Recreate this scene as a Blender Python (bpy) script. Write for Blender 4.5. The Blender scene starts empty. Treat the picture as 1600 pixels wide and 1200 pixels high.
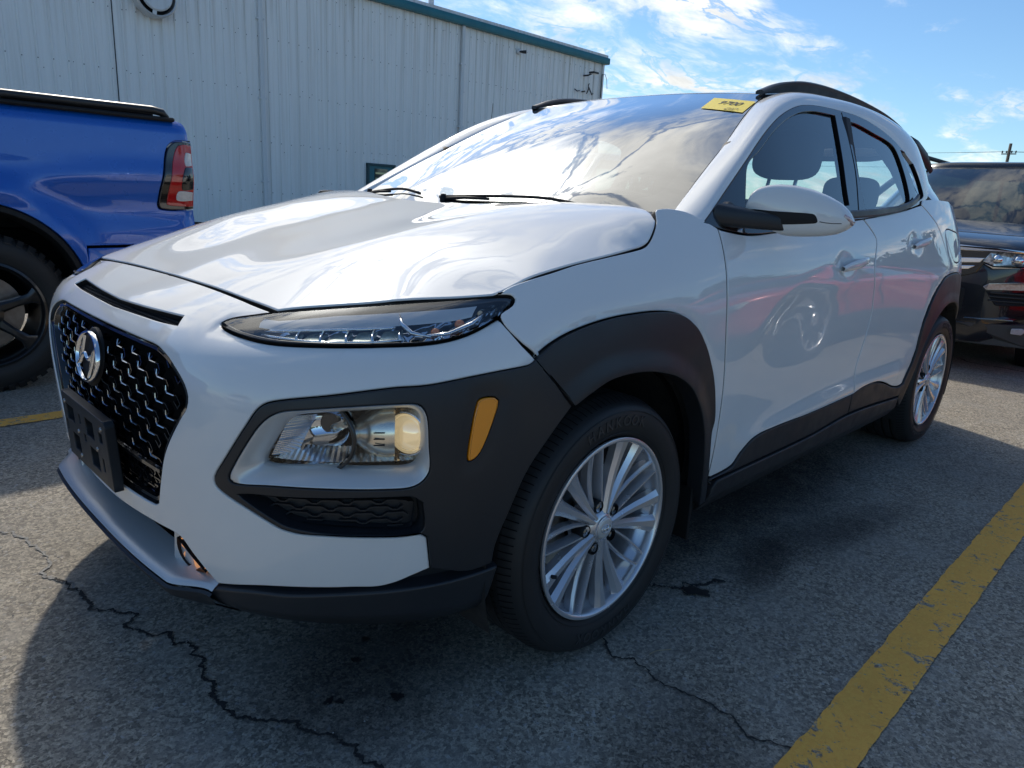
# ---------------------------------------------------------------- camera, world, sun, exposure
import bpy, bmesh, math, random
import numpy as np
from mathutils import Vector, Matrix
from mathutils.geometry import delaunay_2d_cdt
random.seed(7); RNG = np.random.default_rng(7)
SC = bpy.context.scene; COL = SC.collection
cam_d = bpy.data.cameras.new('camera'); cam = bpy.data.objects.new('camera', cam_d); COL.objects.link(cam)
cam_d.sensor_fit = 'HORIZONTAL'; cam_d.sensor_width = 36.0; cam_d.lens = 36.0*1111.8/1600.0
cam_d.clip_start = .05; cam_d.clip_end = 3000
_yaw, _pit, _rol = .7728, -.2536, .0542
_fw = Vector((math.cos(_yaw)*math.cos(_pit), math.sin(_yaw)*math.cos(_pit), math.sin(_pit)))
_rt = Vector((math.sin(_yaw), -math.cos(_yaw), 0)); _up = _rt.cross(_fw)
_r2 = _rt*math.cos(_rol)+_up*math.sin(_rol); _u2 = _up*math.cos(_rol)-_rt*math.sin(_rol)
_m = Matrix((( _r2.x,_u2.x,-_fw.x,-1.2984),(_r2.y,_u2.y,-_fw.y,-1.7977),(_r2.z,_u2.z,-_fw.z,1.0811),(0,0,0,1)))
cam.matrix_world = _m; SC.camera = cam
SUN_EL, SUN_AZ = math.radians(43.0), math.radians(67.0)   # azimuth measured from +x towards +y
SDIR = Vector((math.cos(SUN_EL)*math.cos(SUN_AZ), math.cos(SUN_EL)*math.sin(SUN_AZ), math.sin(SUN_EL)))
wd = bpy.data.worlds.new('World'); SC.world = wd; wd.use_nodes = True
def build_world():
    nt = wd.node_tree; nt.nodes.clear(); N = nt.nodes.new; L = nt.links.new
    def math_(op, a, b=None, clamp=False):
        n = N('ShaderNodeMath'); n.operation = op; n.use_clamp = clamp
        for i, v in enumerate((a, b)):
            if v is None: continue
            if isinstance(v, (int, float)): n.inputs[i].default_value = v
            else: L(v, n.inputs[i])
        return n.outputs[0]
    out = N('ShaderNodeOutputWorld'); bg = N('ShaderNodeBackground'); L(bg.outputs[0], out.inputs[0])
    bg.inputs[1].default_value = .115
    sky = N('ShaderNodeTexSky'); sky.sky_type = 'NISHITA'; sky.sun_disc = False
    sky.sun_elevation = SUN_EL; sky.sun_rotation = math.pi/2-SUN_AZ; sky.air_density = 1.0; sky.dust_density = .15; sky.ozone_density = 2.0
    tc = N('ShaderNodeTexCoord'); sep = N('ShaderNodeSeparateXYZ'); L(tc.outputs['Generated'], sep.inputs[0])
    zz = math_('ADD', math_('MAXIMUM', sep.outputs[2], 0), .13)
    cx = math_('DIVIDE', sep.outputs[0], zz); cy = math_('DIVIDE', sep.outputs[1], zz)
    cmb = N('ShaderNodeCombineXYZ'); L(cx, cmb.inputs[0]); L(cy, cmb.inputs[1])
    mp = N('ShaderNodeMapping'); L(cmb.outputs[0], mp.inputs[0]); mp.inputs['Rotation'].default_value = (0, 0, -.6); mp.inputs['Scale'].default_value = (.8, 1.5, 1); mp.inputs['Location'].default_value = (0.6, 2.2, 0)
    def noise(scale, det, rough, dist=0.):
        n = N('ShaderNodeTexNoise'); n.inputs['Scale'].default_value = scale; n.inputs['Detail'].default_value = det
        n.inputs['Roughness'].default_value = rough; n.inputs['Distortion'].default_value = dist; L(mp.outputs[0], n.inputs['Vector']); return n.outputs[0]
    big = noise(.55, 3, .5); fine = noise(2.3, 10, .62, .4); rip = noise(9., 6, .6, .8)
    dot = N('ShaderNodeVectorMath'); dot.operation = 'DOT_PRODUCT'; L(tc.outputs['Generated'], dot.inputs[0]); dot.inputs[1].default_value = SDIR
    dp = math_('MAXIMUM', dot.outputs['Value'], 0)
    d2 = N('ShaderNodeVectorMath'); d2.operation = 'DOT_PRODUCT'; L(tc.outputs['Generated'], d2.inputs[0]); d2.inputs[1].default_value = (.30, .70, .65)
    near = math_('POWER', math_('MAXIMUM', d2.outputs['Value'], 0), 8)                       # cloud deck gathers round the sun
    v = math_('ADD', math_('ADD', math_('MULTIPLY', big, .95), math_('MULTIPLY', fine, .75)), math_('MULTIPLY', rip, .12))
    v = math_('ADD', v, math_('MULTIPLY', near, .50))
    v = math_('SUBTRACT', v, math_('MULTIPLY', math_('MAXIMUM', math_('SUBTRACT', .35, d2.outputs['Value']), 0), .16))
    low = math_('POWER', math_('SUBTRACT', 1.0, math_('MAXIMUM', sep.outputs[2], 0)), 9)
    v = math_('ADD', v, math_('MULTIPLY', low, .16))
    mr = N('ShaderNodeMapRange'); mr.interpolation_type = 'SMOOTHSTEP'; L(v, mr.inputs[0])
    mr.inputs[1].default_value = .965; mr.inputs[2].default_value = 1.21; mr.inputs[3].default_value = 0; mr.inputs[4].default_value = .93
    vn = N('ShaderNodeTexNoise'); vn.inputs['Scale'].default_value = 1.9; vn.inputs['Detail'].default_value = 9; vn.inputs['Roughness'].default_value = .58; vn.inputs['Distortion'].default_value = .7
    mp2 = N('ShaderNodeMapping'); L(cmb.outputs[0], mp2.inputs[0]); mp2.inputs['Location'].default_value = (3.3, 1.7, 0); mp2.inputs['Rotation'].default_value = (0, 0, .5); mp2.inputs['Scale'].default_value = (1., 1.5, 1); L(mp2.outputs[0], vn.inputs['Vector'])
    rift = N('ShaderNodeMapRange'); rift.interpolation_type = 'SMOOTHSTEP'; L(math_('ABSOLUTE', math_('SUBTRACT', vn.outputs[0], .47)), rift.inputs[0]); rift.inputs[1].default_value = .003; rift.inputs[2].default_value = .030; rift.inputs[3].default_value = .22; rift.inputs[4].default_value = 1.
    mask = math_('MULTIPLY', mr.outputs[0], rift.outputs[0])
    glow = math_('ADD', math_('MULTIPLY', math_('POWER', dp, 90), 12.), math_('MULTIPLY', math_('POWER', dp, 9), .75))
    cb = math_('ADD', 6.3, math_('MULTIPLY', glow, 3.2))
    shade = math_('ADD', .12, math_('MULTIPLY', vn.outputs[0], 1.75))
    cbs = math_('MULTIPLY', cb, shade)
    cc = N('ShaderNodeCombineColor'); 
    L(cbs, cc.inputs[0]); L(math_('MULTIPLY', cbs, .985), cc.inputs[1]); L(math_('MULTIPLY', cbs, .93), cc.inputs[2])
    mix = N('ShaderNodeMix'); mix.data_type = 'RGBA'; L(mask, mix.inputs['Factor']); sm_ = N('ShaderNodeMix'); sm_.data_type = 'RGBA'; sm_.blend_type = 'MULTIPLY'; sm_.inputs['Factor'].default_value = 1; L(sky.outputs[0], sm_.inputs['A']); sm_.inputs['B'].default_value = (.53, .67, .77, 1); L(sm_.outputs['Result'], mix.inputs['A']); L(cc.outputs[0], mix.inputs['B'])
    L(mix.outputs['Result'], bg.inputs[0])
build_world()
sl = bpy.data.lights.new('sun', 'SUN'); sl.energy = 2.0; sl.angle = math.radians(1.4); sl.color = (1.0, .92, .80)
sun = bpy.data.objects.new('sun', sl); COL.objects.link(sun); sun.rotation_euler = SDIR.to_track_quat('Z', 'Y').to_euler()
SC.view_settings.view_transform = 'Standard'; SC.view_settings.look = 'None'; SC.view_settings.exposure = .62; SC.view_settings.gamma = 1
SC.view_settings.use_curve_mapping = False
SC.render.engine = 'CYCLES'
SC.cycles.max_bounces = 10; SC.cycles.transparent_max_bounces = 16

# ---------------------------------------------------------------- helpers
def tag(o, label=None, cat=None, group=None, kind=None):
    if label: o['label'] = label
    if cat: o['category'] = cat
    if group: o['group'] = group
    if kind: o['kind'] = kind
    return o
def empty(name, loc=(0,0,0), rz=0., parent=None):
    o = bpy.data.objects.new(name, None); COL.objects.link(o); o.location = loc; o.rotation_euler = (0, 0, rz)
    o.empty_display_size = .2
    if parent: o.parent = parent
    return o
def mesh(name, V, F, mat, parent=None, N=None, smooth=False, loc=None, rot=None):
    me = bpy.data.meshes.new(name); me.from_pydata([tuple(map(float, v)) for v in V], [], [tuple(int(i) for i in f) for f in F]); me.update()
    if mat is not None:
        for m in (mat if isinstance(mat, (list, tuple)) else [mat]): me.materials.append(m)
    if smooth or N is not None: me.polygons.foreach_set('use_smooth', [True]*len(me.polygons))
    if N is not None:
        N = np.asarray(N, float); N = N/(np.linalg.norm(N, axis=1)[:, None]+1e-12)
        me.normals_split_custom_set_from_vertices([tuple(n) for n in N])
    o = bpy.data.objects.new(name, me); COL.objects.link(o)
    if parent: o.parent = parent
    if loc is not None: o.location = loc
    if rot is not None: o.rotation_euler = rot
    return o
def share(src, name=None, parent=None, M=None):
    o = src.copy(); COL.objects.link(o)
    if name: o.name = name
    if parent is not None: o.parent = parent
    if M is not None: o.matrix_local = M
    return o
SEAMM = None
class MB:
    """collects simple solids into one mesh"""
    def __init__(s): s.V = []; s.F = []; s.mi = []
    def add(s, V, F, mi=0):
        b = len(s.V); s.V += [tuple(v) for v in V]; s.F += [tuple(i+b for i in f) for f in F]; s.mi += [mi]*len(F); return s
    def box(s, c, d, mi=0, R=None):
        P = [(sx*d[0]/2, sy*d[1]/2, sz*d[2]/2) for sx in (-1,1) for sy in (-1,1) for sz in (-1,1)]
        if R is not None: P = [tuple(R @ Vector(p)) for p in P]
        P = [(p[0]+c[0], p[1]+c[1], p[2]+c[2]) for p in P]
        return s.add(P, [(0,1,3,2),(4,6,7,5),(0,4,5,1),(2,3,7,6),(0,2,6,4),(1,5,7,3)], mi)
    def bbox(s, c, d, b, mi=0):
        """box with chamfered long edges: an octagonal prism along its longest axis"""
        ax = int(np.argmax(d)); o = [i for i in range(3) if i != ax]; h = [x/2 for x in d]
        pr = [(h[o[0]]-b, h[o[1]]), (h[o[0]], h[o[1]]-b), (h[o[0]], -h[o[1]]+b), (h[o[0]]-b, -h[o[1]]), (-h[o[0]]+b, -h[o[1]]), (-h[o[0]], -h[o[1]]+b), (-h[o[0]], h[o[1]]-b), (-h[o[0]]+b, h[o[1]])]
        V = []
        for e, sh in ((-h[ax], .8), (-h[ax]+b, 1), (h[ax]-b, 1), (h[ax], .8)):
            for p in pr:
                q = [0,0,0]; q[ax] = e; q[o[0]] = p[0]*sh if sh < 1 else p[0]; q[o[1]] = p[1]*sh if sh < 1 else p[1]
                V.append((q[0]+c[0], q[1]+c[1], q[2]+c[2]))
        F = [tuple(range(8)), tuple(range(24, 32))[::-1]]
        for k in range(3):
            for i in range(8): F.append((k*8+i, k*8+(i+1)%8, k*8+8+(i+1)%8, k*8+8+i))
        return s.add(V, F, mi)
    def tube(s, pts, r, n=8, mi=0, caps=True, sq=None):
        pts = [Vector(p) for p in pts]; V = []; F = []; k = len(pts)
        rr = r if isinstance(r, (list, tuple)) else [r]*k; up = Vector((0,0,1))
        for i, p in enumerate(pts):
            t = (pts[min(i+1, k-1)]-pts[max(i-1, 0)]).normalized()
            a = t.cross(up)
            if a.length < 1e-3: a = t.cross(Vector((0,1,0)))
            a.normalize(); b = t.cross(a)
            for j in range(n):
                w = 2*math.pi*j/n; sx = sq[0] if sq else 1; sy = sq[1] if sq else 1
                V.append(p+a*(math.cos(w)*rr[i]*sx)+b*(math.sin(w)*rr[i]*sy))
        for i in range(k-1):
            for j in range(n): F.append((i*n+j, i*n+(j+1)%n, (i+1)*n+(j+1)%n, (i+1)*n+j))
        if caps: F.append(tuple(range(n))[::-1]); F.append(tuple((k-1)*n+j for j in range(n)))
        return s.add(V, F, mi)
    def lathe(s, prof, n=64, axis='Y', c=(0,0,0), mi=0, closed=False, caps=False):
        V = []; F = []; k = len(prof)
        for j in range(n):
            w = 2*math.pi*j/n; cw, sw = math.cos(w), math.sin(w)
            for r, h in prof:
                if axis == 'Y': V.append((c[0]+r*cw, c[1]+h, c[2]+r*sw))
                elif axis == 'Z': V.append((c[0]+r*cw, c[1]+r*sw, c[2]+h))
                else: V.append((c[0]+h, c[1]+r*cw, c[2]+r*sw))
        kk = k if closed else k-1
        for j in range(n):
            for i in range(kk):
                a, b = j*k+i, j*k+(i+1)%k; c2, d = ((j+1)%n)*k+(i+1)%k, ((j+1)%n)*k+i
                F.append((a, b, c2, d))
        if caps: F.append(tuple(j*k for j in range(n))); F.append(tuple(j*k+k-1 for j in range(n))[::-1])
        return s.add(V, F, mi)
    def grid(s, P, mi=0, flip=False):
        P = np.asarray(P); a, b = P.shape[:2]; F = []
        for i in range(a-1):
            for j in range(b-1):
                q = (i*b+j, i*b+j+1, (i+1)*b+j+1, (i+1)*b+j); F.append(q[::-1] if flip else q)
        return s.add(P.reshape(-1, 3), F, mi)
    def build(s, name, mat, parent=None, smooth=False, loc=None, rot=None, bevel=None, auto=None, mirror=False):
        res = []
        for k in ((1, -1) if mirror else (1,)):
            V = [(v[0], v[1]*k, v[2]) for v in s.V]; F = s.F if k == 1 else [f[::-1] for f in s.F]
            o = mesh(name, V, F, mat, parent, smooth=smooth or auto is not None, loc=loc, rot=rot)
            if isinstance(mat, (list, tuple)): o.data.polygons.foreach_set('material_index', s.mi)
            bm = bmesh.new(); bm.from_mesh(o.data)
            bmesh.ops.remove_doubles(bm, verts=bm.verts, dist=1e-6)
            bmesh.ops.recalc_face_normals(bm, faces=bm.faces)
            bm.to_mesh(o.data); bm.free()
            if auto is not None:
                o.data.set_sharp_from_angle(angle=math.radians(auto))
            if bevel:
                m = o.modifiers.new('bevel', 'BEVEL'); m.width = bevel; m.segments = 2; m.limit_method = 'ANGLE'; m.angle_limit = math.radians(35)
                m.harden_normals = False
            res.append(o)
        return res[0] if len(res) == 1 else res

# ---------------------------------------------------------------- materials
def mat_(name, col=(.5,.5,.5), rough=.5, metal=0., coat=0., coat_r=.03, spec=.5, ior=1.5, emit=None, es=1., trans=0., noise=None, bump=None, rvar=0., rscale=20., alpha=1., flake=None):
    m = bpy.data.materials.new(name); m.use_nodes = True; nt = m.node_tree; b = nt.nodes['Principled BSDF']; N = nt.nodes.new; L = nt.links.new
    b.inputs['Base Color'].default_value = (*col, 1); b.inputs['Roughness'].default_value = rough; b.inputs['Metallic'].default_value = metal
    b.inputs['Coat Weight'].default_value = coat; b.inputs['Coat Roughness'].default_value = coat_r; b.inputs['IOR'].default_value = ior
    b.inputs['Specular IOR Level'].default_value = spec; b.inputs['Transmission Weight'].default_value = trans; b.inputs['Alpha'].default_value = alpha
    if emit: b.inputs['Emission Color'].default_value = (*emit, 1); b.inputs['Emission Strength'].default_value = es
    tc = N('ShaderNodeTexCoord')
    if noise:   # (scale, amount, second colour)
        n = N('ShaderNodeTexNoise'); n.inputs['Scale'].default_value = noise[0]; n.inputs['Detail'].default_value = 6; L(tc.outputs['Object'], n.inputs['Vector'])
        mx = N('ShaderNodeMix'); mx.data_type = 'RGBA'; mx.inputs['A'].default_value = (*col, 1); mx.inputs['B'].default_value = (*noise[2], 1)
        r = N('ShaderNodeMapRange'); L(n.outputs[0], r.inputs[0]); r.inputs[1].default_value = .35; r.inputs[2].default_value = .75; r.inputs[4].default_value = noise[1]
        L(r.outputs[0], mx.inputs['Factor']); L(mx.outputs['Result'], b.inputs['Base Color'])
    if bump:    # (scale, strength, distance)
        n = N('ShaderNodeTexNoise'); n.inputs['Scale'].default_value = bump[0]; n.inputs['Detail'].default_value = 4; L(tc.outputs['Object'], n.inputs['Vector'])
        bp = N('ShaderNodeBump'); bp.inputs['Strength'].default_value = bump[1]; bp.inputs['Distance'].default_value = bump[2]; L(n.outputs[0], bp.inputs['Height']); L(bp.outputs[0], b.inputs['Normal'])
    if rvar:
        n = N('ShaderNodeTexNoise'); n.inputs['Scale'].default_value = rscale; n.inputs['Detail'].default_value = 5; L(tc.outputs['Object'], n.inputs['Vector'])
        r = N('ShaderNodeMapRange'); L(n.outputs[0], r.inputs[0]); r.inputs[1].default_value = .3; r.inputs[2].default_value = .7
        r.inputs[3].default_value = max(rough-rvar, .01); r.inputs[4].default_value = rough+rvar; L(r.outputs[0], b.inputs['Roughness'])
    return m
def glass_mat(name, tint=(.8,.85,.85), rough=0., ior=1.5, boost=1.):
    """thin pane: tinted see-through plus a clear mirror reflection that grows with the angle"""
    m = bpy.data.materials.new(name); m.use_nodes = True; nt = m.node_tree; nt.nodes.clear(); N = nt.nodes.new; L = nt.links.new
    o = N('ShaderNodeOutputMaterial'); t = N('ShaderNodeBsdfTransparent'); t.inputs[0].default_value = (*tint, 1)
    g = N('ShaderNodeBsdfGlossy'); g.inputs['Roughness'].default_value = rough; g.inputs['Color'].default_value = (1, 1, 1, 1)
    F0 = ((ior-1)/(ior+1))**2; ge = N('ShaderNodeNewGeometry'); dt = N('ShaderNodeVectorMath'); dt.operation = 'DOT_PRODUCT'; L(ge.outputs['Normal'], dt.inputs[0]); L(ge.outputs['Incoming'], dt.inputs[1])
    def ma(op, x, y, cl=False):
        n = N('ShaderNodeMath'); n.operation = op; n.use_clamp = cl
        for i, v in enumerate((x, y)):
            if isinstance(v, (int, float)): n.inputs[i].default_value = v
            else: L(v, n.inputs[i])
        return n.outputs[0]
    c_ = ma('POWER', ma('SUBTRACT', 1., ma('ABSOLUTE', dt.outputs['Value'], 0.), True), 5.)
    mu = N('ShaderNodeMath'); mu.operation = 'MULTIPLY'; mu.use_clamp = True; L(ma('ADD', ma('MULTIPLY', c_, 1-F0), F0), mu.inputs[0]); mu.inputs[1].default_value = boost
    mx = N('ShaderNodeMixShader'); L(mu.outputs[0], mx.inputs[0]); L(t.outputs[0], mx.inputs[1]); L(g.outputs[0], mx.inputs[2]); L(mx.outputs[0], o.inputs[0])
    return m
WHITE = mat_('white_paint', (.75,.75,.745), .6, coat=1., coat_r=.006, spec=.1, noise=(2.2,.5,(.68,.675,.66)))
WHITE.node_tree.nodes['Principled BSDF'].inputs['Coat IOR'].default_value = 1.6
CLAD = mat_('dark_grey_plastic', (.017,.019,.023), .40, spec=.42, rvar=.07, rscale=9, bump=(900,.25,.0005), noise=(5,.6,(.028,.030,.033)))
CLAD2 = mat_('worn_dark_plastic', (.020,.021,.024), .5, spec=.4, rvar=.08, bump=(700,.15,.0004), noise=(6,.5,(.042,.041,.040)))
GLOSSBLK = mat_('gloss_black', (.008,.008,.009), .12, coat=.6)
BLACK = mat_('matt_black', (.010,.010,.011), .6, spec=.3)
SHELL = mat_('inner_dark', (.004,.004,.004), .9, spec=.1)
CHROME = mat_('chrome', (.82,.83,.85), .05, 1.)
SATIN = mat_('satin_silver', (.58,.585,.60), .33, 1., rvar=.05)
SATINP = mat_('satin_silver_paint', (.60,.59,.575), .34, .35, coat=.3, coat_r=.25)
ALLOY = mat_('alloy_paint', (.66,.66,.69), .24, .65, coat=.6, coat_r=.08, rvar=.04, noise=(9,.3,(.58,.57,.58)))
RUBBER = mat_('tyre_rubber', (.020,.020,.021), .55, spec=.35, rvar=.1, rscale=5, noise=(5,.5,(.030,.028,.026)), bump=(60,.1,.001))
SEAL = mat_('rubber_seal', (.006,.006,.007), .9, spec=.1)
AMBER = mat_('amber_reflector', (.95,.30,.008), .25, coat=.8, coat_r=.05)
AMBERB = mat_('amber_bulb', (.75,.20,.04), .15, coat=1.)
WINDSH = glass_mat('windshield_glass', (.30,.34,.34), 0., 1.75, 2.5)
SIDEGL = glass_mat('side_glass', (.80,.88,.88), 0., 1.6, 1.5)
COVER = glass_mat('lamp_cover', (.95,.96,.97), 0., 1.75, 1.3)
LENS = glass_mat('lamp_lens', (.93,.94,.95), 0., 1.5, 1.)
STEEL = mat_('brake_steel', (.35,.34,.33), .35, 1., noise=(30,.6,(.20,.17,.15)))
SEAT = mat_('seat_fabric', (.022,.023,.025), .85)
TRIM = mat_('interior_trim', (.014,.014,.015), .7)


# ---------------------------------------------------------------- body surface tables

def bsw(t, n):
    """clamped-ish uniform cubic B-spline weights: control indices -1..n extrapolated; t in [0,n-1]"""
    t=np.clip(np.asarray(t,float),0,n-1-1e-9); i=np.floor(t).astype(int); f=t-i
    w=[(1-f)**3/6,(3*f**3-6*f**2+4)/6,(-3*f**3+3*f**2+3*f+1)/6,f**3/6]
    W=np.zeros((len(t),n)); r=np.arange(len(t))
    for k in range(4):
        j=i+k-1
        lo=j<0; hi=j>n-1; ok=~(lo|hi)
        W[r[ok],j[ok]]+=w[k][ok]
        W[r[lo],0]+=2*w[k][lo]; W[r[lo],1]-=w[k][lo]
        W[r[hi],n-1]+=2*w[k][hi]; W[r[hi],n-2]-=w[k][hi]
    return W
# lower-body skin: rows = heights, columns = stations round the plan outline (x rearward, y to the near side positive here)
ZL=[.18,.24,.30,.36,.42,.49,.56,.63,.70,.76,.81,.85,.89,.94,.99,1.04,1.09,1.14,1.19]
ST={ # z: list of (x,y) at the 7 front stations, nose to the arch
.18:[(-.80,0),(-.798,.2),(-.782,.37),(-.735,.51),(-.652,.625),(-.55,.72),(-.44,.785)],
.24:[(-.818,0),(-.815,.2),(-.80,.38),(-.762,.535),(-.675,.65),(-.57,.748),(-.455,.815)],
.30:[(-.826,0),(-.823,.2),(-.81,.385),(-.78,.545),(-.697,.665),(-.588,.76),(-.465,.825)],
.36:[(-.838,0),(-.834,.2),(-.82,.39),(-.788,.555),(-.708,.675),(-.60,.77),(-.475,.835)],
.42:[(-.845,0),(-.841,.2),(-.826,.395),(-.793,.56),(-.715,.683),(-.606,.778),(-.482,.842)],
.49:[(-.85,0),(-.846,.2),(-.831,.4),(-.797,.565),(-.72,.688),(-.611,.783),(-.486,.847)],
.56:[(-.852,0),(-.848,.2),(-.834,.4),(-.80,.57),(-.724,.691),(-.614,.786),(-.488,.85)],
.63:[(-.852,0),(-.848,.2),(-.834,.4),(-.802,.572),(-.726,.692),(-.616,.786),(-.49,.85)],
.70:[(-.848,0),(-.844,.2),(-.83,.4),(-.80,.57),(-.725,.69),(-.616,.784),(-.49,.848)],
.76:[(-.83,0),(-.827,.2),(-.815,.395),(-.785,.562),(-.715,.68),(-.608,.775),(-.484,.84)],
.81:[(-.785,0),(-.784,.2),(-.777,.387),(-.752,.55),(-.69,.662),(-.59,.755),(-.47,.825)],
.85:[(-.69,0),(-.692,.2),(-.695,.375),(-.68,.535),(-.63,.645),(-.545,.735),(-.44,.808)],
.89:[(-.57,0),(-.573,.2),(-.578,.36),(-.57,.51),(-.53,.62),(-.46,.71),(-.375,.782)],
.94:[(-.40,0),(-.403,.2),(-.41,.35),(-.405,.49),(-.375,.595),(-.33,.68),(-.27,.75)],
}
for z,dx in ((.99,.16),(1.04,.3),(1.09,.42),(1.14,.52),(1.19,.62)):
    ST[z]=[(x+dx,y*(1-.18*dx)) for x,y in ST[.94]]
# side stations x and half width y by height
SX=[-.33,-.17,0.,.2,.4,.65,.95,1.25,1.55,1.85,2.1,2.3,2.45,2.6,2.75,2.9]
SY={
.18:[.815,.82,.825,.83,.835,.835,.835,.835,.835,.835,.835,.835,.832,.83,.825,.80],
.24:[.845,.85,.852,.855,.858,.858,.858,.858,.858,.858,.858,.858,.858,.855,.85,.825],
.30:[.862,.872,.875,.876,.876,.873,.872,.872,.872,.873,.876,.878,.878,.876,.868,.84],
.36:[.87,.88,.885,.886,.884,.880,.878,.878,.878,.880,.884,.886,.887,.885,.876,.85],
.42:[.876,.886,.89,.892,.888,.882,.879,.879,.880,.883,.888,.892,.893,.89,.88,.856],
.49:[.88,.889,.894,.896,.890,0.883,0.881,0.881,0.882,0.886,.891,.896,.897,.893,.884,.86],
.56:[.883,.892,.897,.898,.891,0.885,0.883,0.883,0.885,0.888,.893,.899,.90,.895,.886,.862],
.63:[.884,.893,.898,.899,.891,0.886,0.885,0.885,0.886,0.89,.895,.90,.901,.896,.886,.862],
.70:[.882,.891,.897,.898,.891,0.887,0.886,0.886,0.888,0.891,.895,.90,.90,.895,.885,.86],
.76:[.874,.886,.893,.896,.891,0.888,0.887,0.888,0.89,0.892,.894,.897,.896,.891,.881,.857],
.81:[.862,.877,.887,.893,.891,.887,.887,.889,.891,.893,.893,.893,.891,.886,.876,.852],
.85:[.846,.865,.88,.888,.889,.888,.890,.893,.894,.893,.891,.889,.886,.880,.870,.846],
.89:[.823,.848,.868,.88,.884,.885,.887,.890,.891,.89,.887,.884,.880,.873,.862,.838],
.94:[.792,.822,.846,.864,.872,.874,.876,.878,.880,.880,.879,.876,.871,.863,.852,.828],
.99:[.75,.785,.815,.84,.855,.858,.859,.861,.864,.866,.867,.865,.86,.852,.84,.815],
1.04:[.70,.74,.775,.808,.832,.838,.839,.841,.844,.848,.851,.85,.846,.838,.826,.80],
1.09:[.66,.70,.74,.775,.805,.815,.817,.819,.822,.826,.830,.831,.828,.82,.808,.782],
1.14:[.62,.66,.70,.74,.778,.79,.793,.795,.798,.802,.807,.808,.806,.799,.787,.76],
1.19:[.58,.62,.66,.705,.75,.765,.768,.77,.773,.778,.783,.785,.783,.776,.764,.74],
}
def rear(z,y0):
    k=1-max(0,(z-.8))*.35
    return [(3.06+0*z,y0-.06),(3.19*1,y0*k-.15),(3.27,y0*k-.30),(3.31,y0*k-.5),(3.33,.15),(3.335,0)]
GX=[];GY=[]
for z in ZL:
    pts=list(ST[z])+list(zip(SX,SY[z]))+rear(z,SY[z][-1])
    GX.append([a for a,b in pts]);GY.append([b for a,b in pts])
GX=np.array(GX);GY=np.array(GY)
NU=GX.shape[1];NZ=len(ZL);ZLa=np.array(ZL)
def S1(u,z,off=0.):
    """u = station index (float, negative mirrors to the far side), z = height parameter -> points (n,3). near side is -Y"""
    u=np.asarray(u,float);z=np.asarray(z,float)*np.ones(u.shape);s=np.where(u<0,-1.,1.);a=np.abs(u)
    def ev(a,z):
        # z param -> row coordinate (rows are non-uniform: invert through table)
        tz=np.interp(z,ZLa,np.arange(NZ))
        # mirrored control column for smooth nose
        Wu=bsw(a+1,NU+1); Wz=bsw(tz,NZ)
        X=np.concatenate([GX[:,1:2],GX],1);Y=np.concatenate([-GY[:,1:2],GY],1)
        x=np.einsum('nj,ji,ni->n',Wz,X,Wu);y=np.einsum('nj,ji,ni->n',Wz,Y,Wu);zz=Wz@ZLa
        return np.stack([x,-y,zz],1)
    P=ev(a,z)
    if np.any(off):
        e=.02
        du=ev(a+e,z)-ev(np.maximum(a-e,0),z);dz=ev(a,z+.004)-ev(a,z-.004)
        n=np.cross(du,dz);n/=np.linalg.norm(n,axis=1)[:,None]+1e-12
        P=P+n*(np.asarray(off)*np.ones(len(P)))[:,None]
    P[:,1]*=s
    return P

def yb(x):
    x=np.asarray(x,float)
    return .838-.05*(np.maximum(.95-x,0)/.95)**2-.05*(np.maximum(x-2.,0)/.7)**2
def G(x,z):
    "half width of the glasshouse side at (x, z)"
    return yb(x)-.40*(z-1.05)-.05*(z-1.05)**2
class TPS:
    "smoothed thin plate spline height field through scattered (x, y, z)"
    def __init__(s,pts,lam=1e-5):
        P=np.array(pts,float); m=P[:,1]>1e-6
        P=np.vstack([P,P[m]*[1,-1,1]]); s.c=P[:,:2]; n=len(P)
        K=s.k(s.c,s.c)+lam*np.eye(n); A=np.hstack([np.ones((n,1)),s.c])
        M=np.block([[K,A],[A.T,np.zeros((3,3))]]); s.w=np.linalg.solve(M,np.concatenate([P[:,2],np.zeros(3)]))
    def k(s,a,b):
        r2=((a[:,None]-b[None])**2).sum(2); return .5*r2*np.log(r2+1e-12)
    def __call__(s,x,y):
        q=np.stack([np.ravel(x),np.ravel(y)],1); o=np.empty(len(q))
        for i in range(0,len(q),4000):
            a=q[i:i+4000]; o[i:i+4000]=s.k(a,s.c)@s.w[:-3]+s.w[-3]+a@s.w[-2:]
        return o.reshape(np.shape(x))
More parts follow.
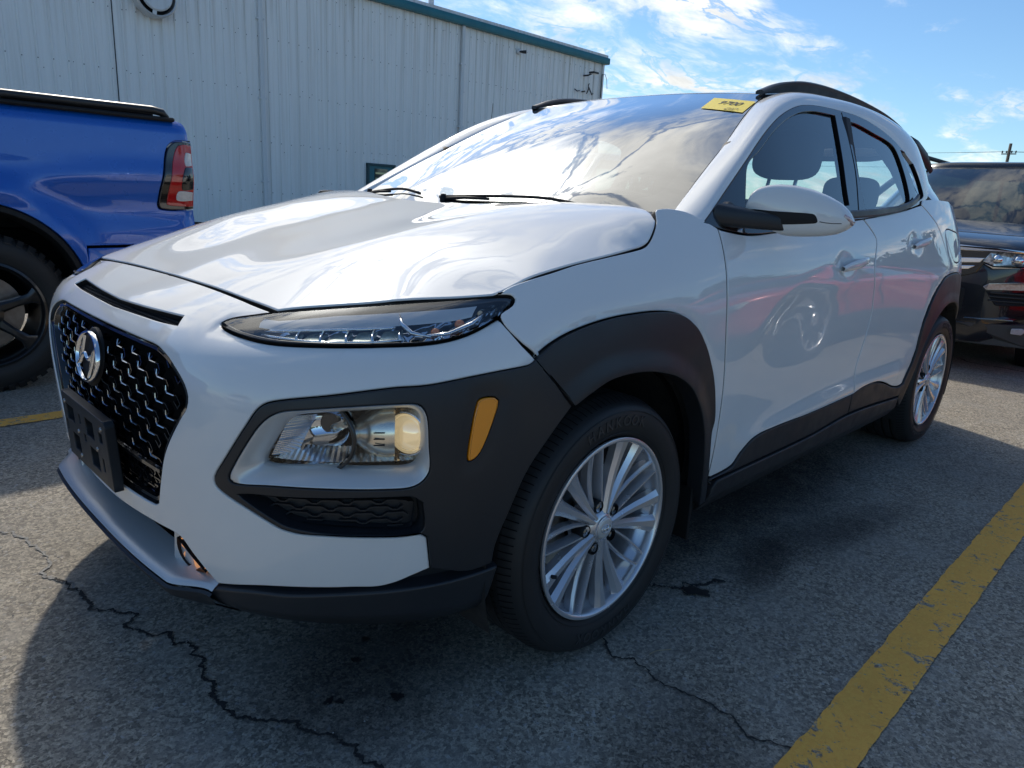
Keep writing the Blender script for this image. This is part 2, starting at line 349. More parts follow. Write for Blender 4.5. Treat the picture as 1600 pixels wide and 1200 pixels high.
HOOD=[(x,y,z) for x,r in {
-.72:[(0,.835),(.2,.835),(.4,.832),(.52,.825)],
-.65:[(0,.862),(.2,.862),(.4,.860),(.53,.855)],
-.5:[(0,.914),(.2,.916),(.38,.921),(.5,.914),(.6,.898),(.69,.882)],
-.3:[(0,.968),(.2,.971),(.33,.980),(.42,.986),(.5,.980),(.62,.958),(.72,.935),(.80,.912)],
-.1:[(0,1.012),(.2,1.015),(.36,1.027),(.44,1.032),(.53,1.026),(.64,1.010),(.74,.990),(.80,.969),(.82,.957)],
.1:[(0,1.050),(.2,1.052),(.4,1.064),(.50,1.068),(.60,1.062),(.70,1.050),(.77,1.032),(.81,1.010),(.826,.990)],
.25:[(0,1.076),(.2,1.077),(.4,1.082),(.6,1.083),(.7,1.078),(.76,1.066),(.80,1.050)],
.45:[(0,1.10),(.3,1.10),(.6,1.10),(.74,1.085),(.8,1.06)]}.items() for y,z in r]+[
(-.656,.534,.854),(-.58,.615,.868),(-.512,.68,.879),(-.411,.748,.890),(-.335,.80,.899),(-.264,.809,.927),(-.118,.817,.956),(.02,.824,.977),(.096,.827,.987),(.136,.823,1.001),(.16,.813,1.022),(.194,.80,1.049)]
WS=[(.17,0,1.005),(.19,.3,1.01),(.26,.55,1.03),(.36,.74,1.062),(.5,.70,1.146),(.75,.645,1.281),(.95,.59,1.387),(1.155,.53,1.478),
 (.30,0,1.085),(.31,.35,1.088),(.50,0,1.198),(.51,.35,1.194),(.75,0,1.325),(.755,.35,1.316),(1.0,0,1.434),(1.0,.3,1.426),(1.185,0,1.504),(1.18,.3,1.497)]
ROOF=[(1.185,0,1.506),(1.18,.3,1.499),(1.155,.53,1.480),(1.4,0,1.535),(1.4,.35,1.528),(1.4,.56,1.512),(1.7,0,1.551),(1.7,.35,1.544),(1.7,.57,1.524),
 (2.1,0,1.549),(2.1,.35,1.541),(2.1,.57,1.514),(2.5,0,1.522),(2.5,.35,1.514),(2.5,.56,1.482),(2.85,0,1.474),(2.85,.35,1.465),(2.85,.54,1.432),(3.05,0,1.435),(3.05,.5,1.41)]
UU=[(.36,.742,1.064),(.5,.706,1.150),(.75,.650,1.283),(.95,.595,1.388),(1.155,.55,1.477),(1.3,.56,1.500),(1.5,.572,1.516),(1.8,.575,1.522),(2.1,.57,1.513),(2.4,.565,1.490),(2.6,.56,1.455),(2.72,.56,1.40),(2.82,.585,1.33),(2.9,.615,1.24),(2.97,.64,1.16),(3.0,.65,1.12)]

D = {
 'grille': [(0.2795,0.7674),(0.3432,0.7652),(0.3939,0.7543),(0.4409,0.7343),(0.473,0.7143),(0.4857,0.6959),(0.4825,0.6737),(0.4654,0.6524),(0.4197,0.5955),(0.3906,0.5519),(0.3651,0.4946),(0.3412,0.4354,1),(0.3173,0.4239),(0.1245,0.413)],
 'slot': [(0.0,0.8142),(0.1438,0.8161),(0.342,0.8193,1),(0.3596,0.8074,1),(0.1926,0.8049),(0.0,0.8018)],
 'bumper': [(0.012,0.8621),(0.3165,0.8602),(0.5775,0.8538,1),(0.5342,0.8448),(0.4914,0.8354),(0.477,0.8268),(0.5122,0.8207),(0.5601,0.817),(0.6445,0.8134),(0.7506,0.8152),(0.8701,0.8188),(0.9673,0.8231),(1.0343,0.8345),(1.1181,0.8623,1),(1.2041,0.778,1),(1.1951,0.7717),(1.1815,0.7682),(1.1108,0.7639),(1.0464,0.7585),(0.9597,0.748),(0.8956,0.7452),(0.7876,0.7308),(0.6872,0.7153),(0.6595,0.7022),(0.6353,0.668),(0.5857,0.5965),(0.5553,0.553),(0.5553,0.5373),(0.5704,0.5263),(0.6253,0.5032),(0.6779,0.4768),(0.6934,0.4693),(0.7244,0.4628),(0.7819,0.4606),(0.8578,0.457),(0.9115,0.4545),(0.9523,0.4555),(0.9652,0.4465,1),(0.9732,0.375,1),(0.9366,0.3622),(0.9035,0.3492),(0.8674,0.3415),(0.8152,0.3423),(0.6531,0.3322),(0.5295,0.3042,1),(0.4562,0.3561),(0.4191,0.3798),(0.3362,0.3781),(0.0895,0.3579)],
 'clad_front': [(1.199,0.7785,1),(1.1901,0.7722),(1.1767,0.7687),(1.1069,0.7643),(1.0434,0.7588),(0.9582,0.7482),(0.8951,0.7453),(0.7886,0.7311),(0.69,0.716),(0.663,0.7032),(0.6394,0.67),(0.5914,0.5998),(0.5621,0.557),(0.5622,0.5414),(0.5767,0.5304),(0.6298,0.5071),(0.6811,0.4807),(0.6963,0.4732),(0.7266,0.4668),(0.7831,0.4644),(0.8578,0.4608),(0.9107,0.4584),(0.9508,0.4594),(0.9635,0.4505,1),(0.9714,0.3798,1),(1.0525,0.3554),(1.1134,0.3604,1),(1.1179,0.4042),(1.1498,0.4843),(1.1838,0.5542),(1.2387,0.6168),(1.299,0.673,1)],
 'bezel_out': [(0.5951,0.5593),(0.599,0.5728),(0.6367,0.6334),(0.6693,0.6779),(0.699,0.6987),(0.7389,0.7056),(0.8383,0.7148),(0.9278,0.7178),(0.9487,0.7136),(0.9596,0.695),(0.9635,0.6331),(0.9649,0.5891),(0.9518,0.5688),(0.928,0.5581),(0.8816,0.5574),(0.769,0.5594),(0.6762,0.5584),(0.6059,0.5524)],
 'bezel_in': [(0.6507,0.5861),(0.6528,0.6),(0.6784,0.642),(0.6971,0.6701),(0.7148,0.686),(0.7491,0.6955),(0.8383,0.7025),(0.9171,0.7067),(0.9427,0.7034),(0.9512,0.6884),(0.9526,0.6326),(0.9514,0.5977),(0.9347,0.5865),(0.8822,0.586),(0.7691,0.5876),(0.6755,0.583)],
 'pocket': [(0.6127,0.5317,1),(0.65,0.5369),(0.9282,0.54),(0.9524,0.5258,1),(0.9571,0.4781),(0.9475,0.4628),(0.8579,0.4651),(0.7657,0.4707),(0.7077,0.48),(0.6844,0.4906)],
 'pocket_in': [(0.6291,0.52),(0.7046,0.5262),(0.936,0.5205),(0.9379,0.4696),(0.9316,0.4647),(0.834,0.4723),(0.7507,0.4777),(0.7023,0.4847)],
 'amber': [(1.0607,0.7125),(1.073,0.7182),(1.0984,0.7169),(1.107,0.7102),(1.1056,0.6986),(1.0855,0.6445),(1.0685,0.611),(1.0551,0.5988),(1.043,0.5967),(1.0414,0.6047),(1.0469,0.6496)],
 'arch_f_out': [(1.199,0.7785,1),(1.2577,0.8077),(1.3287,0.8264),(1.4217,0.8408),(1.5085,0.8463),(1.6133,0.8455),(1.6921,0.8331),(1.7515,0.8068),(1.7979,0.7684),(1.8424,0.7149),(1.8833,0.6466),(1.9074,0.5822),(1.9199,0.5252),(1.9123,0.4897),(1.9341,0.3447,1)],
 'arch_f_in': [(1.9168,0.271,1),(1.8924,0.336),(1.8698,0.431),(1.8463,0.5107),(1.8069,0.5822),(1.7502,0.6429),(1.6693,0.6868),(1.5759,0.7103),(1.4935,0.7176),(1.4166,0.7134),(1.3685,0.7011),(1.299,0.673,1)],
 'clad_arch_edge': [(1.3018,0.6724),(1.2387,0.6168),(1.1838,0.5542),(1.1498,0.4843),(1.1179,0.4042),(1.1134,0.3604)],
 'lamp': [(0.583,0.8533,1),(0.5367,0.844),(0.4939,0.8346),(0.4811,0.8262),(0.5103,0.8215),(0.5585,0.8178),(0.6435,0.8142),(0.7499,0.8161),(0.8696,0.8197),(0.9669,0.8241),(1.034,0.8356),(1.1181,0.8623),(1.1609,0.8823),(1.1695,0.8907),(1.1581,0.8971),(1.0975,0.898),(0.9328,0.8887),(0.7983,0.8779),(0.6719,0.8648)],
 'shut': [(1.097,0.8992,1),(1.125,0.909),(1.1689,0.9188),(1.216,0.927),(1.2939,0.9406),(1.3709,0.956),(1.4726,0.9709),(1.5851,0.987),(1.6113,0.994),(1.635,1.0069),(1.6678,1.033),(1.6847,1.0522,1)],
 'fender_door': [(1.9221,1.0371,1),(1.9235,1.0181),(1.9217,0.975),(1.9192,0.9397),(1.9159,0.8696),(1.9221,0.8032),(1.9301,0.7563),(1.9516,0.6352),(1.9576,0.5481),(1.9571,0.4633),(1.9513,0.3455,1)],
 'door_bot': [(1.9534,0.3408,1),(2.0819,0.3492),(2.1204,0.3815),(2.1872,0.4134),(2.3102,0.4239),(2.5998,0.4208),(2.9869,0.427,1)],
 'B_cut': [(2.9614,1.0793,1),(3.0106,1.0444),(3.0435,1.0064),(3.0008,0.9115),(3.0223,0.8118),(3.0385,0.7374),(3.0216,0.6501),(2.9813,0.5329),(2.9869,0.427,1)],
 'rdoor_bot': [(2.9869,0.427,1),(3.0511,0.441),(3.1554,0.4468),(3.2497,0.4411),(3.3596,0.4163),(3.4719,0.3869),(3.5589,0.3771),(3.6237,0.3885,1)],
 'arch_r_out': [(3.613,0.391,1),(3.665,0.475),(3.685,0.53),(3.688,0.585),(3.705,0.655),(3.775,0.755),(3.9,0.828),(4.03,0.85)],
 'arch_r_in': [(3.6623,0.3353),(3.6953,0.403),(3.7428,0.5354),(3.8205,0.6315),(3.9615,0.6993),(4.1204,0.7087)],
 'C_cut': [(3.6851,1.151,1),(3.7658,1.1133),(3.8448,1.0686),(3.9255,0.991),(3.977,0.913),(3.9722,0.8412,1)],
 'belt': [(1.8589,1.0471,1),(1.9212,1.0355),(2.0543,1.0221),(2.1551,1.0243),(2.8731,1.0744),(3.3302,1.1105),(3.6851,1.151,1)],
 'clad_step': [(1.9549,0.3311),(2.6306,0.331),(3.0158,0.35),(3.5955,0.3256)],
 'rocker_bot': [(1.937,0.2606),(3.2725,0.2506),(3.7329,0.251)],
 'fuel': [(3.9752,1.0417),(4.1493,1.0451),(4.3595,1.0107),(4.3743,0.9389),(4.2621,0.9016),(4.0998,0.9036),(4.0462,0.9465)],
 'handle_f': [(2.5925,0.9318),(2.6612,0.9458),(2.8795,0.9548),(2.892,0.9381),(2.7362,0.9128),(2.6144,0.9101)],
 'handle_r': [(3.3763,0.9968),(3.4666,1.0138),(3.6809,1.0175),(3.6616,0.9973),(3.4892,0.9704),(3.3799,0.9685)],
 'dent_f': [(2.7052,0.9549),(2.8102,0.9746),(2.8901,0.952),(2.8481,0.8861),(2.7892,0.8799),(2.7146,0.9017)],
 'dlo': [(0.3724,1.0487,1),(0.5012,1.1265),(0.6489,1.2142),(0.8381,1.3216),(1.0017,1.3926),(1.1805,1.4384),(1.4628,1.458),(1.7555,1.4561),(2.0305,1.4111),(2.2427,1.3316),(2.3689,1.2549),(2.3937,1.1979),(2.3268,1.1736),(2.2147,1.1538),(1.8493,1.1106),(1.4711,1.0793),(1.381,1.0744),(0.6654,1.0243),(0.5696,1.0236),(0.4372,1.0354)],
 'g_front': [(0.5854,1.066,1),(0.6296,1.1527),(0.6684,1.2104),(0.7639,1.2583),(0.8722,1.3157),(0.9839,1.3634),(1.0776,1.3936),(1.1646,1.4138),(1.2719,1.4265),(1.4392,1.433,1),(1.4189,1.345),(1.3979,1.2625),(1.3714,1.1787),(1.3596,1.1244,1),(0.936,1.0846)],
 'g_rear': [(1.5621,1.4266,1),(1.6578,1.4253),(1.8166,1.4081),(1.9866,1.3867),(2.0434,1.3584),(2.0752,1.2758),(2.0689,1.1853),(2.0344,1.1431,1),(1.7815,1.1209),(1.5138,1.1047,1),(1.5218,1.2194),(1.5388,1.3333)],
 'g_quarter': [(2.1061,1.3713,1),(2.221,1.3514),(2.2856,1.2886),(2.3067,1.2218),(2.2979,1.1916),(2.1847,1.1661,1),(2.1729,1.2501),(2.1357,1.3135)],
 'B_gap': [(1.5132,1.4528),(1.514,1.3425),(1.4985,1.2404),(1.4349,1.1005)],
 'sail': [(0.47,1.1121),(0.4433,1.0355)],
 'fog': [(0.3832,0.3637,1),(0.3968,0.356),(0.4339,0.3343),(0.4793,0.31,1),(0.4583,0.3039),(0.411,0.3009),(0.3837,0.3153),(0.3765,0.3388)],
 'sticker': [(1.1059,-0.3789,1.4649),(1.0607,-0.5635,1.4371),(0.9543,-0.5771,1.3901),(0.9865,-0.4022,1.4154)],
}

# ================================================================ SETTING
def pave_mat(name, paint=None, dark=1.):
    m = bpy.data.materials.new(name); m.use_nodes = True; nt = m.node_tree; b = nt.nodes['Principled BSDF']; N = nt.nodes.new; L = nt.links.new
    tc = N('ShaderNodeTexCoord')
    def noise(sc, det=4, rough=.5, dist=0):
        n = N('ShaderNodeTexNoise'); n.inputs['Scale'].default_value = sc; n.inputs['Detail'].default_value = det; n.inputs['Roughness'].default_value = rough; n.inputs['Distortion'].default_value = dist
        L(tc.outputs['Object'], n.inputs['Vector']); return n
    def mr(v, a, b_, c, d, smooth=False):
        r = N('ShaderNodeMapRange'); L(v, r.inputs[0]); r.inputs[1].default_value = a; r.inputs[2].default_value = b_; r.inputs[3].default_value = c; r.inputs[4].default_value = d
        if smooth: r.interpolation_type = 'SMOOTHSTEP'
        return r.outputs[0]
    def ma(op, a, b_):
        n = N('ShaderNodeMath'); n.operation = op
        for i, v in enumerate((a, b_)):
            if isinstance(v, (int, float)): n.inputs[i].default_value = v
            else: L(v, n.inputs[i])
        return n.outputs[0]
    def mix(f, a, b_):
        n = N('ShaderNodeMix'); n.data_type = 'RGBA'
        for s, v in (('Factor', f), ('A', a), ('B', b_)):
            if isinstance(v, tuple): n.inputs[s].default_value = (*v, 1)
            elif isinstance(v, (int, float)): n.inputs[s].default_value = v
            else: L(v, n.inputs[s])
        return n.outputs['Result']
    warp = noise(60, 2); wv = N('ShaderNodeVectorMath'); wv.operation = 'SCALE'; L(warp.outputs['Color'], wv.inputs[0]); wv.inputs['Scale'].default_value = .006
    av = N('ShaderNodeVectorMath'); L(tc.outputs['Object'], av.inputs[0]); L(wv.outputs[0], av.inputs[1])
    def vor(sc, feat='F1'):
        v = N('ShaderNodeTexVoronoi'); v.feature = feat; v.inputs['Scale'].default_value = sc; L(av.outputs[0], v.inputs['Vector']); return v
    v1, e1, v2 = vor(125), vor(125, 'DISTANCE_TO_EDGE'), vor(310)
    s1 = N('ShaderNodeSeparateColor'); L(v1.outputs['Color'], s1.inputs[0]); s2 = N('ShaderNodeSeparateColor'); L(v2.outputs['Color'], s2.inputs[0])
    r1 = s1.outputs[0]; big = noise(1.1, 4, .6).outputs[0]; mid = noise(6, 5, .6).outputs[0]
    stone = mix(mr(r1, 0, 1, 0, 1), (.12*dark, .104*dark, .083*dark), (.66*dark, .58*dark, .45*dark))
    stone = mix(mr(s2.outputs[1], 0, 1, 0, .55), stone, (.31*dark, .275*dark, .22*dark))
    bright = mr(s1.outputs[1], .93, 1., 0, .8); stone = mix(bright, stone, (.5,.48,.45))
    pit = mr(e1.outputs['Distance'], .0, .0011, 1, 0, True); keep = mr(s1.outputs[2], .25, .6, 0, 1)
    col = mix(ma('MULTIPLY', pit, .75), stone, (.030, .030, .031))
    col = mix(mr(s2.outputs[0], .55, 1., 0, .65), col, (.045, .044, .043))
    col = mix(mr(big, .35, .7, 0, .5), col, (.17, .163, .15))
    col = mix(mr(mid, .48, .70, 0, .42), col, (.36, .34, .30))
    h = ma('ADD', mr(e1.outputs['Distance'], 0, .0035, 0, 1, True), ma('MULTIPLY', r1, .7)); h = ma('ADD', h, ma('MULTIPLY', s2.outputs[0], .35))
    if paint:
        wear = noise(26, 8, .75, .5).outputs[0]; w2 = noise(5, 4, .6).outputs[0]
        w = ma('ADD', wear, ma('MULTIPLY', w2, .35)); w = ma('SUBTRACT', w, ma('MULTIPLY', pit, .055)); w = ma('ADD', w, ma('MULTIPLY', r1, .06))
        f = mr(w, .575, .64, 0, 1)
        pc = mix(mr(mid, .35, .7, 0, .6), paint, tuple(c*.8 for c in paint)); pc = mix(ma('MULTIPLY', pit, .55), pc, tuple(c*.35 for c in paint)); pc = mix(mr(r1, 0, 1, 0, .35), pc, tuple(min(1, c*1.35) for c in paint))
        col = mix(f, col, pc)
    L(col, b.inputs['Base Color']); b.inputs['Roughness'].default_value = .86; b.inputs['Specular IOR Level'].default_value = .35
    bp = N('ShaderNodeBump'); bp.inputs['Strength'].default_value = .9 if not paint else .75; bp.inputs['Distance'].default_value = .0055; L(h, bp.inputs['Height']); L(bp.outputs[0], b.inputs['Normal'])
    return m
ASPH = pave_mat('asphalt'); YEL = pave_mat('yellow_paint', (.95, .46, .09))
# the lot: one sheet to the horizon, finer near the car
xs = np.concatenate([[-900, -300, -80, -20], np.linspace(-6, 12, 25), [20, 40, 80, 200, 500, 1500]]); ys = np.concatenate([[-1200, -400, -100, -30], np.linspace(-8, 20, 29), [40, 120, 400, 1500]])
P = np.array([[(x, y, 0.) for y in ys] for x in xs]); g = MB().grid(P, flip=True); tag(g.build('parking_lot_ground', ASPH), kind='structure')
def ragged(pts, w0, w1, jit, seed, name, mat, z=.004, step=.012):
    rg = np.random.default_rng(seed); pts = np.array(pts, float); seg = np.linalg.norm(np.diff(pts, axis=0), axis=1); s = np.concatenate([[0], np.cumsum(seg)])
    t = np.arange(0, s[-1], step); x = np.interp(t, s, pts[:, 0]); y = np.interp(t, s, pts[:, 1]); c = np.stack([x, y], 1)
    n = np.gradient(c, axis=0); n = np.stack([-n[:, 1], n[:, 0]], 1); n /= np.linalg.norm(n, axis=1)[:, None]+1e-9
    def nz(k):
        v = rg.normal(size=len(t)); return np.convolve(v, np.ones(k)/k, 'same')*math.sqrt(k)
    a = w0+(nz(1)*.5+nz(5)*.5)*jit; b2 = w1+(nz(1)*.5+nz(5)*.5)*jit; wob = nz(4)[:, None]*n*jit*1.0
    A = c+wob+n*np.maximum(a, .0008)[:, None]; B = c+wob-n*np.maximum(b2, .0008)[:, None]
    g = MB().grid(np.array([[(p[0], p[1], z) for p in A], [(p[0], p[1], z) for p in B]])); return g.build(name, mat)
def line(y0, y1, x0, x1, seed):
    rg = np.random.default_rng(seed); t = np.arange(x0, x1, .012)
    e = lambda: np.convolve(rg.normal(size=len(t)), np.ones(3)/3, 'same')*.0022
    g = MB().grid(np.array([[(x, y0+d, .004) for x, d in zip(t, e())], [(x, (y0+y1)/2, .004) for x in t], [(x, y1+d, .004) for x, d in zip(t, e())]]), flip=True); return g.build('parking_line', YEL)
for k, (a, b2, x0, x1) in enumerate([(-1.367, -1.482, -.6, 5.1), (1.84, 1.95, -1.1, 5.1), (-4.6, -4.715, -.6, 5.1), (5.15, 5.26, -1.1, 5.1)]):
    tag(line(a, b2, x0, x1, 30+k), kind='structure')
CRACK = mat_('crack_grit', (.010,.010,.010), .95, noise=(160,.8,(.05,.048,.045))); CHALK = mat_('crack_chalk', (.30,.29,.27), .95, noise=(140,.9,(.10,.10,.095)))
c1 = [(-1.0,.80),(-.954,.711),(-.91,.577),(-.89,.41),(-.906,.308),(-.873,.194),(-.851,.055),(-.795,-.011),(-.812,-.106),(-.779,-.202),(-.742,-.299),(-.764,-.386),(-.785,-.437),(-.778,-.484),(-.749,-.573),(-.69,-.65),(-.65,-.709),(-.64,-.787),(-.622,-.847),(-.60,-1.0),(-.64,-1.2)]
def fractal(pts, seed, amp=.16, it=2):
    rg = np.random.default_rng(seed); p = [np.array(q, float) for q in pts]
    for _ in range(it):
        o = []
        for a, b2 in zip(p[:-1], p[1:]):
            d = b2-a; o += [a, (a+b2)/2+np.array([-d[1], d[0]])*rg.normal()*amp]
        p = o+[p[-1]]
    return p
tag(ragged(fractal(c1[:6], 1), .0042, .0042, .0028, 1, 'pavement_crack', CHALK, .003, .004), kind='structure')
tag(ragged(fractal(c1[4:], 2), .0040, .0040, .0030, 2, 'pavement_crack', CRACK, .0035, .004), kind='structure')
c2 = [(.029,-.80),(.029,-.888),(.034,-.968),(.009,-1.042),(.016,-1.108),(.032,-1.165),(.02,-1.251),(.019,-1.325),(.043,-1.375),(.06,-1.45),(.05,-1.60)]
tag(ragged(fractal(c2, 3), .0024, .0024, .0018, 3, 'pavement_crack', CRACK, .0035, .004), kind='structure')
tag(ragged(fractal([(.36,-.80),(.44,-.86),(.50,-.90),(.56,-.93)], 4), .004, .004, .004, 4, 'pavement_crack', CRACK, .0035, .004), kind='structure')
tag(ragged(fractal([(5.2,-2.2),(5.3,-.6),(5.6,.4),(5.5,1.4)], 5, .1, 4), .006, .006, .004, 5, 'pavement_crack', CRACK, .0035, .01), kind='structure')
OIL = mat_('oil_spot', (.016,.016,.017), .45, noise=(60,.7,(.04,.04,.038)))
for k, (x, y, r) in enumerate([(-.42,-.486,.011),(-.602,-.616,.010),(-.586,-.632,.007),(-.483,-.701,.010),(-.492,-.71,.006),(-.477,-.537,.008),(.42,-.905,.020),(.445,-.93,.012),(.40,-.89,.010)]):
    rg = np.random.default_rng(50+k); n = 26; V = [(x, y, .0042+k*.0002)]
    nz = np.convolve(np.tile(rg.normal(size=n), 3), np.ones(4)/4, 'same')[n:2*n]
    for j in range(n):
        w = 2*math.pi*j/n; q = r*(1+.75*nz[j]+.15*rg.normal()); V.append((x+q*math.cos(w)*1.2, y+q*math.sin(w), V[0][2]))
    tag(mesh('oil_spot', V, [(0, 1+j, 1+(j+1) % n) for j in range(n)], OIL), kind='structure')
def soft_stain(x, y, rx, ry, a, seed, strength=.5):
    """damp patch soaked into the asphalt"""
    m = bpy.data.materials.new('damp_patch'); m.use_nodes = True; nt = m.node_tree; b = nt.nodes['Principled BSDF']; N = nt.nodes.new; L = nt.links.new
    b.inputs['Base Color'].default_value = (.022,.021,.022,1); b.inputs['Roughness'].default_value = .7
    tc = N('ShaderNodeTexCoord'); g = N('ShaderNodeTexGradient'); g.gradient_type = 'SPHERICAL'; mp = N('ShaderNodeMapping'); mp.inputs['Scale'].default_value = (1/rx, 1/ry, 1); L(tc.outputs['Object'], mp.inputs[0]); L(mp.outputs[0], g.inputs[0])
    n = N('ShaderNodeTexNoise'); n.inputs['Scale'].default_value = 9; n.inputs['Detail'].default_value = 7; n.inputs['Roughness'].default_value = .7; L(tc.outputs['Object'], n.inputs['Vector'])
    n2 = N('ShaderNodeTexNoise'); n2.inputs['Scale'].default_value = 150; n2.inputs['Detail'].default_value = 2; L(tc.outputs['Object'], n2.inputs['Vector'])
    mu = N('ShaderNodeMath'); mu.operation = 'MULTIPLY'; L(g.outputs['Fac'], mu.inputs[0]); L(n.outputs[0], mu.inputs[1])
    m2 = N('ShaderNodeMath'); m2.operation = 'MULTIPLY'; L(mu.outputs[0], m2.inputs[0]); L(n2.outputs[0], m2.inputs[1])
    r = N('ShaderNodeMapRange'); r.interpolation_type = 'SMOOTHSTEP'; L(m2.outputs[0], r.inputs[0]); r.inputs[1].default_value = .02; r.inputs[2].default_value = .22; r.inputs[4].default_value = strength; L(r.outputs[0], b.inputs['Alpha'])
    n_ = 40; V = [(0,0,0)]+[(rx*math.cos(2*math.pi*j/n_), ry*math.sin(2*math.pi*j/n_), 0) for j in range(n_)]
    o = mesh('damp_patch', V, [(0, 1+j, 1+(j+1) % n_) for j in range(n_)], m, loc=(x, y, .002+seed*.0002), rot=(0,0,a)); tag(o, kind='structure')
for k, q in enumerate([(1.15,-1.0,.75,.16,-.2,.4), (.75,-.95,.35,.13,.3,.45), (-.45,-.55,.5,.35,.5,.45), (1.2,-.6,1.6,.45,0,.6), (-.2,-1.25,.5,.25,.4,.3)]): soft_stain(*q[:5], k, q[5])
tag(mesh('dry_twig', *(lambda m: (m.V, m.F))(MB().tube([(.075,-.985,.004),(.10,-.99,.006),(.135,-1.01,.004)], .0009, 5)), mat_('twig', (.35,.27,.15), .8)), 'thin dry straw lying by the crack behind the front wheel', 'twig')

# ---------------------------------------------------------------- the metal building
BW, EAVE = 18.0, 6.62
def steel_wall_mat(name, base, streak=True):
    m = mat_(name, base, .42, spec=.5, rvar=.08, rscale=3); nt = m.node_tree; b = nt.nodes['Principled BSDF']; N = nt.nodes.new; L = nt.links.new
    tc = N('ShaderNodeTexCoord'); g = N('ShaderNodeNewGeometry'); mp = N('ShaderNodeMapping'); mp.inputs['Scale'].default_value = (7, 1, .16); L(g.outputs['Position'], mp.inputs[0])
    n = N('ShaderNodeTexNoise'); n.inputs['Scale'].default_value = 1.4; n.inputs['Detail'].default_value = 9; n.inputs['Roughness'].default_value = .65; L(mp.outputs[0], n.inputs['Vector'])
    sp = N('ShaderNodeSeparateXYZ'); L(g.outputs['Position'], sp.inputs[0]); hz = N('ShaderNodeMapRange'); L(sp.outputs[2], hz.inputs[0]); hz.inputs[1].default_value = 4.; hz.inputs[2].default_value = 6.7; hz.inputs[3].default_value = .35; hz.inputs[4].default_value = 1.
    r = N('ShaderNodeMapRange'); L(n.outputs[0], r.inputs[0]); r.inputs[1].default_value = .45; r.inputs[2].default_value = .75; r.inputs[4].default_value = .8
    mu = N('ShaderNodeMath'); mu.operation = 'MULTIPLY'; L(r.outputs[0], mu.inputs[0]); L(hz.outputs[0], mu.inputs[1])
    mx = N('ShaderNodeMix'); mx.data_type = 'RGBA'; mx.inputs['A'].default_value = (*base, 1); mx.inputs['B'].default_value = (base[0]*.52, base[1]*.46, base[2]*.38, 1); L(mu.outputs[0], mx.inputs['Factor']); L(mx.outputs['Result'], b.inputs['Base Color'])
    return m
WALL = steel_wall_mat('white_steel_cladding', (.82,.82,.81)); TEAL = mat_('teal_steel', (.010,.13,.17), .4, rvar=.08, noise=(3,.5,(.02,.20,.24))); WTRIM = steel_wall_mat('white_trim', (.66,.68,.70))
DARK = mat_('dark_fitting', (.02,.021,.023), .5)
bld = empty('metal_building', (5, BW, 0)); tag(bld, 'long white ribbed steel building with teal eaves behind the cars', 'building')
def P_(x, y, z): return (x-5, y-BW, z)
pw = .915; prof = []
for k in range(3):
    x0 = .075+k*.305; prof += [(x0-.035, 0), (x0-.018, -.032), (x0+.018, -.032), (x0+.035, 0)]
    prof += [(x0+.13, 0), (x0+.137, -.004), (x0+.16, -.004), (x0+.167, 0)]
prof = [(0, 0)]+prof+[(pw, 0), (pw-.001, .006), (pw, .01)][:1]
WX0, WX1 = -9.62, 23.3
def wall_panel_mesh(z0, z1):
    V, F = [], []
    for x, y in prof: V += [(x, y, z0), (x, y, z1)]
    for i in range(len(prof)-1): F.append((2*i, 2*i+2, 2*i+3, 2*i+1))
    return V, F
V, F = wall_panel_mesh(.05, EAVE); wp = None; n_p = int(round((WX1-WX0)/pw))
for k in range(n_p):
    x = WX0+k*pw
    if wp is None: wp = mesh('wall_panel', V, F, WALL, bld, loc=P_(x, BW, 0))
    else: o = share(wp, parent=bld); o.location = P_(x, BW-(.0025 if k % 2 else 0), 0)
sc = MB(); rg = np.random.default_rng(3)
for zz in (.9, 2.25, 3.6, 4.95, 6.3):
    for k in range(n_p*3):
        x = WX0+.075+k*.305
        sc.lathe([(0, -.008), (.011, -.007), (.013, 0)], 6, 'Y', P_(x+.0, BW-.034, zz+rg.normal()*.012))
        if rg.random() < .5: sc.lathe([(0, -.006), (.009, -.005), (.011, 0)], 6, 'Y', P_(x+.1, BW-.004, zz+rg.normal()*.4))
tag(sc.build('wall_fastener', DARK, bld, smooth=True), kind='stuff')
b = MB(); b.box(P_((WX0+WX1)/2, BW+6, EAVE/2), (WX1-WX0-.02, 11.9, EAVE-.1)); b.build('building_core', mat_('core', (.3,.3,.3), .9), bld)
b = MB(); pr = [(-.20, EAVE-.03), (-.22, EAVE+.02), (-.22, EAVE+.17), (-.20, EAVE+.21), (.05, EAVE+.21), (.05, EAVE-.03)]
b.add([P_(x, BW+p[0], p[1]) for x in (WX0, WX1+.18) for p in pr], [tuple(range(6)), tuple(range(6, 12))[::-1]]+[(i, (i+1) % 6, 6+(i+1) % 6, 6+i) for i in range(6)]); b.build('eave_gutter', TEAL, bld, auto=30)
for k in range(9):
    x0 = WX0+k*3.7; x1 = min(x0+3.68, WX1+.12); b = MB()
    b.add([P_(x, y, z) for x in (x0, x1) for y, z in ((BW-.16, EAVE+.215), (BW+12, EAVE+1.3), (BW+12, EAVE+1.24), (BW-.16, EAVE+.315))], [(0,1,2,3), (7,6,5,4), (0,4,5,1), (3,2,6,7), (0,3,7,4), (1,5,6,2)]); b.build('roof_edge_panel', WTRIM, bld)
b = MB(); b.box(P_(WX1-.01, BW-.02, EAVE/2), (.12, .09, EAVE-.05)); b.build('corner_trim', WTRIM, bld, bevel=.01)
ct = MB(); ct.box(P_(WX1+.04, BW+6, EAVE/2), (.03, 12, EAVE-.1)); ct.build('end_wall', WALL, bld)
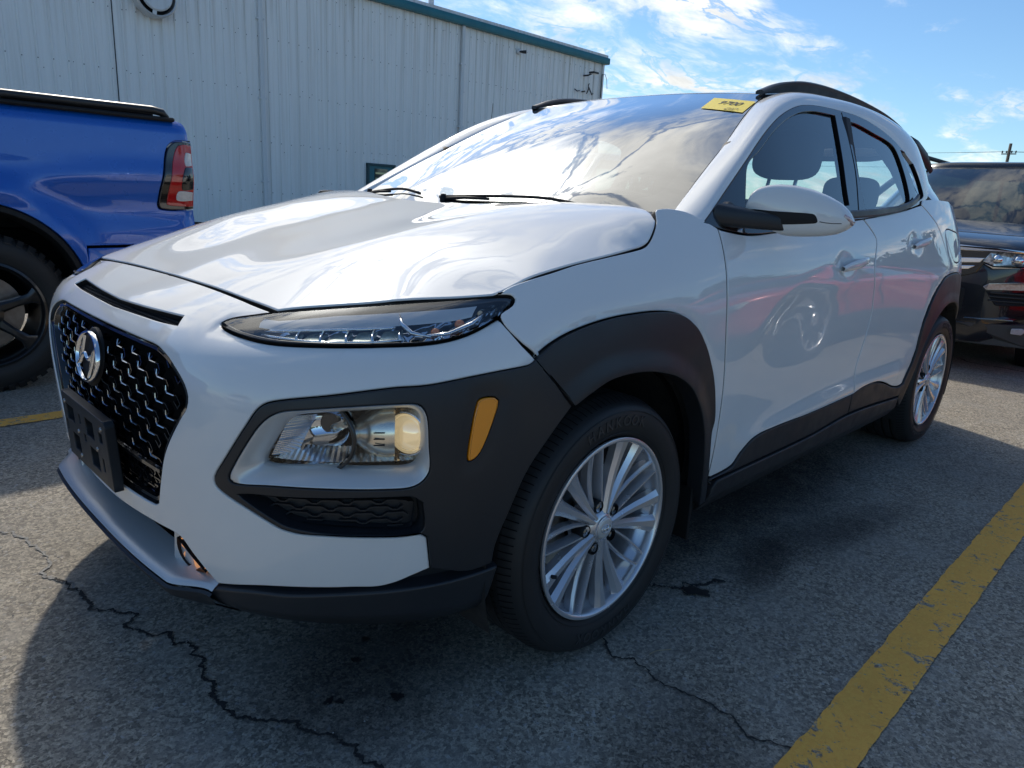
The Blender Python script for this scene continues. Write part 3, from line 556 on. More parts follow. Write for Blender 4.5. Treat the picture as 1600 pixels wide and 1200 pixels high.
for x in (8.51, 15.69, 1.2):
    b = MB(); b.bbox(P_(x, BW-.09, EAVE/2+.02), (.115, .09, EAVE-.1), .012)
    o = b.build('downspout', WTRIM, bld)
    for zz in (1.2, 3.4, 5.4): q = MB(); q.box(P_(x, BW-.075, zz), (.20, .13, .04)); q.build('downspout_strap', WTRIM, o)
def tub(name, pts, r, mat, n=10, **k): return MB().tube([P_(*p) for p in pts], r, n).build(name, mat, bld, smooth=True, **k)
b = MB(); b.box(P_(4.88, BW-.006, EAVE/2), (.022, .02, EAVE-.1)); b.build('panel_seam', DARK, bld)
fan = empty('wall_exhaust_fan', P_(5.79, BW, 5.36), parent=bld)
MB().lathe([(.02, -.05), (.47, -.05), (.50, -.08), (.50, -.34), (.47, -.36), (.44, -.34), (.43, -.10), (.02, -.10)], 48, 'Y').build('fan_housing', SATINP, fan, auto=35)
MB().lathe([(.0, -.40), (.33, -.40), (.36, -.37), (.36, -.35), (.0, -.34)], 40, 'Y').build('fan_cap', WTRIM, fan, auto=35)
MB().lathe([(.02, -.11), (.43, -.11)], 40, 'Y').build('fan_throat', BLACK, fan)
for w in (20, 140, 260):
    c, s = math.cos(math.radians(w)), math.sin(math.radians(w)); MB().box((c*.40, -.35, s*.40), (.10, .03, .09), R=Matrix.Rotation(-math.radians(w), 3, 'Y')).build('fan_bracket', WTRIM, fan)
door = empty('service_door', P_(12.45, BW, 0), parent=bld)
b = MB(); b.box((-.50, -.05, .96), (.07, .10, 1.92)); b.box((.50, -.05, .96), (.07, .10, 1.92)); b.box((0, -.05, 1.915), (1.07, .11, .07)); b.build('door_frame', mat_('dark_teal', (.006,.05,.065), .4), door, bevel=.005)
b = MB(); b.box((0, -.03, .95), (.92, .04, 1.86)); dl = b.build('door_leaf', TEAL, door, bevel=.004)
b = MB(); b.box((0, -.056, 1.58), (.50, .012, .44)); b.build('door_window', mat_('door_glass', (.05,.06,.06), .05, coat=1.), door)
b = MB(); b.box((-.02, -.066, 1.66), (.40, .004, .055)); b.box((-.02, -.066, 1.50), (.40, .004, .03)); b.build('window_blind', mat_('blind', (.75,.68,.35), .6), door)
fl = empty('wall_floodlight', P_(22.1, BW-.03, 6.02), parent=bld)
MB().bbox((.12, -.42, .06), (.34, .26, .07), .015).build('lamp_head', DARK, fl); MB().box((.14, -.43, .022), (.26, .18, .006)).build('lamp_diffuser', mat_('led', (.8,.8,.75), .3), fl); MB().tube([(0, 0, -.03), (.05, -.2, -.02), (.1, -.34, .04)], .03, 8).build('lamp_arm', DARK, fl, smooth=True)
cm = empty('security_camera', P_(18.37, BW-.03, 6.24), parent=bld)
MB().lathe([(0, -.02), (.10, -.02), (.11, -.05), (.08, -.08), (0, -.09)], 20, 'Y').build('camera_mount', WTRIM, cm, smooth=True); MB().tube([(0,-.08,0), (.03,-.25,-.02), (.09,-.32,-.02)], [.03,.055,.06], 12).build('camera_body', DARK, cm, smooth=True)
b = MB(); b.tube([(-.5,-.05,0),(-.35,-.07,-.06),(-.2,-.05,-.02)], .02, 6); b.tube([(-.05,-.05,-.04),(.1,-.08,-.01)], .03, 6); b.tube([(.25,-.05,-.08),(.3,-.1,.1),(.25,-.12,.26),(.32,-.1,.30)], .022, 6); b.tube([(.35,-.06,.18),(.55,-.08,-.08),(.65,-.05,-.02)], .022, 6)
b.build('pipe_hook', DARK, bld, smooth=True, loc=P_(22.05, BW-.03, 5.42))
tub('hanging_cable', [(23.33, BW-.05, 6.2), (23.42, BW-.05, 6.25), (23.55, BW-.06, 6.05), (23.62, BW-.06, 5.7)], .011, DARK, 6)
tub('service_conduit', [(23.2, BW-.09, 5.3), (23.2, BW-.09, 6.2), (23.33, BW-.05, 6.2)], .018, DARK, 6)
st_ = MB().lathe([(.10, -1.), (.10, 2.2), (.085, 2.2), (.085, -1.)], 20, 'Z').build('vent_stack', WTRIM, bld, smooth=True, loc=P_(15.55, BW+1.5, EAVE+.6))
MB().lathe([(.10, 0), (.16, .0), (.17, .05), (.10, .06)], 20, 'Z').build('stack_collar', DARK, st_, smooth=True, loc=(0,0,.1))

# grit lying on the lot near the camera
def _grit():
    rg = np.random.default_rng(21); V, F = [], []
    for i in range(2600):
        if i < 2000: x, y = rg.uniform(-1.5, 2.6), rg.uniform(-1.9, 1.9)
        else: x, y = rg.uniform(2, 7), rg.uniform(-3, 2)
        r = .0012+.0022*rg.random()**4; a = rg.uniform(0, 6.28, 1)[0]; k = len(V)
        for j in range(5): V.append((x+r*math.cos(a+j*1.2566)*rg.uniform(.6, 1.3), y+r*math.sin(a+j*1.2566)*rg.uniform(.6, 1.3), .004))
        V.append((x, y, .004+r*.9)); F += [(k+j, k+(j+1) % 5, k+5) for j in range(5)]
    o = mesh('loose_grit', V, F, mat_('grit_stone', (.26,.25,.23), .8, noise=(40,.9,(.10,.095,.09)))); tag(o, 'scattered grit and small loose stones on the asphalt', 'grit', kind='stuff')
_grit()

# ---------------------------------------------------------------- panels trimmed from the body surfaces
_uu = np.linspace(0, 28, 2801); _pp = S1(_uu, np.full(2801, .62)); _ss = np.concatenate([[0], np.cumsum(np.linalg.norm(np.diff(_pp, axis=0), axis=1))])
SMAX = float(_ss[-1])
def s2u(s): s = np.asarray(s, float); return np.sign(s+1e-12)*np.interp(np.abs(s), _ss, _uu)
def SB(s, z, off=0.):
    return S1(s2u(s), np.clip(z, .181, 1.185), off)
def SG(x, z, off=0.):      # near glasshouse side, parameters (x, z)
    return np.stack([np.asarray(x, float), -G(x, z)-off, np.asarray(z, float)-.0*x], 1)
def field(f, up=1):
    return lambda x, y, off=0.: np.stack([x, y, f(x, y)+off], 1)
HF, WF, RF = TPS(HOOD, 6e-4), TPS(WS, 1e-4), TPS(ROOF, 1e-4)
def smooth_line(key, closed=True, step=.012):
    K = [tuple(k) for k in key]; n = len(K); pts = []
    cor = [len(k) > 2 for k in K]; P = [np.array(k[:2], float) for k in K]
    rng = range(n if closed else n-1)
    for i in rng:
        a, b = P[i], P[(i+1) % n]
        pa = P[i-1] if (closed or i > 0) and not cor[i] else a*2-b
        pb = P[(i+2) % n] if (closed or i+2 < n) and not cor[(i+1) % n] else b*2-a
        d = np.linalg.norm(b-a); m = max(1, int(math.ceil(d/step)))
        t0 = (b-pa); t1 = (pb-a)
        la, lb = np.linalg.norm(a-pa)+1e-9, np.linalg.norm(pb-b)+1e-9
        t0 = t0/(la+d)*d; t1 = t1/(lb+d)*d
        for k in range(m):
            t = k/m; h = (2*t**3-3*t**2+1, t**3-2*t**2+t, -2*t**3+3*t**2, t**3-t**2)
            pts.append(a*h[0]+t0*h[1]+b*h[2]+t1*h[3])
    if not closed: pts.append(P[-1])
    return np.array(pts)
def inside(pts, poly):
    x, y = pts[:, 0][:, None], pts[:, 1][:, None]; a = poly; b = np.roll(poly, -1, 0); r = np.zeros(len(pts), int)
    for k in range(0, len(a), 200):
        a0, a1, b0, b1 = a[k:k+200, 0], a[k:k+200, 1], b[k:k+200, 0], b[k:k+200, 1]
        c = ((a1 > y) != (b1 > y)) & (x < (b0-a0)*(y-a1)/(b1-a1+1e-15)+a0); r += c.sum(1)
    return r % 2 == 1
def dist_to(pts, poly):
    o = np.full(len(pts), 9.)
    for k in range(0, len(poly), 100):
        d = np.sqrt(((pts[:, None]-poly[None, k:k+100])**2).sum(2)).min(1); o = np.minimum(o, d)
    return o
CENT = np.array([1.2, 0., .55])
def panel(name, mat, surf, outer, holes=(), off=0., relief=None, roll=.0035, gap=.0016, thick=.014, res=.022, parent=None, mirror=False, deep=None, flat=False, inward=False, eps=.004):
    def _dd(p):
        p = np.asarray(p, float); o = [p[0]]
        for v in p[1:]:
            if np.hypot(*(v-o[-1])) > min(.005, res*.35): o.append(v)
        if len(o) > 3 and np.hypot(*(o[0]-o[-1])) < .004: o.pop()
        return np.array(o)
    outer = _dd(outer); holes = [_dd(h) for h in holes]
    allp = [outer]+holes
    lo, hi = outer.min(0), outer.max(0)
    gx, gy = np.meshgrid(np.arange(lo[0], hi[0], res), np.arange(lo[1], hi[1], res*.87)); gx = gx+(np.arange(gx.shape[0]) % 2)[:, None]*res*.5
    g = np.stack([gx.ravel(), gy.ravel()], 1); g = g[inside(g, outer)]
    for h in holes: g = g[~inside(g, h)]
    g = g[dist_to(g, np.vstack(allp)) > max(res*.45, gap+roll+.003)]
    vs, es, b = [], [], 0
    for p in allp:
        vs += [Vector(q) for q in p]; es += [(b+i, b+(i+1) % len(p)) for i in range(len(p))]; b += len(p)
    vs += [Vector(q) for q in g]
    ov, oe, of, *_ = delaunay_2d_cdt(vs, es, [], 0, 1e-6)
    ov = np.array([tuple(v) for v in ov]); T = np.array([f for f in of if len(f) == 3])
    c = ov[T].mean(1); keep = inside(c, outer)
    for h in holes: keep &= ~inside(c, h)
    T = T[keep]; used = np.unique(T); mp = -np.ones(len(ov), int); mp[used] = np.arange(len(used)); ov = ov[used]; T = mp[T]
    def ev(q):
        r = off if relief is None else off+relief(q[:, 0], q[:, 1])
        return surf(q[:, 0], q[:, 1], r)
    P = ev(ov); e = eps
    a = ev(ov+[e, 0])-ev(ov-[e, 0]); bb = ev(ov+[0, e])-ev(ov-[0, e]); Nn = np.cross(a, bb); Nn /= np.linalg.norm(Nn, axis=1)[:, None]+1e-12
    if ((P-CENT)*Nn).sum() < 0: Nn = -Nn
    if inward: Nn = -Nn
    fn = np.cross(P[T[:, 1]]-P[T[:, 0]], P[T[:, 2]]-P[T[:, 0]]); fl = (fn*Nn[T[:, 0]]).sum(1) < 0; T[fl] = T[fl][:, ::-1]
    # boundary edges
    E = {}
    for t in T:
        for i in range(3):
            x, y = int(t[i]), int(t[(i+1) % 3])
            if (y, x) in E: del E[(y, x)]
            else: E[(x, y)] = 1
    tang = np.zeros_like(P); cnt = np.zeros(len(P))
    for (x, y) in E:
        d = P[y]-P[x]; o = np.cross(d, Nn[x]); o /= np.linalg.norm(o)+1e-12
        tang[x] += o; tang[y] += o
    bi = np.array(sorted({i for k in E for i in k})); tl = np.linalg.norm(tang[bi], axis=1)[:, None]; tang[bi] /= tl+1e-9
    f = np.clip(2/(tl+1e-6), 1, 1.6)          # mitre
    tang_m = np.zeros_like(P); tang_m[bi] = tang[bi]*f
    V = [P.copy()]; V[0][bi] = P[bi]-tang_m[bi]*(gap+roll)
    NN = [Nn]; base = len(P); ridx = {int(i): k for k, i in enumerate(bi)}; F = [tuple(t) for t in T]
    B0, tb, nb = V[0][bi], tang[bi], Nn[bi]; tm = tang_m[bi]
    rings = [(B0+tm*roll*.7-nb*roll*.3, nb+tb), (B0+tm*roll-nb*roll, tb), (B0+tm*roll-nb*(roll+thick), tb)] if not flat else []
    prev = lambda i: i
    for k, (q, n) in enumerate(rings):
        V.append(q); NN.append(n); st = base+k*len(bi)
        cur = (lambda st: (lambda i: st+ridx[i]))(st)
        for (x, y) in E: F.append((prev(y), prev(x), cur(x), cur(y)))
        prev = cur
    V = np.vstack(V); NN = np.vstack(NN); nlast = len(E) if rings else 0
    if mat is WHITE and rings: mat = [WHITE, BLACK]  # inner edges of white panels coloured black so the gaps read as shaded
    res_ = []
    for k in ((1, -1) if mirror else (1,)):
        Vk, Nk = V*[1, k, 1], NN*[1, k, 1]; Fk = F if k == 1 else [f[::-1] for f in F]
        o_ = mesh(name, Vk, Fk, mat, parent, N=Nk)
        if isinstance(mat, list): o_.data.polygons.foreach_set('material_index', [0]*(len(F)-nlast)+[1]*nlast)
        res_.append(o_)
    return res_[0] if not mirror else res_
def mir(p):     # near half outline (starting and ending on the centre line) -> closed symmetrical outline
    p = np.asarray(p); q = p[::-1].copy(); q[:, 0] *= -1
    return np.vstack([p, q])
def sweep_wall(name, mat, surf, line, o0, o1, parent=None, taper=0., mirror=False, closed=True, cen=None):
    """wall following a surface outline from offset o0 down to offset o1, optionally drawn in towards its middle"""
    line = np.asarray(line); c = line.mean(0) if cen is None else np.array(cen); n = len(line); rows = []
    for t in np.linspace(0, 1, 5):
        q = c+(line-c)*(1-taper*t); rows.append(surf(q[:, 0], q[:, 1], o0+(o1-o0)*t))
    V = np.vstack(rows); F = []
    for k in range(4):
        for i in range(n if closed else n-1): F.append((k*n+i, k*n+(i+1) % n, (k+1)*n+(i+1) % n, (k+1)*n+i))
    r = []
    for k in ((1, -1) if mirror else (1,)):
        r.append(mesh(name, V*[1, k, 1], F, mat, parent, smooth=True))
    return r[0] if not mirror else r

# ================================================================ THE WHITE CROSSOVER
car = empty('crossover_car')
tag(car, 'white compact crossover with dark grey cladding, black mesh grille and a yellow 9700 sticker', 'car')
def pre(n, **k): return smooth_line(D[n], **k)
# --- shoulder crease and small reliefs of the body side (s along the body, z height)
CR = np.array([(1.95, .66), (2.05, .705), (2.15, .762), (2.25, .83), (2.36, .885), (2.55, .94), (2.8, .985), (3.05, 1.005), (3.4, 1.03), (3.8, 1.06), (4.3, 1.075), (4.6, 1.08)])
_cs = np.linspace(1.9, 4.6, 271); _cz = np.interp(_cs, CR[:, 0], CR[:, 1])
for _ in range(120): _cz[1:-1] = (_cz[:-2]+2*_cz[1:-1]+_cz[2:])/4
def side_relief(s, z):
    a = np.abs(s); zc = np.interp(a, _cs, _cz); w = np.clip((a-1.98)/.3, 0, 1)*np.clip((4.45-a)/.3, 0, 1); w = w*w*(3-2*w)
    d = zc-z; sp = np.where(d > .05, d, .010*np.log1p(np.exp(np.clip(d/.010, -20, 20))))
    dip = -.0065*(1-np.exp(-sp/.06))*np.exp(-(np.maximum(d-.03, 0)/.26)**2)
    zk = np.interp(a, [1.9, 2.2, 3.0, 3.5], [.44, .46, .50, .50]); kick = .011*np.exp(-((z-zk+.05)/.045)**2)*np.clip((a-2.05)/.25, 0, 1)*np.clip((3.62-a)/.15, 0, 1)
    # sculpted hip over the rear wheel
    hip = .010*np.exp(-((a-4.0)/.42)**2-((z-.86)/.10)**2)
    cup = 0.
    for hs, hz in ((2.735, .928), (3.50, .992)): cup = cup-.008*np.exp(-((a-hs)/.052)**2-((z-hz)/.034)**2)
    return w*dip+kick+hip+cup
def flange(line, amp=-.006, wid=.010):
    pl = np.asarray(line)
    def f(s, z):
        q = np.stack([np.abs(s), z], 1); return amp*np.exp(-dist_to(q, pl)/wid)
    return f
def both(*fs): return lambda s, z: sum(f(s, z) for f in fs)
G_hole = mir(np.vstack([[(0., .768)], smooth_line([(0., .768, 1)]+D['grille'], closed=False), [(0., .41)]]))
slot_near = smooth_line([(0., .812, 1), (.1438, .8145), (.25, .8172), (.342, .8195, 1), (.3596, .8074, 1), (.27, .8045), (.1926, .8035), (0., .8005, 1)], closed=False)
S_hole = mir(slot_near)
bump = D['bumper']
lip_z = .352
bo = smooth_line([(0., .8615, 1)]+[tuple(b) for b in bump]+[(0., .355, 1)], closed=False)
B_out = mir(bo)
lamp_line = pre('lamp')
nose_relief = flange(np.vstack([lamp_line]), -.010, .016)
def slot_relief(s, z):
    return .004*np.exp(-((z-.835)/.02)**2)*0 - .006*np.exp(-((z-.79)/.012)**2)*np.clip((.36-np.abs(s))/.05, 0, 1)
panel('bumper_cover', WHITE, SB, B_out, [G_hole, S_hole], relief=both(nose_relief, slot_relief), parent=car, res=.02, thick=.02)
# hood
hood_k = [(-.648, 0, 1), (-.650, -.2), (-.655, -.38), (-.656, -.534, 1), (-.58, -.612), (-.512, -.676), (-.411, -.746), (-.338, -.797, 1)]
sh = SB(np.array([k[0] for k in D['shut']]), np.array([k[1] for k in D['shut']]))
hood_k += [(float(p[0]), float(p[1])) for p in sh[1:-1]]+[(float(sh[-1][0]), float(sh[-1][1]), 1), (.245, -.72), (.225, -.5), (.175, -.25), (.155, 0, 1)]
hood_o = smooth_line(hood_k, closed=False, step=.014)
hood_o = np.vstack([hood_o, (hood_o[::-1]*[1, -1])])
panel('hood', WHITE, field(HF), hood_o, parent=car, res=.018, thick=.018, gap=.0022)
# cowl under the wipers
cw = [(.112, 0), (.13, -.25), (.172, -.5), (.21, -.70), (.20, -.80), (.36, -.79), (.37, -.742), (.27, -.55), (.20, -.3), (.18, 0)]
panel('cowl_cover', CLAD2, field(lambda x, y: HF(np.minimum(x, .42), y)-.016), mir(cw)[:, :] if False else np.vstack([np.array(cw), np.array(cw)[::-1]*[1, -1]]), parent=car, res=.04)
# fender, doors, quarter
fd = pre('fender_door', closed=False); shl = pre('shut', closed=False)
arch_fo = smooth_line(D['arch_f_out'], closed=False)
fender = np.vstack([smooth_line([D['shut'][-1][:2], (1.76, 1.049), (1.86, 1.046), (1.9221, 1.0371, 1)], closed=False), fd[1:], arch_fo[::-1][0:], smooth_line([D['bumper'][[i for i, b in enumerate(bump) if len(b) > 2][2]][:2] if False else (1.2177, .7767, 1), tuple(D['lamp'][-7][:2])+(1,)], closed=False)[1:], ])
lampR = [tuple(k) for k in D['lamp'][11:16]]       # outer tip of the lamp back to the shut line
fender = np.vstack([smooth_line([D['shut'][-1][:2]+[1] if isinstance(D['shut'][-1], list) else tuple(D['shut'][-1][:2])+(1,), (1.70, 1.078), (1.80, 1.078), (1.87, 1.058), (1.9221, 1.0371, 1)], closed=False), fd[1:], arch_fo[::-1], smooth_line([(1.2177, .7767, 1)]+lampR, closed=False)[1:], shl[1:-1]])
arch_rel = flange(arch_fo, -.007, .012)
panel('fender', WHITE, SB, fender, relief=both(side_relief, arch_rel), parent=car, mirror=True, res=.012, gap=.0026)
belt = pre('belt', closed=False); db = pre('door_bot', closed=False); Bc = pre('B_cut', closed=False); rb = pre('rdoor_bot', closed=False); Cc = pre('C_cut', closed=False)
arch_ro = smooth_line([tuple(D['arch_r_out'][0]), *[tuple(k) for k in D['arch_r_out'][1:]]]+[(4.22, .848), (4.36, .825), (4.47, .77), (4.56, .68), (4.62, .57), (4.655, .45)], closed=False)
bs0 = belt[(belt[:, 0] >= 1.9221) & (belt[:, 0] <= Bc[0, 0]+1e-3)]; bs1 = belt[(belt[:, 0] > Bc[0, 0]) & (belt[:, 0] <= Cc[0, 0]+1e-3)]
door_f = np.vstack([fd[:1], bs0, Bc, db[::-1][1:-1], fd[::-1][:-1]])
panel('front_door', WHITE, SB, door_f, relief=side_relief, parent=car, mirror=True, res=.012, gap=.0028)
i_c = int(np.argmin(np.abs(arch_ro-Cc[-1]).sum(1)))
door_r = np.vstack([Bc[:1], bs1, Cc, arch_ro[:i_c][::-1], rb[::-1][1:], Bc[::-1][1:-1]])
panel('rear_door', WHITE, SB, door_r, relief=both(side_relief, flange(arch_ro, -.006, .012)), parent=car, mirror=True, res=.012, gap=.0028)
rear_z = .50
quarter = np.vstack([Cc[:1], [(3.72, 1.172), (3.9, 1.183), (4.2, 1.183), (4.6, 1.17), (5.0, 1.155), (5.2, 1.15), (5.2, .62), (4.95, .60), (4.75, .58), (4.655, .56)], arch_ro[i_c:][::-1][3:], Cc[::-1][:-1]])
fuel = pre('fuel')
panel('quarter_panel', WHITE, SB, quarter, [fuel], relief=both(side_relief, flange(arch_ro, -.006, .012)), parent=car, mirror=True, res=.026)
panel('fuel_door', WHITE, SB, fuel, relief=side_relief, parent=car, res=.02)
# tailgate and rear bumper (seen only from behind)
tail = np.array([(5.2, 1.15), (5.7, 1.12), (SMAX, 1.11), (SMAX, .62), (5.2, .62)])
panel('tailgate', WHITE, SB, tail, parent=car, mirror=True, res=.05)
rbm = np.array([(4.66, .55), (4.8, .575), (5.2, .61), (SMAX, .61), (SMAX, .22), (5.0, .22), (4.70, .24), (4.665, .42)])
panel('rear_bumper', CLAD, SB, rbm, off=.006, parent=car, mirror=True, res=.05, thick=.03)
# --- black cladding
cf = D['clad_front']
bez_o, bez_i, pok, pok_i, amb = (pre(k) for k in ('bezel_out', 'bezel_in', 'pocket', 'pocket_in', 'amber'))
clad = np.vstack([smooth_line([tuple(k) for k in cf], closed=True)])
def pocket_relief(s, z):
    q = np.stack([np.abs(s), z], 1); d = dist_to(q, amb)
    return -.004*np.exp(-(d/.02)**2)
panel('bumper_cladding', CLAD, SB, clad, [bez_o, pok, amb], off=.006, relief=pocket_relief, parent=car, mirror=True, res=.014, thick=.03, roll=.0025, gap=.0007)
af = np.vstack([arch_fo, [(1.972, .262)], smooth_line([tuple(k) for k in D['arch_f_in']], closed=False)])
def flare(inner, amp=.012, wid=.05):
    pl = np.asarray(inner)
    def f(s, z):
        d = dist_to(np.stack([np.abs(s), z], 1), pl); t = np.clip(d/wid, 0, 1); return amp*(1-t*t*(3-2*t))
    return f
afi = smooth_line([tuple(k) for k in D['arch_f_in']], closed=False)
panel('front_arch_cladding', CLAD, SB, af, off=.006, relief=flare(afi, .009, .06), parent=car, mirror=True, res=.012, thick=.045, roll=.0025, gap=.0007)
ari = smooth_line([(3.66, .262, 1), (3.663, .335), (3.70, .42), (3.748, .535), (3.83, .633), (3.965, .70), (4.11, .712), (4.25, .69), (4.36, .645), (4.45, .565), (4.50, .46), (4.525, .33), (4.53, .24, 1)], closed=False)
ar_o = np.vstack([[(3.600, .31), (3.603, .375)], arch_ro, [(4.67, .25)]])
panel('rear_arch_cladding', CLAD, SB, np.vstack([ar_o, ari[::-1]]), off=.003, relief=flare(ari, .006, .06), parent=car, mirror=True, res=.014, thick=.045, roll=.006)
st = pre('clad_step', closed=False); m0 = 2.9892
stz = lambda s: np.interp(s, st[:, 0], st[:, 1])
cut = Bc[-1]
dc = np.vstack([db, [(2.9892, stz(2.99))], st[(st[:, 0] < 2.985)][::-1], [(1.975, .312)]])
panel('front_door_cladding', CLAD2, SB, dc, off=.006, parent=car, mirror=True, res=.014, thick=.02, roll=.006)
dr = np.vstack([rb, [(3.618, stz(3.62))], st[(st[:, 0] > 2.995) & (st[:, 0] < 3.61)][::-1], [(2.992, stz(2.99))]])
panel('rear_door_cladding', CLAD2, SB, dr, off=.006, parent=car, mirror=True, res=.014, thick=.02, roll=.006)
rk = np.vstack([[(1.985, .302)], st[(st[:, 0] > 2.0)]-[0, .006], [(3.66, .205)], [(1.985, .205)]])
panel('sill_cladding', CLAD2, SB, rk, off=.007, relief=lambda s, z: -.35*np.maximum(.27-z, 0), parent=car, mirror=True, res=.02, thick=.05, roll=.006)
# --- lower lip
lipk = [(.0, .243), (.42, .250), (.50, .285), (.532, .303, 1), (.6265, .322), (.70, .326), (.80, .335), (.92, .339), (1.02, .343), (1.1274, .352, 1), (1.115, .29), (1.10, .235, 1), (1.0, .212), (.8, .205), (.5, .205), (.0, .208)]
lip = mir(smooth_line([k if len(k) > 2 else k for k in lipk], closed=False))
panel('front_lip', CLAD, SB, lip, off=.010, relief=lambda s, z: -.5*np.maximum(.27-z, 0), parent=car, res=.018, thick=.05, roll=.006, gap=0)
fill = np.array([(.56, .40), (.54, .30), (.80, .30), (1.0, .30), (1.13, .32), (1.13, .42), (.9, .42)])
panel('bumper_filler', CLAD, SB, fill, off=-.022, parent=car, mirror=True, res=.03, flat=True)

# ---------------------------------------------------------------- glasshouse
dlo = pre('dlo', step=.01); gf, gr_, gq = pre('g_front', step=.01), pre('g_rear', step=.01), pre('g_quarter', step=.01)
bg_ = smooth_line(D['B_gap'], closed=False, step=.01)
bgap = np.vstack([bg_+[-.003, 0], (bg_+[.003, 0])[::-1]])
panel('window_frame', GLOSSBLK, SG, dlo, [gf, gr_, gq, bgap], off=.002, parent=car, mirror=True, res=.02, roll=.002, thick=.003, gap=.001)
for nm, gg in (('front_door_glass', gf), ('rear_door_glass', gr_), ('quarter_glass', gq)):
    panel(nm, SIDEGL, SG, gg, off=-.008, parent=car, mirror=True, res=.05, flat=True, gap=-.005, roll=0)
def seal(nm, gg, a=0.): sweep_wall(nm, SEAL, SG, gg, .001, -.016, car, mirror=True)
seal('window_seal', gf); seal('window_seal', gr_); seal('window_seal', gq)
for nm, xx in (('sail_panel', None),):
    sp_ = [(.41, 1.06), (.585, 1.066), (.60, 1.20), (.57, 1.255), (.46, 1.15)]
lk = [(D['dlo'][i][0], D['dlo'][i][1]) for i in range(12)]
Lp = [np.array([x, -float(G(x, z)), z]) for x, z in lk]+[np.array([2.50, -.795, 1.155]), np.array([2.72, -.765, 1.140]), np.array([2.95, -.70, 1.12])]
ux = [.345, .56, .75, .95, 1.09, 1.25, 1.5, 1.9, 2.3, 2.6, 2.74, 2.83, 2.9, 2.96, 3.0]
U_ = np.array(UU)
Up = [np.array([x, -np.interp(x, U_[:, 0], U_[:, 1]), np.interp(x, U_[:, 0], U_[:, 2])]) for x in ux]
def cat(P, n=7):
    P = [np.asarray(p, float) for p in P]; P = [2*P[0]-P[1]]+P+[2*P[-1]-P[-2]]; o = []
    for i in range(1, len(P)-2):
        for k in range(n):
            t = k/n; a, b, c, d = P[i-1:i+3]; l1, l2, l3 = [np.linalg.norm(v)+1e-6 for v in (b-a, c-b, d-c)]
            m1 = (c-a)/(l1+l2)*l2; m2 = (d-b)/(l2+l3)*l2
            o.append(b*(2*t**3-3*t**2+1)+m1*(t**3-2*t**2+t)+c*(-2*t**3+3*t**2)+m2*(t**3-t**2))
    o.append(P[-2]); return np.array(o)
Lp = [np.array([.32, -.815, 1.012])]+Lp; Up = [np.array([.27, -.755, 1.020])]+Up
Lc, Uc = cat(Lp), cat(Up)
for _ in range(3): Uc[1:-1] = (Uc[:-2]+2*Uc[1:-1]+Uc[2:])/4
M_ = Uc*.5+Lc*.5; tt = np.linspace(0, 1, len(Lc))
out = np.stack([-.25*np.clip(1-tt*2.2, 0, 1)+.3*np.clip(tt*3-2.1, 0, 1), -.75*np.ones(len(tt)), .62*np.ones(len(tt))], 1); out /= np.linalg.norm(out, axis=1)[:, None]
wdt = np.linalg.norm(Uc-Lc, axis=1); M_ += out*(wdt*(.34-.27*np.clip(tt*3-1.5, 0, 1)))[:, None]
rows = []
for t in np.linspace(0, 1, 15): rows.append(Lc*(1-t)**2+M_*2*t*(1-t)+Uc*t*t)
rows = [rows[0]+np.array([0, .018, -.002])]+[rows[0]+np.array([0, .003, 0])]+rows+[rows[-1]+[0, .004, -.004], rows[-1]+[0, .012, -.022]]
for k in (1, -1):
    V = np.array(rows)*[1, k, 1]; g = MB().grid(V, flip=k < 0); o = g.build('side_pillar_and_roof_rail_panel' if False else 'pillar_panel', WHITE, car, auto=60)
    if k == 1: inn_rows = [r[7:-1]*[1, 1, 1]+[0, .022, -.016] for r in rows[2:-2:3]]
    MB().grid(np.array(inn_rows)*[1, k, 1]).build('pillar_lining', TRIM, car, smooth=True)
# windshield
wsl = [(.168, 0, 1), (.185, -.25), (.25, -.53), (.352, -.738, 1)]+[(x, -y+.003) for x, y, z in UU[1:4]]+[(1.150, -.545, 1), (1.168, -.40), (1.180, -.2), (1.185, 0, 1)]
wso = smooth_line(wsl, closed=False, step=.02); wso = np.vstack([wso, wso[::-1]*[1, -1]])
panel('windshield', WINDSH, field(WF), wso, parent=car, res=.045, flat=True, gap=.0, roll=.002)
c0 = np.array([.70, 0]); inner = []
wi = [(.262, 0), (.28, -.25), (.335, -.48), (.435, -.62), (.5, -.625), (.75, -.57), (.95, -.515), (1.06, -.468), (1.095, -.42), (1.115, -.2), (1.122, 0)]
wi = smooth_line([(*wi[0], 1)]+wi[1:-1]+[(*wi[-1], 1)], closed=False, step=.02); wi = np.vstack([wi, wi[::-1]*[1, -1]])
FRIT = mat_('windshield_frit', (.055,.047,.044), .7)
panel('windshield_border', FRIT, field(lambda x, y: WF(x, y)-.006), wso, [wi], parent=car, res=.03, flat=True, gap=.001, roll=.001)
# roof
ro = [(1.188, 0, 1), (1.183, -.2), (1.171, -.40), (1.156, -.548, 1)]+[(x, -np.interp(x, U_[:, 0], U_[:, 1])+.002) for x in (1.3, 1.5, 1.8, 2.1, 2.4, 2.6)]+[(2.72, -.55), (2.84, -.52), (2.92, -.46, 1), (3.09, -.25), (3.10, 0, 1)]
ro = smooth_line(ro, closed=False, step=.02); ro = np.vstack([ro, ro[::-1]*[1, -1]])
panel('roof', WHITE, field(RF), ro, parent=car, res=.045, thick=.03)
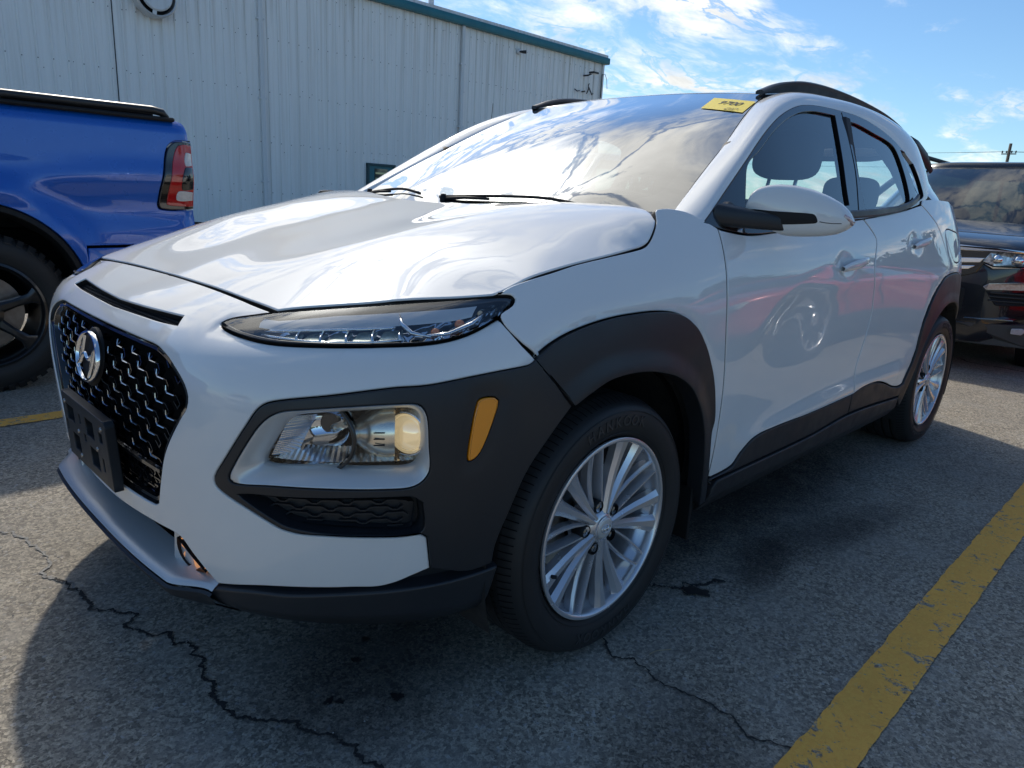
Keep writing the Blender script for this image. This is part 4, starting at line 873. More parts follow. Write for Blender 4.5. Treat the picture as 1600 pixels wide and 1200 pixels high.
# spoiler side fins and hatch glass
rws = []
for i, (x, y, z) in enumerate([(2.74, .56, 1.39), (2.83, .585, 1.32), (2.91, .612, 1.235), (2.98, .64, 1.15), (3.02, .65, 1.08)]):
    rws.append([(x+.14*(1-(v/1.)**2)*1.0, v*y, z+.012*(1-v*v)) for v in np.linspace(-1, 1, 15)])
MB().grid(np.array(rws)).build('rear_glass', SIDEGL, car, smooth=True)
for k in (1, -1):
    q = [(2.55, .585, 1.463), (2.70, .575, 1.44), (2.83, .58, 1.395), (2.90, .605, 1.33)]
    MB().tube([(a, -b*k-.012*k, c) for a, b, c in q], [.008, .022, .026, .012], 8, sq=(.5, 1.2)).build('spoiler_fin', CLAD, car, smooth=True)
# roof rails
def rail(k):
    xs = np.array([1.135, 1.165, 1.22, 1.30, 1.42, 1.6, 1.85, 2.1, 2.3, 2.48, 2.6, 2.68]); h = np.array([.004, .010, .021, .029, .032, .032, .031, .030, .028, .022, .013, .004])
    y = .532+.02*np.clip((xs-1.15)/.3, 0, 1); z = RF(xs, y); P = cat([np.array([a, -b, c+d]) for a, b, c, d in zip(xs, y, z, h)], 4)
    b = MB(); V = []; pr = [(-.013, -.007), (-.015, .002), (-.009, .007), (.008, .007), (.014, .002), (.012, -.007)]
    for p in P: V += [(p[0], (p[1]+q[0]), p[2]+q[1]) for q in pr]
    n = len(pr); F = [(i*n+j, i*n+(j+1) % n, (i+1)*n+(j+1) % n, (i+1)*n+j) for i in range(len(P)-1) for j in range(n)]+[tuple(range(n)), tuple(range(len(V)-n, len(V)))]
    b.add(V, F); o = b.build('roof_rail', CLAD, car, auto=40)
    sk = MB(); rows = []
    for t, dy in ((0, -.013), (1, -.008)):
        rows.append([(p[0], p[1]+dy, (p[2]-.006 if t == 0 else float(RF(np.array([p[0]]), np.array([-p[1]]))[0])-.01)) for p in P])
    sk.grid(np.array(rows)); o2 = sk.build('rail_skirt', CLAD2, car, smooth=True)
    if k < 0:
        for q in (o, o2): q.data.transform(Matrix.Diagonal((1, -1, 1, 1))); q.data.flip_normals()
rail(1); rail(-1)
# dark inner shell, liners, floor
cir = lambda sx, r, n=40: np.array([(sx+r*math.cos(a), .33+r*math.sin(a)) for a in np.linspace(0, 2*math.pi, n, endpoint=False)])
s_f = float(np.interp(8.95, _uu, _ss)); s_r = float(np.interp(20.0, _uu, _ss))
shell_o = np.array([(0, .22), (1.0, .22), (2, .22), (5., .22), (5., 1.12), (3.7, 1.13), (3.0, 1.06), (1.9, 1.02), (1.69, 1.0), (1.2, .88), (.9, .83), (.55, .80), (0, .74)])
sh_h = [cir(s_f+.02, .40), cir(s_r, .40), np.array([(.66, .575), (.66, .60), (.75, .70), (1.0, .73), (1.0, .56)])]
panel('inner_shell', SHELL, SB, shell_o, sh_h, off=-.075, parent=car, mirror=True, res=.06, flat=True, gap=0, roll=0)
for sx, yo in ((.03, .86), (2.61, .86)):
    for k in (1, -1):
        b = MB(); n = 30; rows = []
        for y in (yo, yo-.02, .50): rows.append([(sx+.415*math.cos(a), -y*k, .325+.405*math.sin(a)) for a in np.linspace(-.35, math.pi+.35, n)])
        b.grid(np.array(rows)); b.add([(sx+.42*math.cos(a), -.50*k, .325+.41*math.sin(a)) for a in np.linspace(-.35, math.pi+.35, n)], [tuple(range(n))]); b.build('wheel_arch_liner', mat_('arch_liner', (.012,.012,.013), .85, bump=(40,.5,.004), noise=(30,.6,(.035,.033,.03))), car, smooth=True)
b = MB(); b.box((1.32, 0, .27), (3.6, .98, .10)); b.box((1.3, 0, .26), (1.7, 1.55, .10)); b.build('underbody', SHELL, car)
side_sh = np.array([(1.25, .80), (1.25, .84), (1.6, .97), (1.9, 1.01), (3.0, 1.06), (3.68, 1.13), (5., 1.12), (5., .30), (1.95, .30), (1.9, .6)])
panel('inner_side_shell', SHELL, SB, side_sh, [cir(s_f+.02, .47), cir(s_r, .45)], off=-.019, parent=car, mirror=True, res=.03, flat=True, gap=0, roll=0)
# mud flap behind the front wheel
b = MB(); b.box((.415, -.80, .24), (.012, .13, .16)); b.build('mud_flap', BLACK, car, bevel=.004, mirror=True)
# hood seal and engine bay floor so nothing shines through the shut lines
eb = np.vstack([hood_o*[.97, .97]]); panel('engine_bay_cover', SHELL, field(lambda x, y: HF(x, y)-.05), eb, parent=car, res=.12, flat=True, gap=0, roll=0)
# ---------------------------------------------------------------- cabin
b = MB(); P = []
for x, z0 in ((.22, 1.04), (.40, 1.055), (.75, 1.03), (.95, .99), (1.0, .93), (.95, .72)): P.append([(x, y, z0+(.012 if abs(y+.35) < .2 and x > .7 else 0)) for y in np.linspace(-.70, .70, 15)])
b.grid(np.array(P)); b.build('dashboard', mat_('dashboard_vinyl', (.05,.048,.046), .75, bump=(500,.2,.0005)), car, auto=40)
def blob(name, c, d, mat, e=.35, par=None, n=16, tilt=0.):
    V, F = [], []
    sg = lambda v: math.copysign(abs(v)**e, v)
    for i in range(n+1):
        a = -math.pi/2+math.pi*i/n
        for j in range(2*n):
            w = math.pi*j/n; V.append((d[0]/2*sg(math.cos(a))*sg(math.cos(w)), d[1]/2*sg(math.cos(a))*sg(math.sin(w)), d[2]/2*sg(math.sin(a))))
    for i in range(n):
        for j in range(2*n): F.append((i*2*n+j, i*2*n+(j+1) % (2*n), (i+1)*2*n+(j+1) % (2*n), (i+1)*2*n+j))
    R = Matrix.Rotation(tilt, 3, 'Y'); V = [tuple(R @ Vector(v)+Vector(c)) for v in V]
    o = mesh(name, V, F, mat, par, smooth=True); return o
for y in (-.36, .36):
    s_ = blob('front_seat', (1.70, y, .83), (.15, .50, .62), SEAT, .5, car, tilt=.22); blob('seat_cushion', (1.40, y, .55), (.55, .50, .17), SEAT, .5, s_)
    blob('headrest', (1.79, y, 1.325), (.12, .29, .20), SEAT, .55, s_, tilt=.15)
    for d in (-.06, .06): MB().tube([(1.75, y+d, 1.15), (1.785, y+d, 1.26)], .008, 8).build('headrest_post', SATIN, s_, smooth=True)
s_ = blob('rear_seat', (2.36, 0, .85), (.16, 1.26, .58), SEAT, .4, car, tilt=.3)
for y in (-.40, .40): blob('headrest', (2.45, y, 1.19), (.11, .26, .17), SEAT, .55, s_)
st_w = MB(); st_w.lathe([(.185+.014*math.cos(a), .014*math.sin(a)) for a in np.linspace(0, 2*math.pi, 9)[:-1]], 36, 'X', closed=True); st_w.box((0, 0, 0), (.03, .10, .10)); st_w.box((0, 0, 0), (.018, .36, .03))
st_w.build('steering_wheel', TRIM, car, smooth=True, loc=(1.02, -.36, .98), rot=(0, .42, 0))
b = MB(); b.box((1.7, 0, .42), (2.2, 1.4, .05)); b.build('cabin_floor', TRIM, car)
ins = [];
for sx in (1, -1):
    dr_ = np.array([(1.93, .45), (3.9, .45), (3.85, 1.06), (3.0, 1.045), (1.93, 1.02)])
panel('door_trim', TRIM, SB, dr_, off=-.06, parent=car, mirror=True, res=.1, flat=True, gap=0, roll=0)
rl = smooth_line([(1.20, 0, 1), (1.18, -.5, 1), (1.5, -.53), (2.1, -.53), (2.7, -.5, 1), (2.8, 0, 1)], closed=False, step=.05); rl = np.vstack([rl, rl[::-1]*[1, -1]])
panel('headliner', mat_('headliner_fabric', (.07,.068,.065), .9), field(lambda x, y: RF(x, y)-.05), rl, parent=car, res=.12, flat=True, inward=True, gap=0, roll=0)
for k in (1, -1):   # inner pillar trims
    MB().tube([(.42, -.745*k, 1.06), (.75, -.665*k, 1.255), (1.10, -.575*k, 1.42)], [.03,.03,.03], 8).build('pillar_trim', TRIM, car, smooth=True)
    MB().tube([(1.50, -.79*k, 1.06), (1.53, -.66*k, 1.43)], .045, 8, sq=(1.2,.6)).build('pillar_trim', TRIM, car, smooth=True)
    MB().tube([(2.30, -.76*k, 1.12), (2.12, -.70*k, 1.30), (1.98, -.62*k, 1.44)], .03, 8).build('pillar_trim', TRIM, car, smooth=True)
mi_ = blob('interior_mirror', (.93, 0, 1.345), (.03, .24, .065), TRIM, .5, car)
# yellow auction sticker inside the windshield
st4 = [np.array(p) for p in D['sticker']]
YST = mat_('yellow_sticker', (.80,.62,.06), .5)
tl, tr_, br, bl = st4
rows = []
for t in np.linspace(0, 1, 6): rows.append([tuple((tl*(1-t)+bl*t)*(1-s)+(tr_*(1-t)+br*t)*s) for s in np.linspace(0, 1, 10)])
rows = np.array(rows); rows[:, :, 2] = WF(rows[:, :, 0], rows[:, :, 1])+.0025
stk = MB().grid(rows).build('sticker', YST, car, smooth=True); 
def text_mesh(txt, size, ext=0., name='lettering', mat=None, parent=None, bold=0.):
    c = bpy.data.curves.new(name, 'FONT'); c.body = txt; c.size = size; c.extrude = ext; c.align_x = 'CENTER'; c.align_y = 'CENTER'; c.offset = bold
    o = bpy.data.objects.new(name, c); COL.objects.link(o); dg = bpy.context.evaluated_depsgraph_get(); me = bpy.data.meshes.new_from_object(o.evaluated_get(dg)); bpy.data.objects.remove(o)
    me.name = name; me.materials.clear(); me.materials.append(mat); r = bpy.data.objects.new(name, me); COL.objects.link(r)
    if parent: r.parent = parent
    return r
ex = Vector(tr_-tl).normalized(); ey = (Vector(tl-bl)); ey = (ey-ex*ey.dot(ex)).normalized(); ez = ex.cross(ey)
def put(o, c, ex, ey, ez): o.matrix_local = Matrix(((ex.x, ey.x, ez.x, c[0]), (ex.y, ey.y, ez.y, c[1]), (ex.z, ey.z, ez.z, c[2]), (0, 0, 0, 1)))
INK = mat_('black_ink', (.015,.015,.015), .6)
cc_ = (tl+tr_+br+bl)/4; o = text_mesh('9700', .050, 0, 'sticker_number', INK, stk, .0004); put(o, Vector(cc_)+ez*.0045+ey*.012, ex, ey, ez)
sb = MB()
for r_, (n_, w_) in enumerate(((6, .006), (5, .007))):
    for j in range(n_):
        h_ = (.005, .007, .004)[(j*5+r_) % 3]; sb.box((.034+j*.0085, -.034-r_*.013, 0), (w_*(.5+.5*((j*3+r_) % 2)), h_, .0003))
o = sb.build('sticker_small_print', INK, stk); put(o, Vector(cc_)+ez*.0045, ex, ey, ez)
# wipers
def wiper(piv, tip0, tip1, mid):
    w = MB(); f = lambda x, y, h: (x, y, float(WF(np.array([x]), np.array([y]))[0])+h)
    w.tube([f(*piv, .004), f(*[(a+b)/2 for a, b in zip(piv, mid)], .010), f(*mid, .009)], [.006, .005, .004], 8); o = w.build('wiper_arm', BLACK, car, smooth=True)
    b = MB(); P = [f(tip0[0]+(tip1[0]-tip0[0])*t, tip0[1]+(tip1[1]-tip0[1])*t, .009+.004*math.sin(math.pi*t)) for t in np.linspace(0, 1, 12)]
    b.tube(P, .004, 6, sq=(.7, 1.3)); b.build('wiper_blade', BLACK, o, smooth=True)
    MB().lathe([(0, .016), (.009, .015), (.012, .0), (.012, -.01)], 14, 'Z', f(*piv, .004)).build('wiper_pivot', BLACK, o, smooth=True)
wiper((.285, -.56), (.215, -.10), (.30, -.56), (.235, -.33)) if False else None
wiper((.272, .10), (.30, -.47), (.272, .12), (.274, -.12)); wiper((.36, .66), (.285, .24), (.35, .62), (.315, .46))

# ---------------------------------------------------------------- wheels
def make_wheel(kind='hero'):
    """wheel centred on the origin, axle along Y, outer face towards -Y"""
    w = empty('road_wheel')
    R, ro = .326, .229
    # tyre: smooth sidewall and ribbed tread
    prof = [(.216, .045), (.226, .012), (.232, .004), (.240, -.002), (.255, -.009), (.272, -.0125), (.290, -.011), (.303, -.006), (.309, .0005), (.3145, .010), (.3195, .021), (.3225, .032)]
    tr = []
    y = .036
    for rib in (.030, .032, .034, .032, .030):
        tr += [(.3245, y), (.3255, y+.002), (.3258, y+rib-.002), (.3245, y+rib), (.3175, y+rib+.001), (.3175, y+rib+.006)]; y += rib+.007
    prof2 = prof+tr[:-2]+[(.3195, .205), (.3145, .216), (.30, .224), (.27, .226), (.235, .216), (.216, .19)]
    t = MB().lathe(prof2, 144, 'Y').build('tyre', RUBBER, w, auto=28)
    sip = MB()
    for k in range(116):
        a = 2*math.pi*k/116
        for (y0, y1, r0, r1, da) in ((.006, .040, .3135, .3262, .006), (.198, .216, .3250, .3185, -.006)):
            V = []
            for (yy, rr, dd) in ((y0, r0+.0012, 0), ((y0+y1)/2, (r0+r1)/2+.0028, da*.5), (y1, r1+.0004, da)):
                for e in (-.0032, .0032): V.append((rr*math.cos(a+dd+e), yy, rr*math.sin(a+dd+e)))
            sip.add(V, [(0,1,3,2), (2,3,5,4)])
        for yy, l in ((.052, .016), (.124, .02), (.163, .018)):
            V = []
            for (q, dd) in ((yy, 0), (yy+l, .012)):
                for e in (-.0022, .0022): V.append((.3262*math.cos(a+dd+e), q, .3262*math.sin(a+dd+e)))
            sip.add(V, [(0,1,3,2)])
    tag(sip.build('tread_sipe', SEAL, w), kind='stuff')
    rg_ = MB().lathe([(.2945, -.0105), (.2955, -.0122), (.2965, -.0105)], 120, 'Y'); rg_.lathe([(.2415, -.0045), (.2425, -.0062), (.2435, -.0050)], 120, 'Y'); rg_.build('sidewall_ring', RUBBER, w, smooth=True)
    def around(txt, a0, r, size, step, parent):
        for i, ch in enumerate(txt):
            if ch == ' ': continue
            a = a0-step*i; o = text_mesh(ch, size, .0007, 'tyre_letter', mat_tl, parent, .0006)
            c = Vector((r*math.cos(a), -.0128, r*math.sin(a))); ey_ = Vector((math.cos(a), 0, math.sin(a))); ex_ = Vector((math.sin(a), 0, -math.cos(a)))
            put(o, c, ex_, ey_, ex_.cross(ey_))
    if kind == 'hero':
        around('HANKOOK', math.radians(112), .272, .034, .118, w); around('KINERGY', math.radians(205), .272, .020, .075, w) if False else None
        around('HANKOOK', math.radians(-68), .272, .034, .118, w)
    # rim: lip, barrel
    MB().lathe([(.216, .012), (.2265, .0065), (.2295, .001), (.2285, -.0035), (.2245, -.0055), (.2195, -.004), (.2165, .002), (.2150, .016), (.2135, .026), (.205, .034), (.199, .060), (.196, .13), (.205, .19), (.214, .20), (.216, .19), (.20, .13)], 128, 'Y').build('rim', ALLOY, w, auto=50)
    sp = MB()
    def blade(a0, a1, hw0, hw1, h0, h1, inward, dep=.020):
        """one spoke blade from the hub at angle a0 to the rim at angle a1; facetted, one flank falling away"""
        rs = np.array([.036, .060, .095, .135, .175, .205, .2165]); V = []; n = 0
        for r in rs:
            t = (r-.036)/(.2165-.036); a = a0+(a1-a0)*t**.8; hw = hw0+(hw1-hw0)*t+(.006*max(0, t-.85)/.15 if hw1 > .012 else 0)
            yy = h0+(h1-h0)*t-.010*math.sin(math.pi*t)*0+.018*math.sin(math.pi*min(1, t*1.0))*.35
            ca, sa = math.cos(a), math.sin(a); tx, tz = -sa, ca
            for (o, d) in ((-hw, .011), (-hw*.45, .0), (hw*.35, .0), (hw, .0075), (hw*.8, dep), (-hw*.8, dep)):
                if inward < 0: o = -o
                V.append((r*ca+tx*o, yy+d, r*sa+tz*o))
        F = [tuple(range(6)), tuple(range(len(V)-6, len(V)))]
        for i in range(len(rs)-1):
            for j in range(6): F.append((i*6+j, i*6+(j+1) % 6, (i+1)*6+(j+1) % 6, (i+1)*6+j))
        return MB().add(V, F)
    A = math.radians
    for k in range(5):
        c = A(68+72*k)
        for s in (1, -1):
            blade(c+s*A(9), c+s*A(9.6), .0080, .0195, .010, .001, s, .030).build('wheel_spoke', ALLOY, w, auto=25)
        d = c+A(36)
        for s in (1, -1):
            blade(d+s*A(17), d+s*A(4.4), .0050, .0058, .020, .004, s, .028).build('wheel_spoke', ALLOY, w, auto=25)
    MB().lathe([(.0, .004), (.026, .0045), (.0285, .006), (.0295, .010), (.032, .011), (.040, .016), (.050, .030), (.060, .045), (.062, .07), (.0, .08)], 48, 'Y').build('wheel_hub', ALLOY, w, auto=30)
    cap = MB().lathe([(.0, .0015), (.020, .002), (.0255, .0035), (.027, .007)], 40, 'Y').build('centre_cap', SATINP, w, smooth=True)
    e = MB(); n = 28; e.tube([(.0165*math.cos(a), .0008, .0105*math.sin(a)) for a in np.linspace(0, 2*math.pi, n)], .0011, 5, caps=False)
    e.tube([(-.0085, .0008, -.007), (-.0055, .0002, .0), (-.0045, .0008, .007)], .0016, 5); e.tube([(.0045, .0008, -.007), (.0055, .0002, .0), (.0085, .0008, .007)], .0016, 5); e.tube([(-.0055, .0005, -.001), (0, .0002, .0012), (.0055, .0005, .001)], .0014, 5)
    e.build('cap_emblem', CHROME, cap, smooth=True)
    for k in range(5):
        a = A(68+36+72*k+1); c = (.057*math.cos(a), 0, .057*math.sin(a))
        MB().lathe([(.0135, .014), (.0155, .016), (.0155, .05), (.0, .05)], 20, 'Y', c).build('lug_pocket', BLACK, w, smooth=True)
        MB().lathe([(.0, .018), (.0065, .019), (.009, .023), (.0098, .045)], 12, 'Y', c).build('lug_nut', CHROME, w, auto=40)
    a = A(-160); MB().tube([(.198*math.cos(a), .02, .198*math.sin(a)), (.188*math.cos(a), -.004, .188*math.sin(a))], [.005, .0045], 10).build('valve_stem', BLACK, w, smooth=True)
    MB().lathe([(.06, .085), (.145, .085), (.147, .092), (.145, .10), (.06, .10)], 72, 'Y').build('brake_disc', STEEL, w, auto=30)
    cal = MB(); n = 12; rows = []
    for rr, yy in ((.095, .075), (.155, .070), (.158, .11), (.095, .115)): rows.append([(rr*math.cos(q), yy, rr*math.sin(q)) for q in np.linspace(A(145), A(205), n)])
    cal.grid(np.array(rows)); cal.build('brake_caliper', mat_('caliper', (.30,.30,.30), .5, .6, noise=(30,.6,(.12,.11,.10))), w, auto=30)
    MB().lathe([(.0, .11), (.195, .11), (.195, .115)], 48, 'Y').build('dust_shield', BLACK, w)
    return w
mat_tl = mat_('tyre_letters', (.030,.030,.031), .5)
def copy_tree(o, parent=None, M=None):
    c = o.copy(); COL.objects.link(c); c.parent = parent
    if M is not None: c.matrix_local = M
    for ch in list(o.children): copy_tree(ch, c, ch.matrix_local.copy())
    return c
bpy.context.view_layer.update()
wh = make_wheel(); bpy.context.view_layer.update()
def place(w, x, y, turn=0., roll=0., camber=.0, far=False):
    w.parent = car
    M = Matrix.Translation((x, y, .3262)) @ Matrix.Rotation(turn+(math.pi if far else 0), 4, 'Z') @ Matrix.Rotation(camber, 4, 'X') @ Matrix.Rotation(roll, 4, 'Y')
    w.matrix_local = M
w2 = copy_tree(wh, car); w3 = copy_tree(wh, car); w4 = copy_tree(wh, car)
place(wh, .0, -.875, math.radians(-.7), 0, 0); place(w2, 2.6, -.873, 0, math.radians(23)); place(w3, 0, .875, 0, 1., 0, True); place(w4, 2.6, .873, 0, 2., 0, True)
# ---------------------------------------------------------------- grille
def sb1(s, z, off): return SB(np.array([s]), np.array([z]), off)[0]
class LMB(MB):
    def build(s, *a, **k):
        q = np.array(s.V); s.V = [tuple(p) for p in SB(q[:, 0], q[:, 1], q[:, 2])]
        return MB.build(s, *a, **k)
gl = smooth_line([(0., .768, 1)]+[tuple(k) for k in D['grille']]+[(0., .41, 1)], closed=False); gl_full = mir(gl)
cgr = np.array([0., .60])
# deep dark frame round the opening
n = len(gl_full); rows = []
for t, off in ((1.0, -.004), (.985, -.010), (.955, -.012), (.93, -.030), (.92, -.055)):
    q = cgr+(gl_full-cgr)*[t, t]; rows.append(SB(q[:, 0], q[:, 1], off))
g = MB().grid(np.array([np.vstack([r, r[:1]]) for r in rows])); g.build('grille_surround', GLOSSBLK, car, auto=40)
rad = mir(gl); panel('radiator_backing', SHELL, SB, rad, off=-.060, parent=car, res=.05, flat=True, gap=0, roll=0)
inn = cgr+(gl_full-cgr)*[.935, .935]
def in_g(s, z, m=0.): return bool(inside(np.array([[s, z]]), cgr+(inn-cgr)*(1-m))[0])
CW, CH = .088, .0262          # cell pitch
lat = LMB(); ticks = []; OFFG = -.022
def bar(p0, p1, w, d, off, mb=lat):
    n_ = 3; V = []
    a, b2 = np.array(p0), np.array(p1); t = (b2-a)/(np.linalg.norm(b2-a)+1e-9); nrm = np.array([-t[1], t[0]])*w/2
    for k in range(n_):
        c = a+(b2-a)*k/(n_-1)
        for q, o in ((c-nrm, off), (c+nrm, off), (c+nrm*.6, off-d), (c-nrm*.6, off-d)): V.append((q[0], q[1], o))
    F = [(0,1,2,3), (8,9,10,11)]
    for k in range(n_-1):
        for j in range(4): F.append((k*4+j, k*4+(j+1) % 4, k*4+4+(j+1) % 4, k*4+4+j))
    mb.add(V, F)
split = .515                    # the lower band below carries the plain lattice
for r in range(-1, 17):
    z = .758-r*CH
    for c in range(-14, 15):
        s = (c+.5*(r % 2))*CW
        A_, B_ = (s-CW*.27, z), (s+CW*.17, z); Cn = (s+CW*.5, z-CH*.55)
        segs = [(A_, B_), (B_, (s+CW*.33, z-CH*.55)), ((s+CW*.33, z-CH*.55), (s+CW*.20+CW*.5-CW*.5+.0, z-CH)) if False else ((s+CW*.33, z-CH*.55), (s+CW*.20, z-CH)), (A_, (s-CW*.45, z+CH*.5))]
        for p0, p1 in segs:
            if in_g(*p0) and in_g(*p1): bar(p0, p1, .0032, .012, OFFG)
        if z > split and in_g(s-CW*.30, z, .02) and in_g(s+CW*.14, z, .02) and not (((s+.0)/.085)**2+((z-.684)/.068)**2 < 1): ticks.append((s, z))
tag(lat.build('grille_mesh', GLOSSBLK, car, auto=30), kind='stuff')
tk = None
for (s, z) in ticks:
    c = Vector(sb1(s, z, OFFG+.003)); e1 = Vector(sb1(s+.01, z, OFFG+.003)-sb1(s-.01, z, OFFG+.003)).normalized(); e2 = Vector(sb1(s, z+.006, OFFG+.003)-sb1(s, z-.006, OFFG+.003)); e2 = (e2-e1*e2.dot(e1)).normalized(); e3 = e1.cross(e2)
    if tk is None:
        b = MB(); pts = [(-.0215, .0150, 0), (-.0205, .0050, 0), (-.0150, 0, 0), (.0110, 0, 0)]; b.tube(pts, [.0009, .0015, .0017, .0012], 4, sq=(1, 1))
        tk = b.build('grille_accent', mat_('dark_chrome', (.50,.51,.53), .16, 1.), car); o = tk
    else: o = share(tk, parent=car)
    put(o, c, e1, e2, e3)
# horizontal shelf where the lower grille starts, and lower lattice diagonals
b = MB(); rows = []
for dz, off in ((.006, -.020), (.004, -.012), (-.004, -.012), (-.006, -.020)): rows.append([sb1(s, .502+dz, off) for s in np.linspace(-.34, .34, 31)])
b.grid(np.array(rows)); b.build('grille_shelf', GLOSSBLK, car, auto=40)
lo = LMB()
for r in range(0, 5):
    for c in range(-9, 10):
        s = (c+.5*(r % 2))*.042; z = .490-r*.0185
        for ds in (-.021, .021):
            p0, p1 = (s, z), (s+ds, z-.0185)
            if in_g(*p0) and in_g(*p1): bar(p0, p1, .0042, .010, -.024, lo)
        if in_g(s-.008, z) and in_g(s+.008, z): bar((s-.008, z), (s+.008, z), .0045, .008, -.020, lo)
tag(lo.build('lower_grille_mesh', GLOSSBLK, car, auto=30), kind='stuff')
lowp = np.array([(-.33, .497), (.33, .497), (.325, .42), (-.325, .42)]); panel('lower_grille_panel', GLOSSBLK, SB, lowp, off=-.034, parent=car, res=.05, flat=True, gap=0, roll=0)
# slot mesh in the nose
sm = LMB()
for r in range(5):
    z = .8175-r*.0048+.0*c
    for c in range(-52, 53):
        s = (c+.5*(r % 2))*.0074
        if abs(s) < .375: bar((s-.0037, z), (s, z-.0024), .0012, .004, -.016, sm); bar((s, z-.0024), (s+.0037, z), .0012, .004, -.016, sm); bar((s, z-.0024), (s, z-.0048), .0012, .004, -.016, sm)
tag(sm.build('slot_mesh', BLACK, car), kind='stuff')
sl_ = S_hole; panel('slot_backing', SHELL, SB, cgr*0+sl_, off=-.032, parent=car, res=.05, flat=True, gap=-.004, roll=0)
# emblem: chrome oval with the slanted letter H
em = empty('front_emblem', parent=car); P0 = Vector((-.850, 0, .684)); put(em, P0, Vector((0, -1, 0))*1.18, Vector((.16, 0, .987))*1.18, Vector((-.987, 0, .16))*.8)
n = 64; rows = []
for (k, h) in ((1.03, -.006), (1.02, 0), (.985, .0035), (.925, .004), (.885, .001), (.875, -.004)): rows.append([(.0655*k*math.cos(a), .0385*1.13*k*math.sin(a)*1.12, h) for a in np.linspace(0, 2*math.pi, n+1)])
MB().grid(np.array(rows)).build('emblem_ring', CHROME, em, auto=50)
def ribbon(pts, ws, name, h=.003):
    P = cat([np.array(p, float) for p in pts], 6); W = np.interp(np.linspace(0, 1, len(P)), np.linspace(0, 1, len(ws)), ws); rows = [[] for _ in range(5)]
    for i, p in enumerate(P):
        t = P[min(i+1, len(P)-1)]-P[max(i-1, 0)]; t /= np.linalg.norm(t); nn = np.array([-t[1], t[0], 0])
        for j, (o, hh) in enumerate(((-1, -h), (-.55, h*.55), (0, h), (.55, h*.55), (1, -h))): rows[j].append(tuple(p+nn*W[i]*o+np.array([0, 0, hh])))
    MB().grid(np.array(rows)).build(name, CHROME, em, auto=50)
ribbon([(-.052, -.024, 0), (-.037, -.012, 0), (-.031, .010, 0), (-.022, .038, 0)], [.003, .0065, .0065, .0025], 'emblem_stroke')
ribbon([(.022, -.038, 0), (.031, -.010, 0), (.037, .012, 0), (.052, .024, 0)], [.0025, .0065, .0065, .003], 'emblem_stroke')
ribbon([(-.033, -.008, .001), (-.012, .004, .002), (.012, -.004, .002), (.033, .008, .001)], [.005, .0038, .0038, .005], 'emblem_stroke', .003)
MB().lathe([(.0, 0), (.054, -.004), (.057, -.008), (.058, -.014)], 48, 'Z', (0, 0, -.008)).build('emblem_base', BLACK, em, smooth=True)
# licence plate bracket
pb = empty('plate_bracket', parent=car); put(pb, Vector((-.868, 0, .489)), Vector((0, -1, 0)), Vector((-.06, 0, .998)), Vector((-.998, 0, -.06)))
W2, H2 = .166, .082
oc = smooth_line([(-W2, -H2, 1), (W2, -H2, 1), (W2, H2, 1), (-W2, H2, 1)], step=.02)
hl = []
for (cx_, cy_, w_, h_) in [(-.105, .036, .030, .019), (-.03, .036, .0, .0), (.045, .036, .030, .021), (-.085, -.034, .026, .021), (.055, -.034, .030, .023), (-.148, -.002, .005, .013), (-.030, .040, .006, .012), (.118, -.032, .006, .016), (-.005, .0, .008, .009), (.125, .035, .012, .012)]:
    if w_: hl.append(np.array([(cx_-w_, cy_-h_), (cx_+w_, cy_-h_), (cx_+w_, cy_+h_), (cx_-w_, cy_+h_)]))
CENT_old = CENT.copy(); CENT[:] = (0, 0, -5)
panel('bracket_plate', CLAD, lambda a, b2, o: np.stack([a, b2, o+0*a], 1), oc, hl, parent=pb, res=.03, roll=.002, thick=.018, gap=0)
CENT[:] = CENT_old
for (cx_, cy_) in ((-.14, .06), (.14, .06), (-.06, -.06), (.09, .0), (-.05, .005)): MB().lathe([(0, .003), (.005, .0028), (.0055, 0)], 12, 'Z', (cx_, cy_, 0)).build('bracket_screw', STEEL, pb, smooth=True)
MB().box((0, 0, -.022), (.31, .14, .006)).build('bracket_back', BLACK, pb)
# ---------------------------------------------------------------- skid plate and lower intake
ys = np.linspace(-1, 1, 81); rows = [[] for _ in range(9)]
ep = sb1(.5295, .3042, .004)            # corner where plate, lip and white skin meet (near side)
for v in ys:
    y = abs(ep[1])*v; a = abs(y); e = max(0., (a-.40)/(abs(ep[1])-.40)); e2 = e*e*(3-2*e)
    xo = (-.864+.032*(min(a, .508)/.508)**2.6)*(1-e2)+(ep[0]-.010)*e2; zo = .292*(1-e2)+(ep[2]-.006)*e2
    dx = .075*(1-e2)+.010*e2; zi = zo+.014*(1-e2)+.008*e2
    rows[0].append((xo+.010, -y, zo-.030)); rows[1].append((xo+.002, -y, zo-.014)); rows[2].append((xo, -y, zo-.004)); rows[3].append((xo+.006, -y, zo+.003))
    for j, t in enumerate((.25, .5, .75, 1.)): rows[4+j].append((xo+.006+dx*t, -y, zo+.003+(zi-zo)*t**1.2))
    rows[8].append((xo+.006+dx+.006, -y, zi-.02))
g = MB(); g.grid(np.array(rows[2:])); g.build('skid_plate', SATINP, car, auto=60)
g = MB(); lipr = [[], [], [], []]
for k_, (dx, dz) in enumerate(((.000, -.005), (-.005, -.010), (.006, -.032), (.06, -.07))):
    lipr[k_] = [(p[0]+dx, p[1], p[2]+dz) for p in rows[2]]
g.grid(np.array(lipr)); g.build('skid_lip', CLAD, car, auto=50)
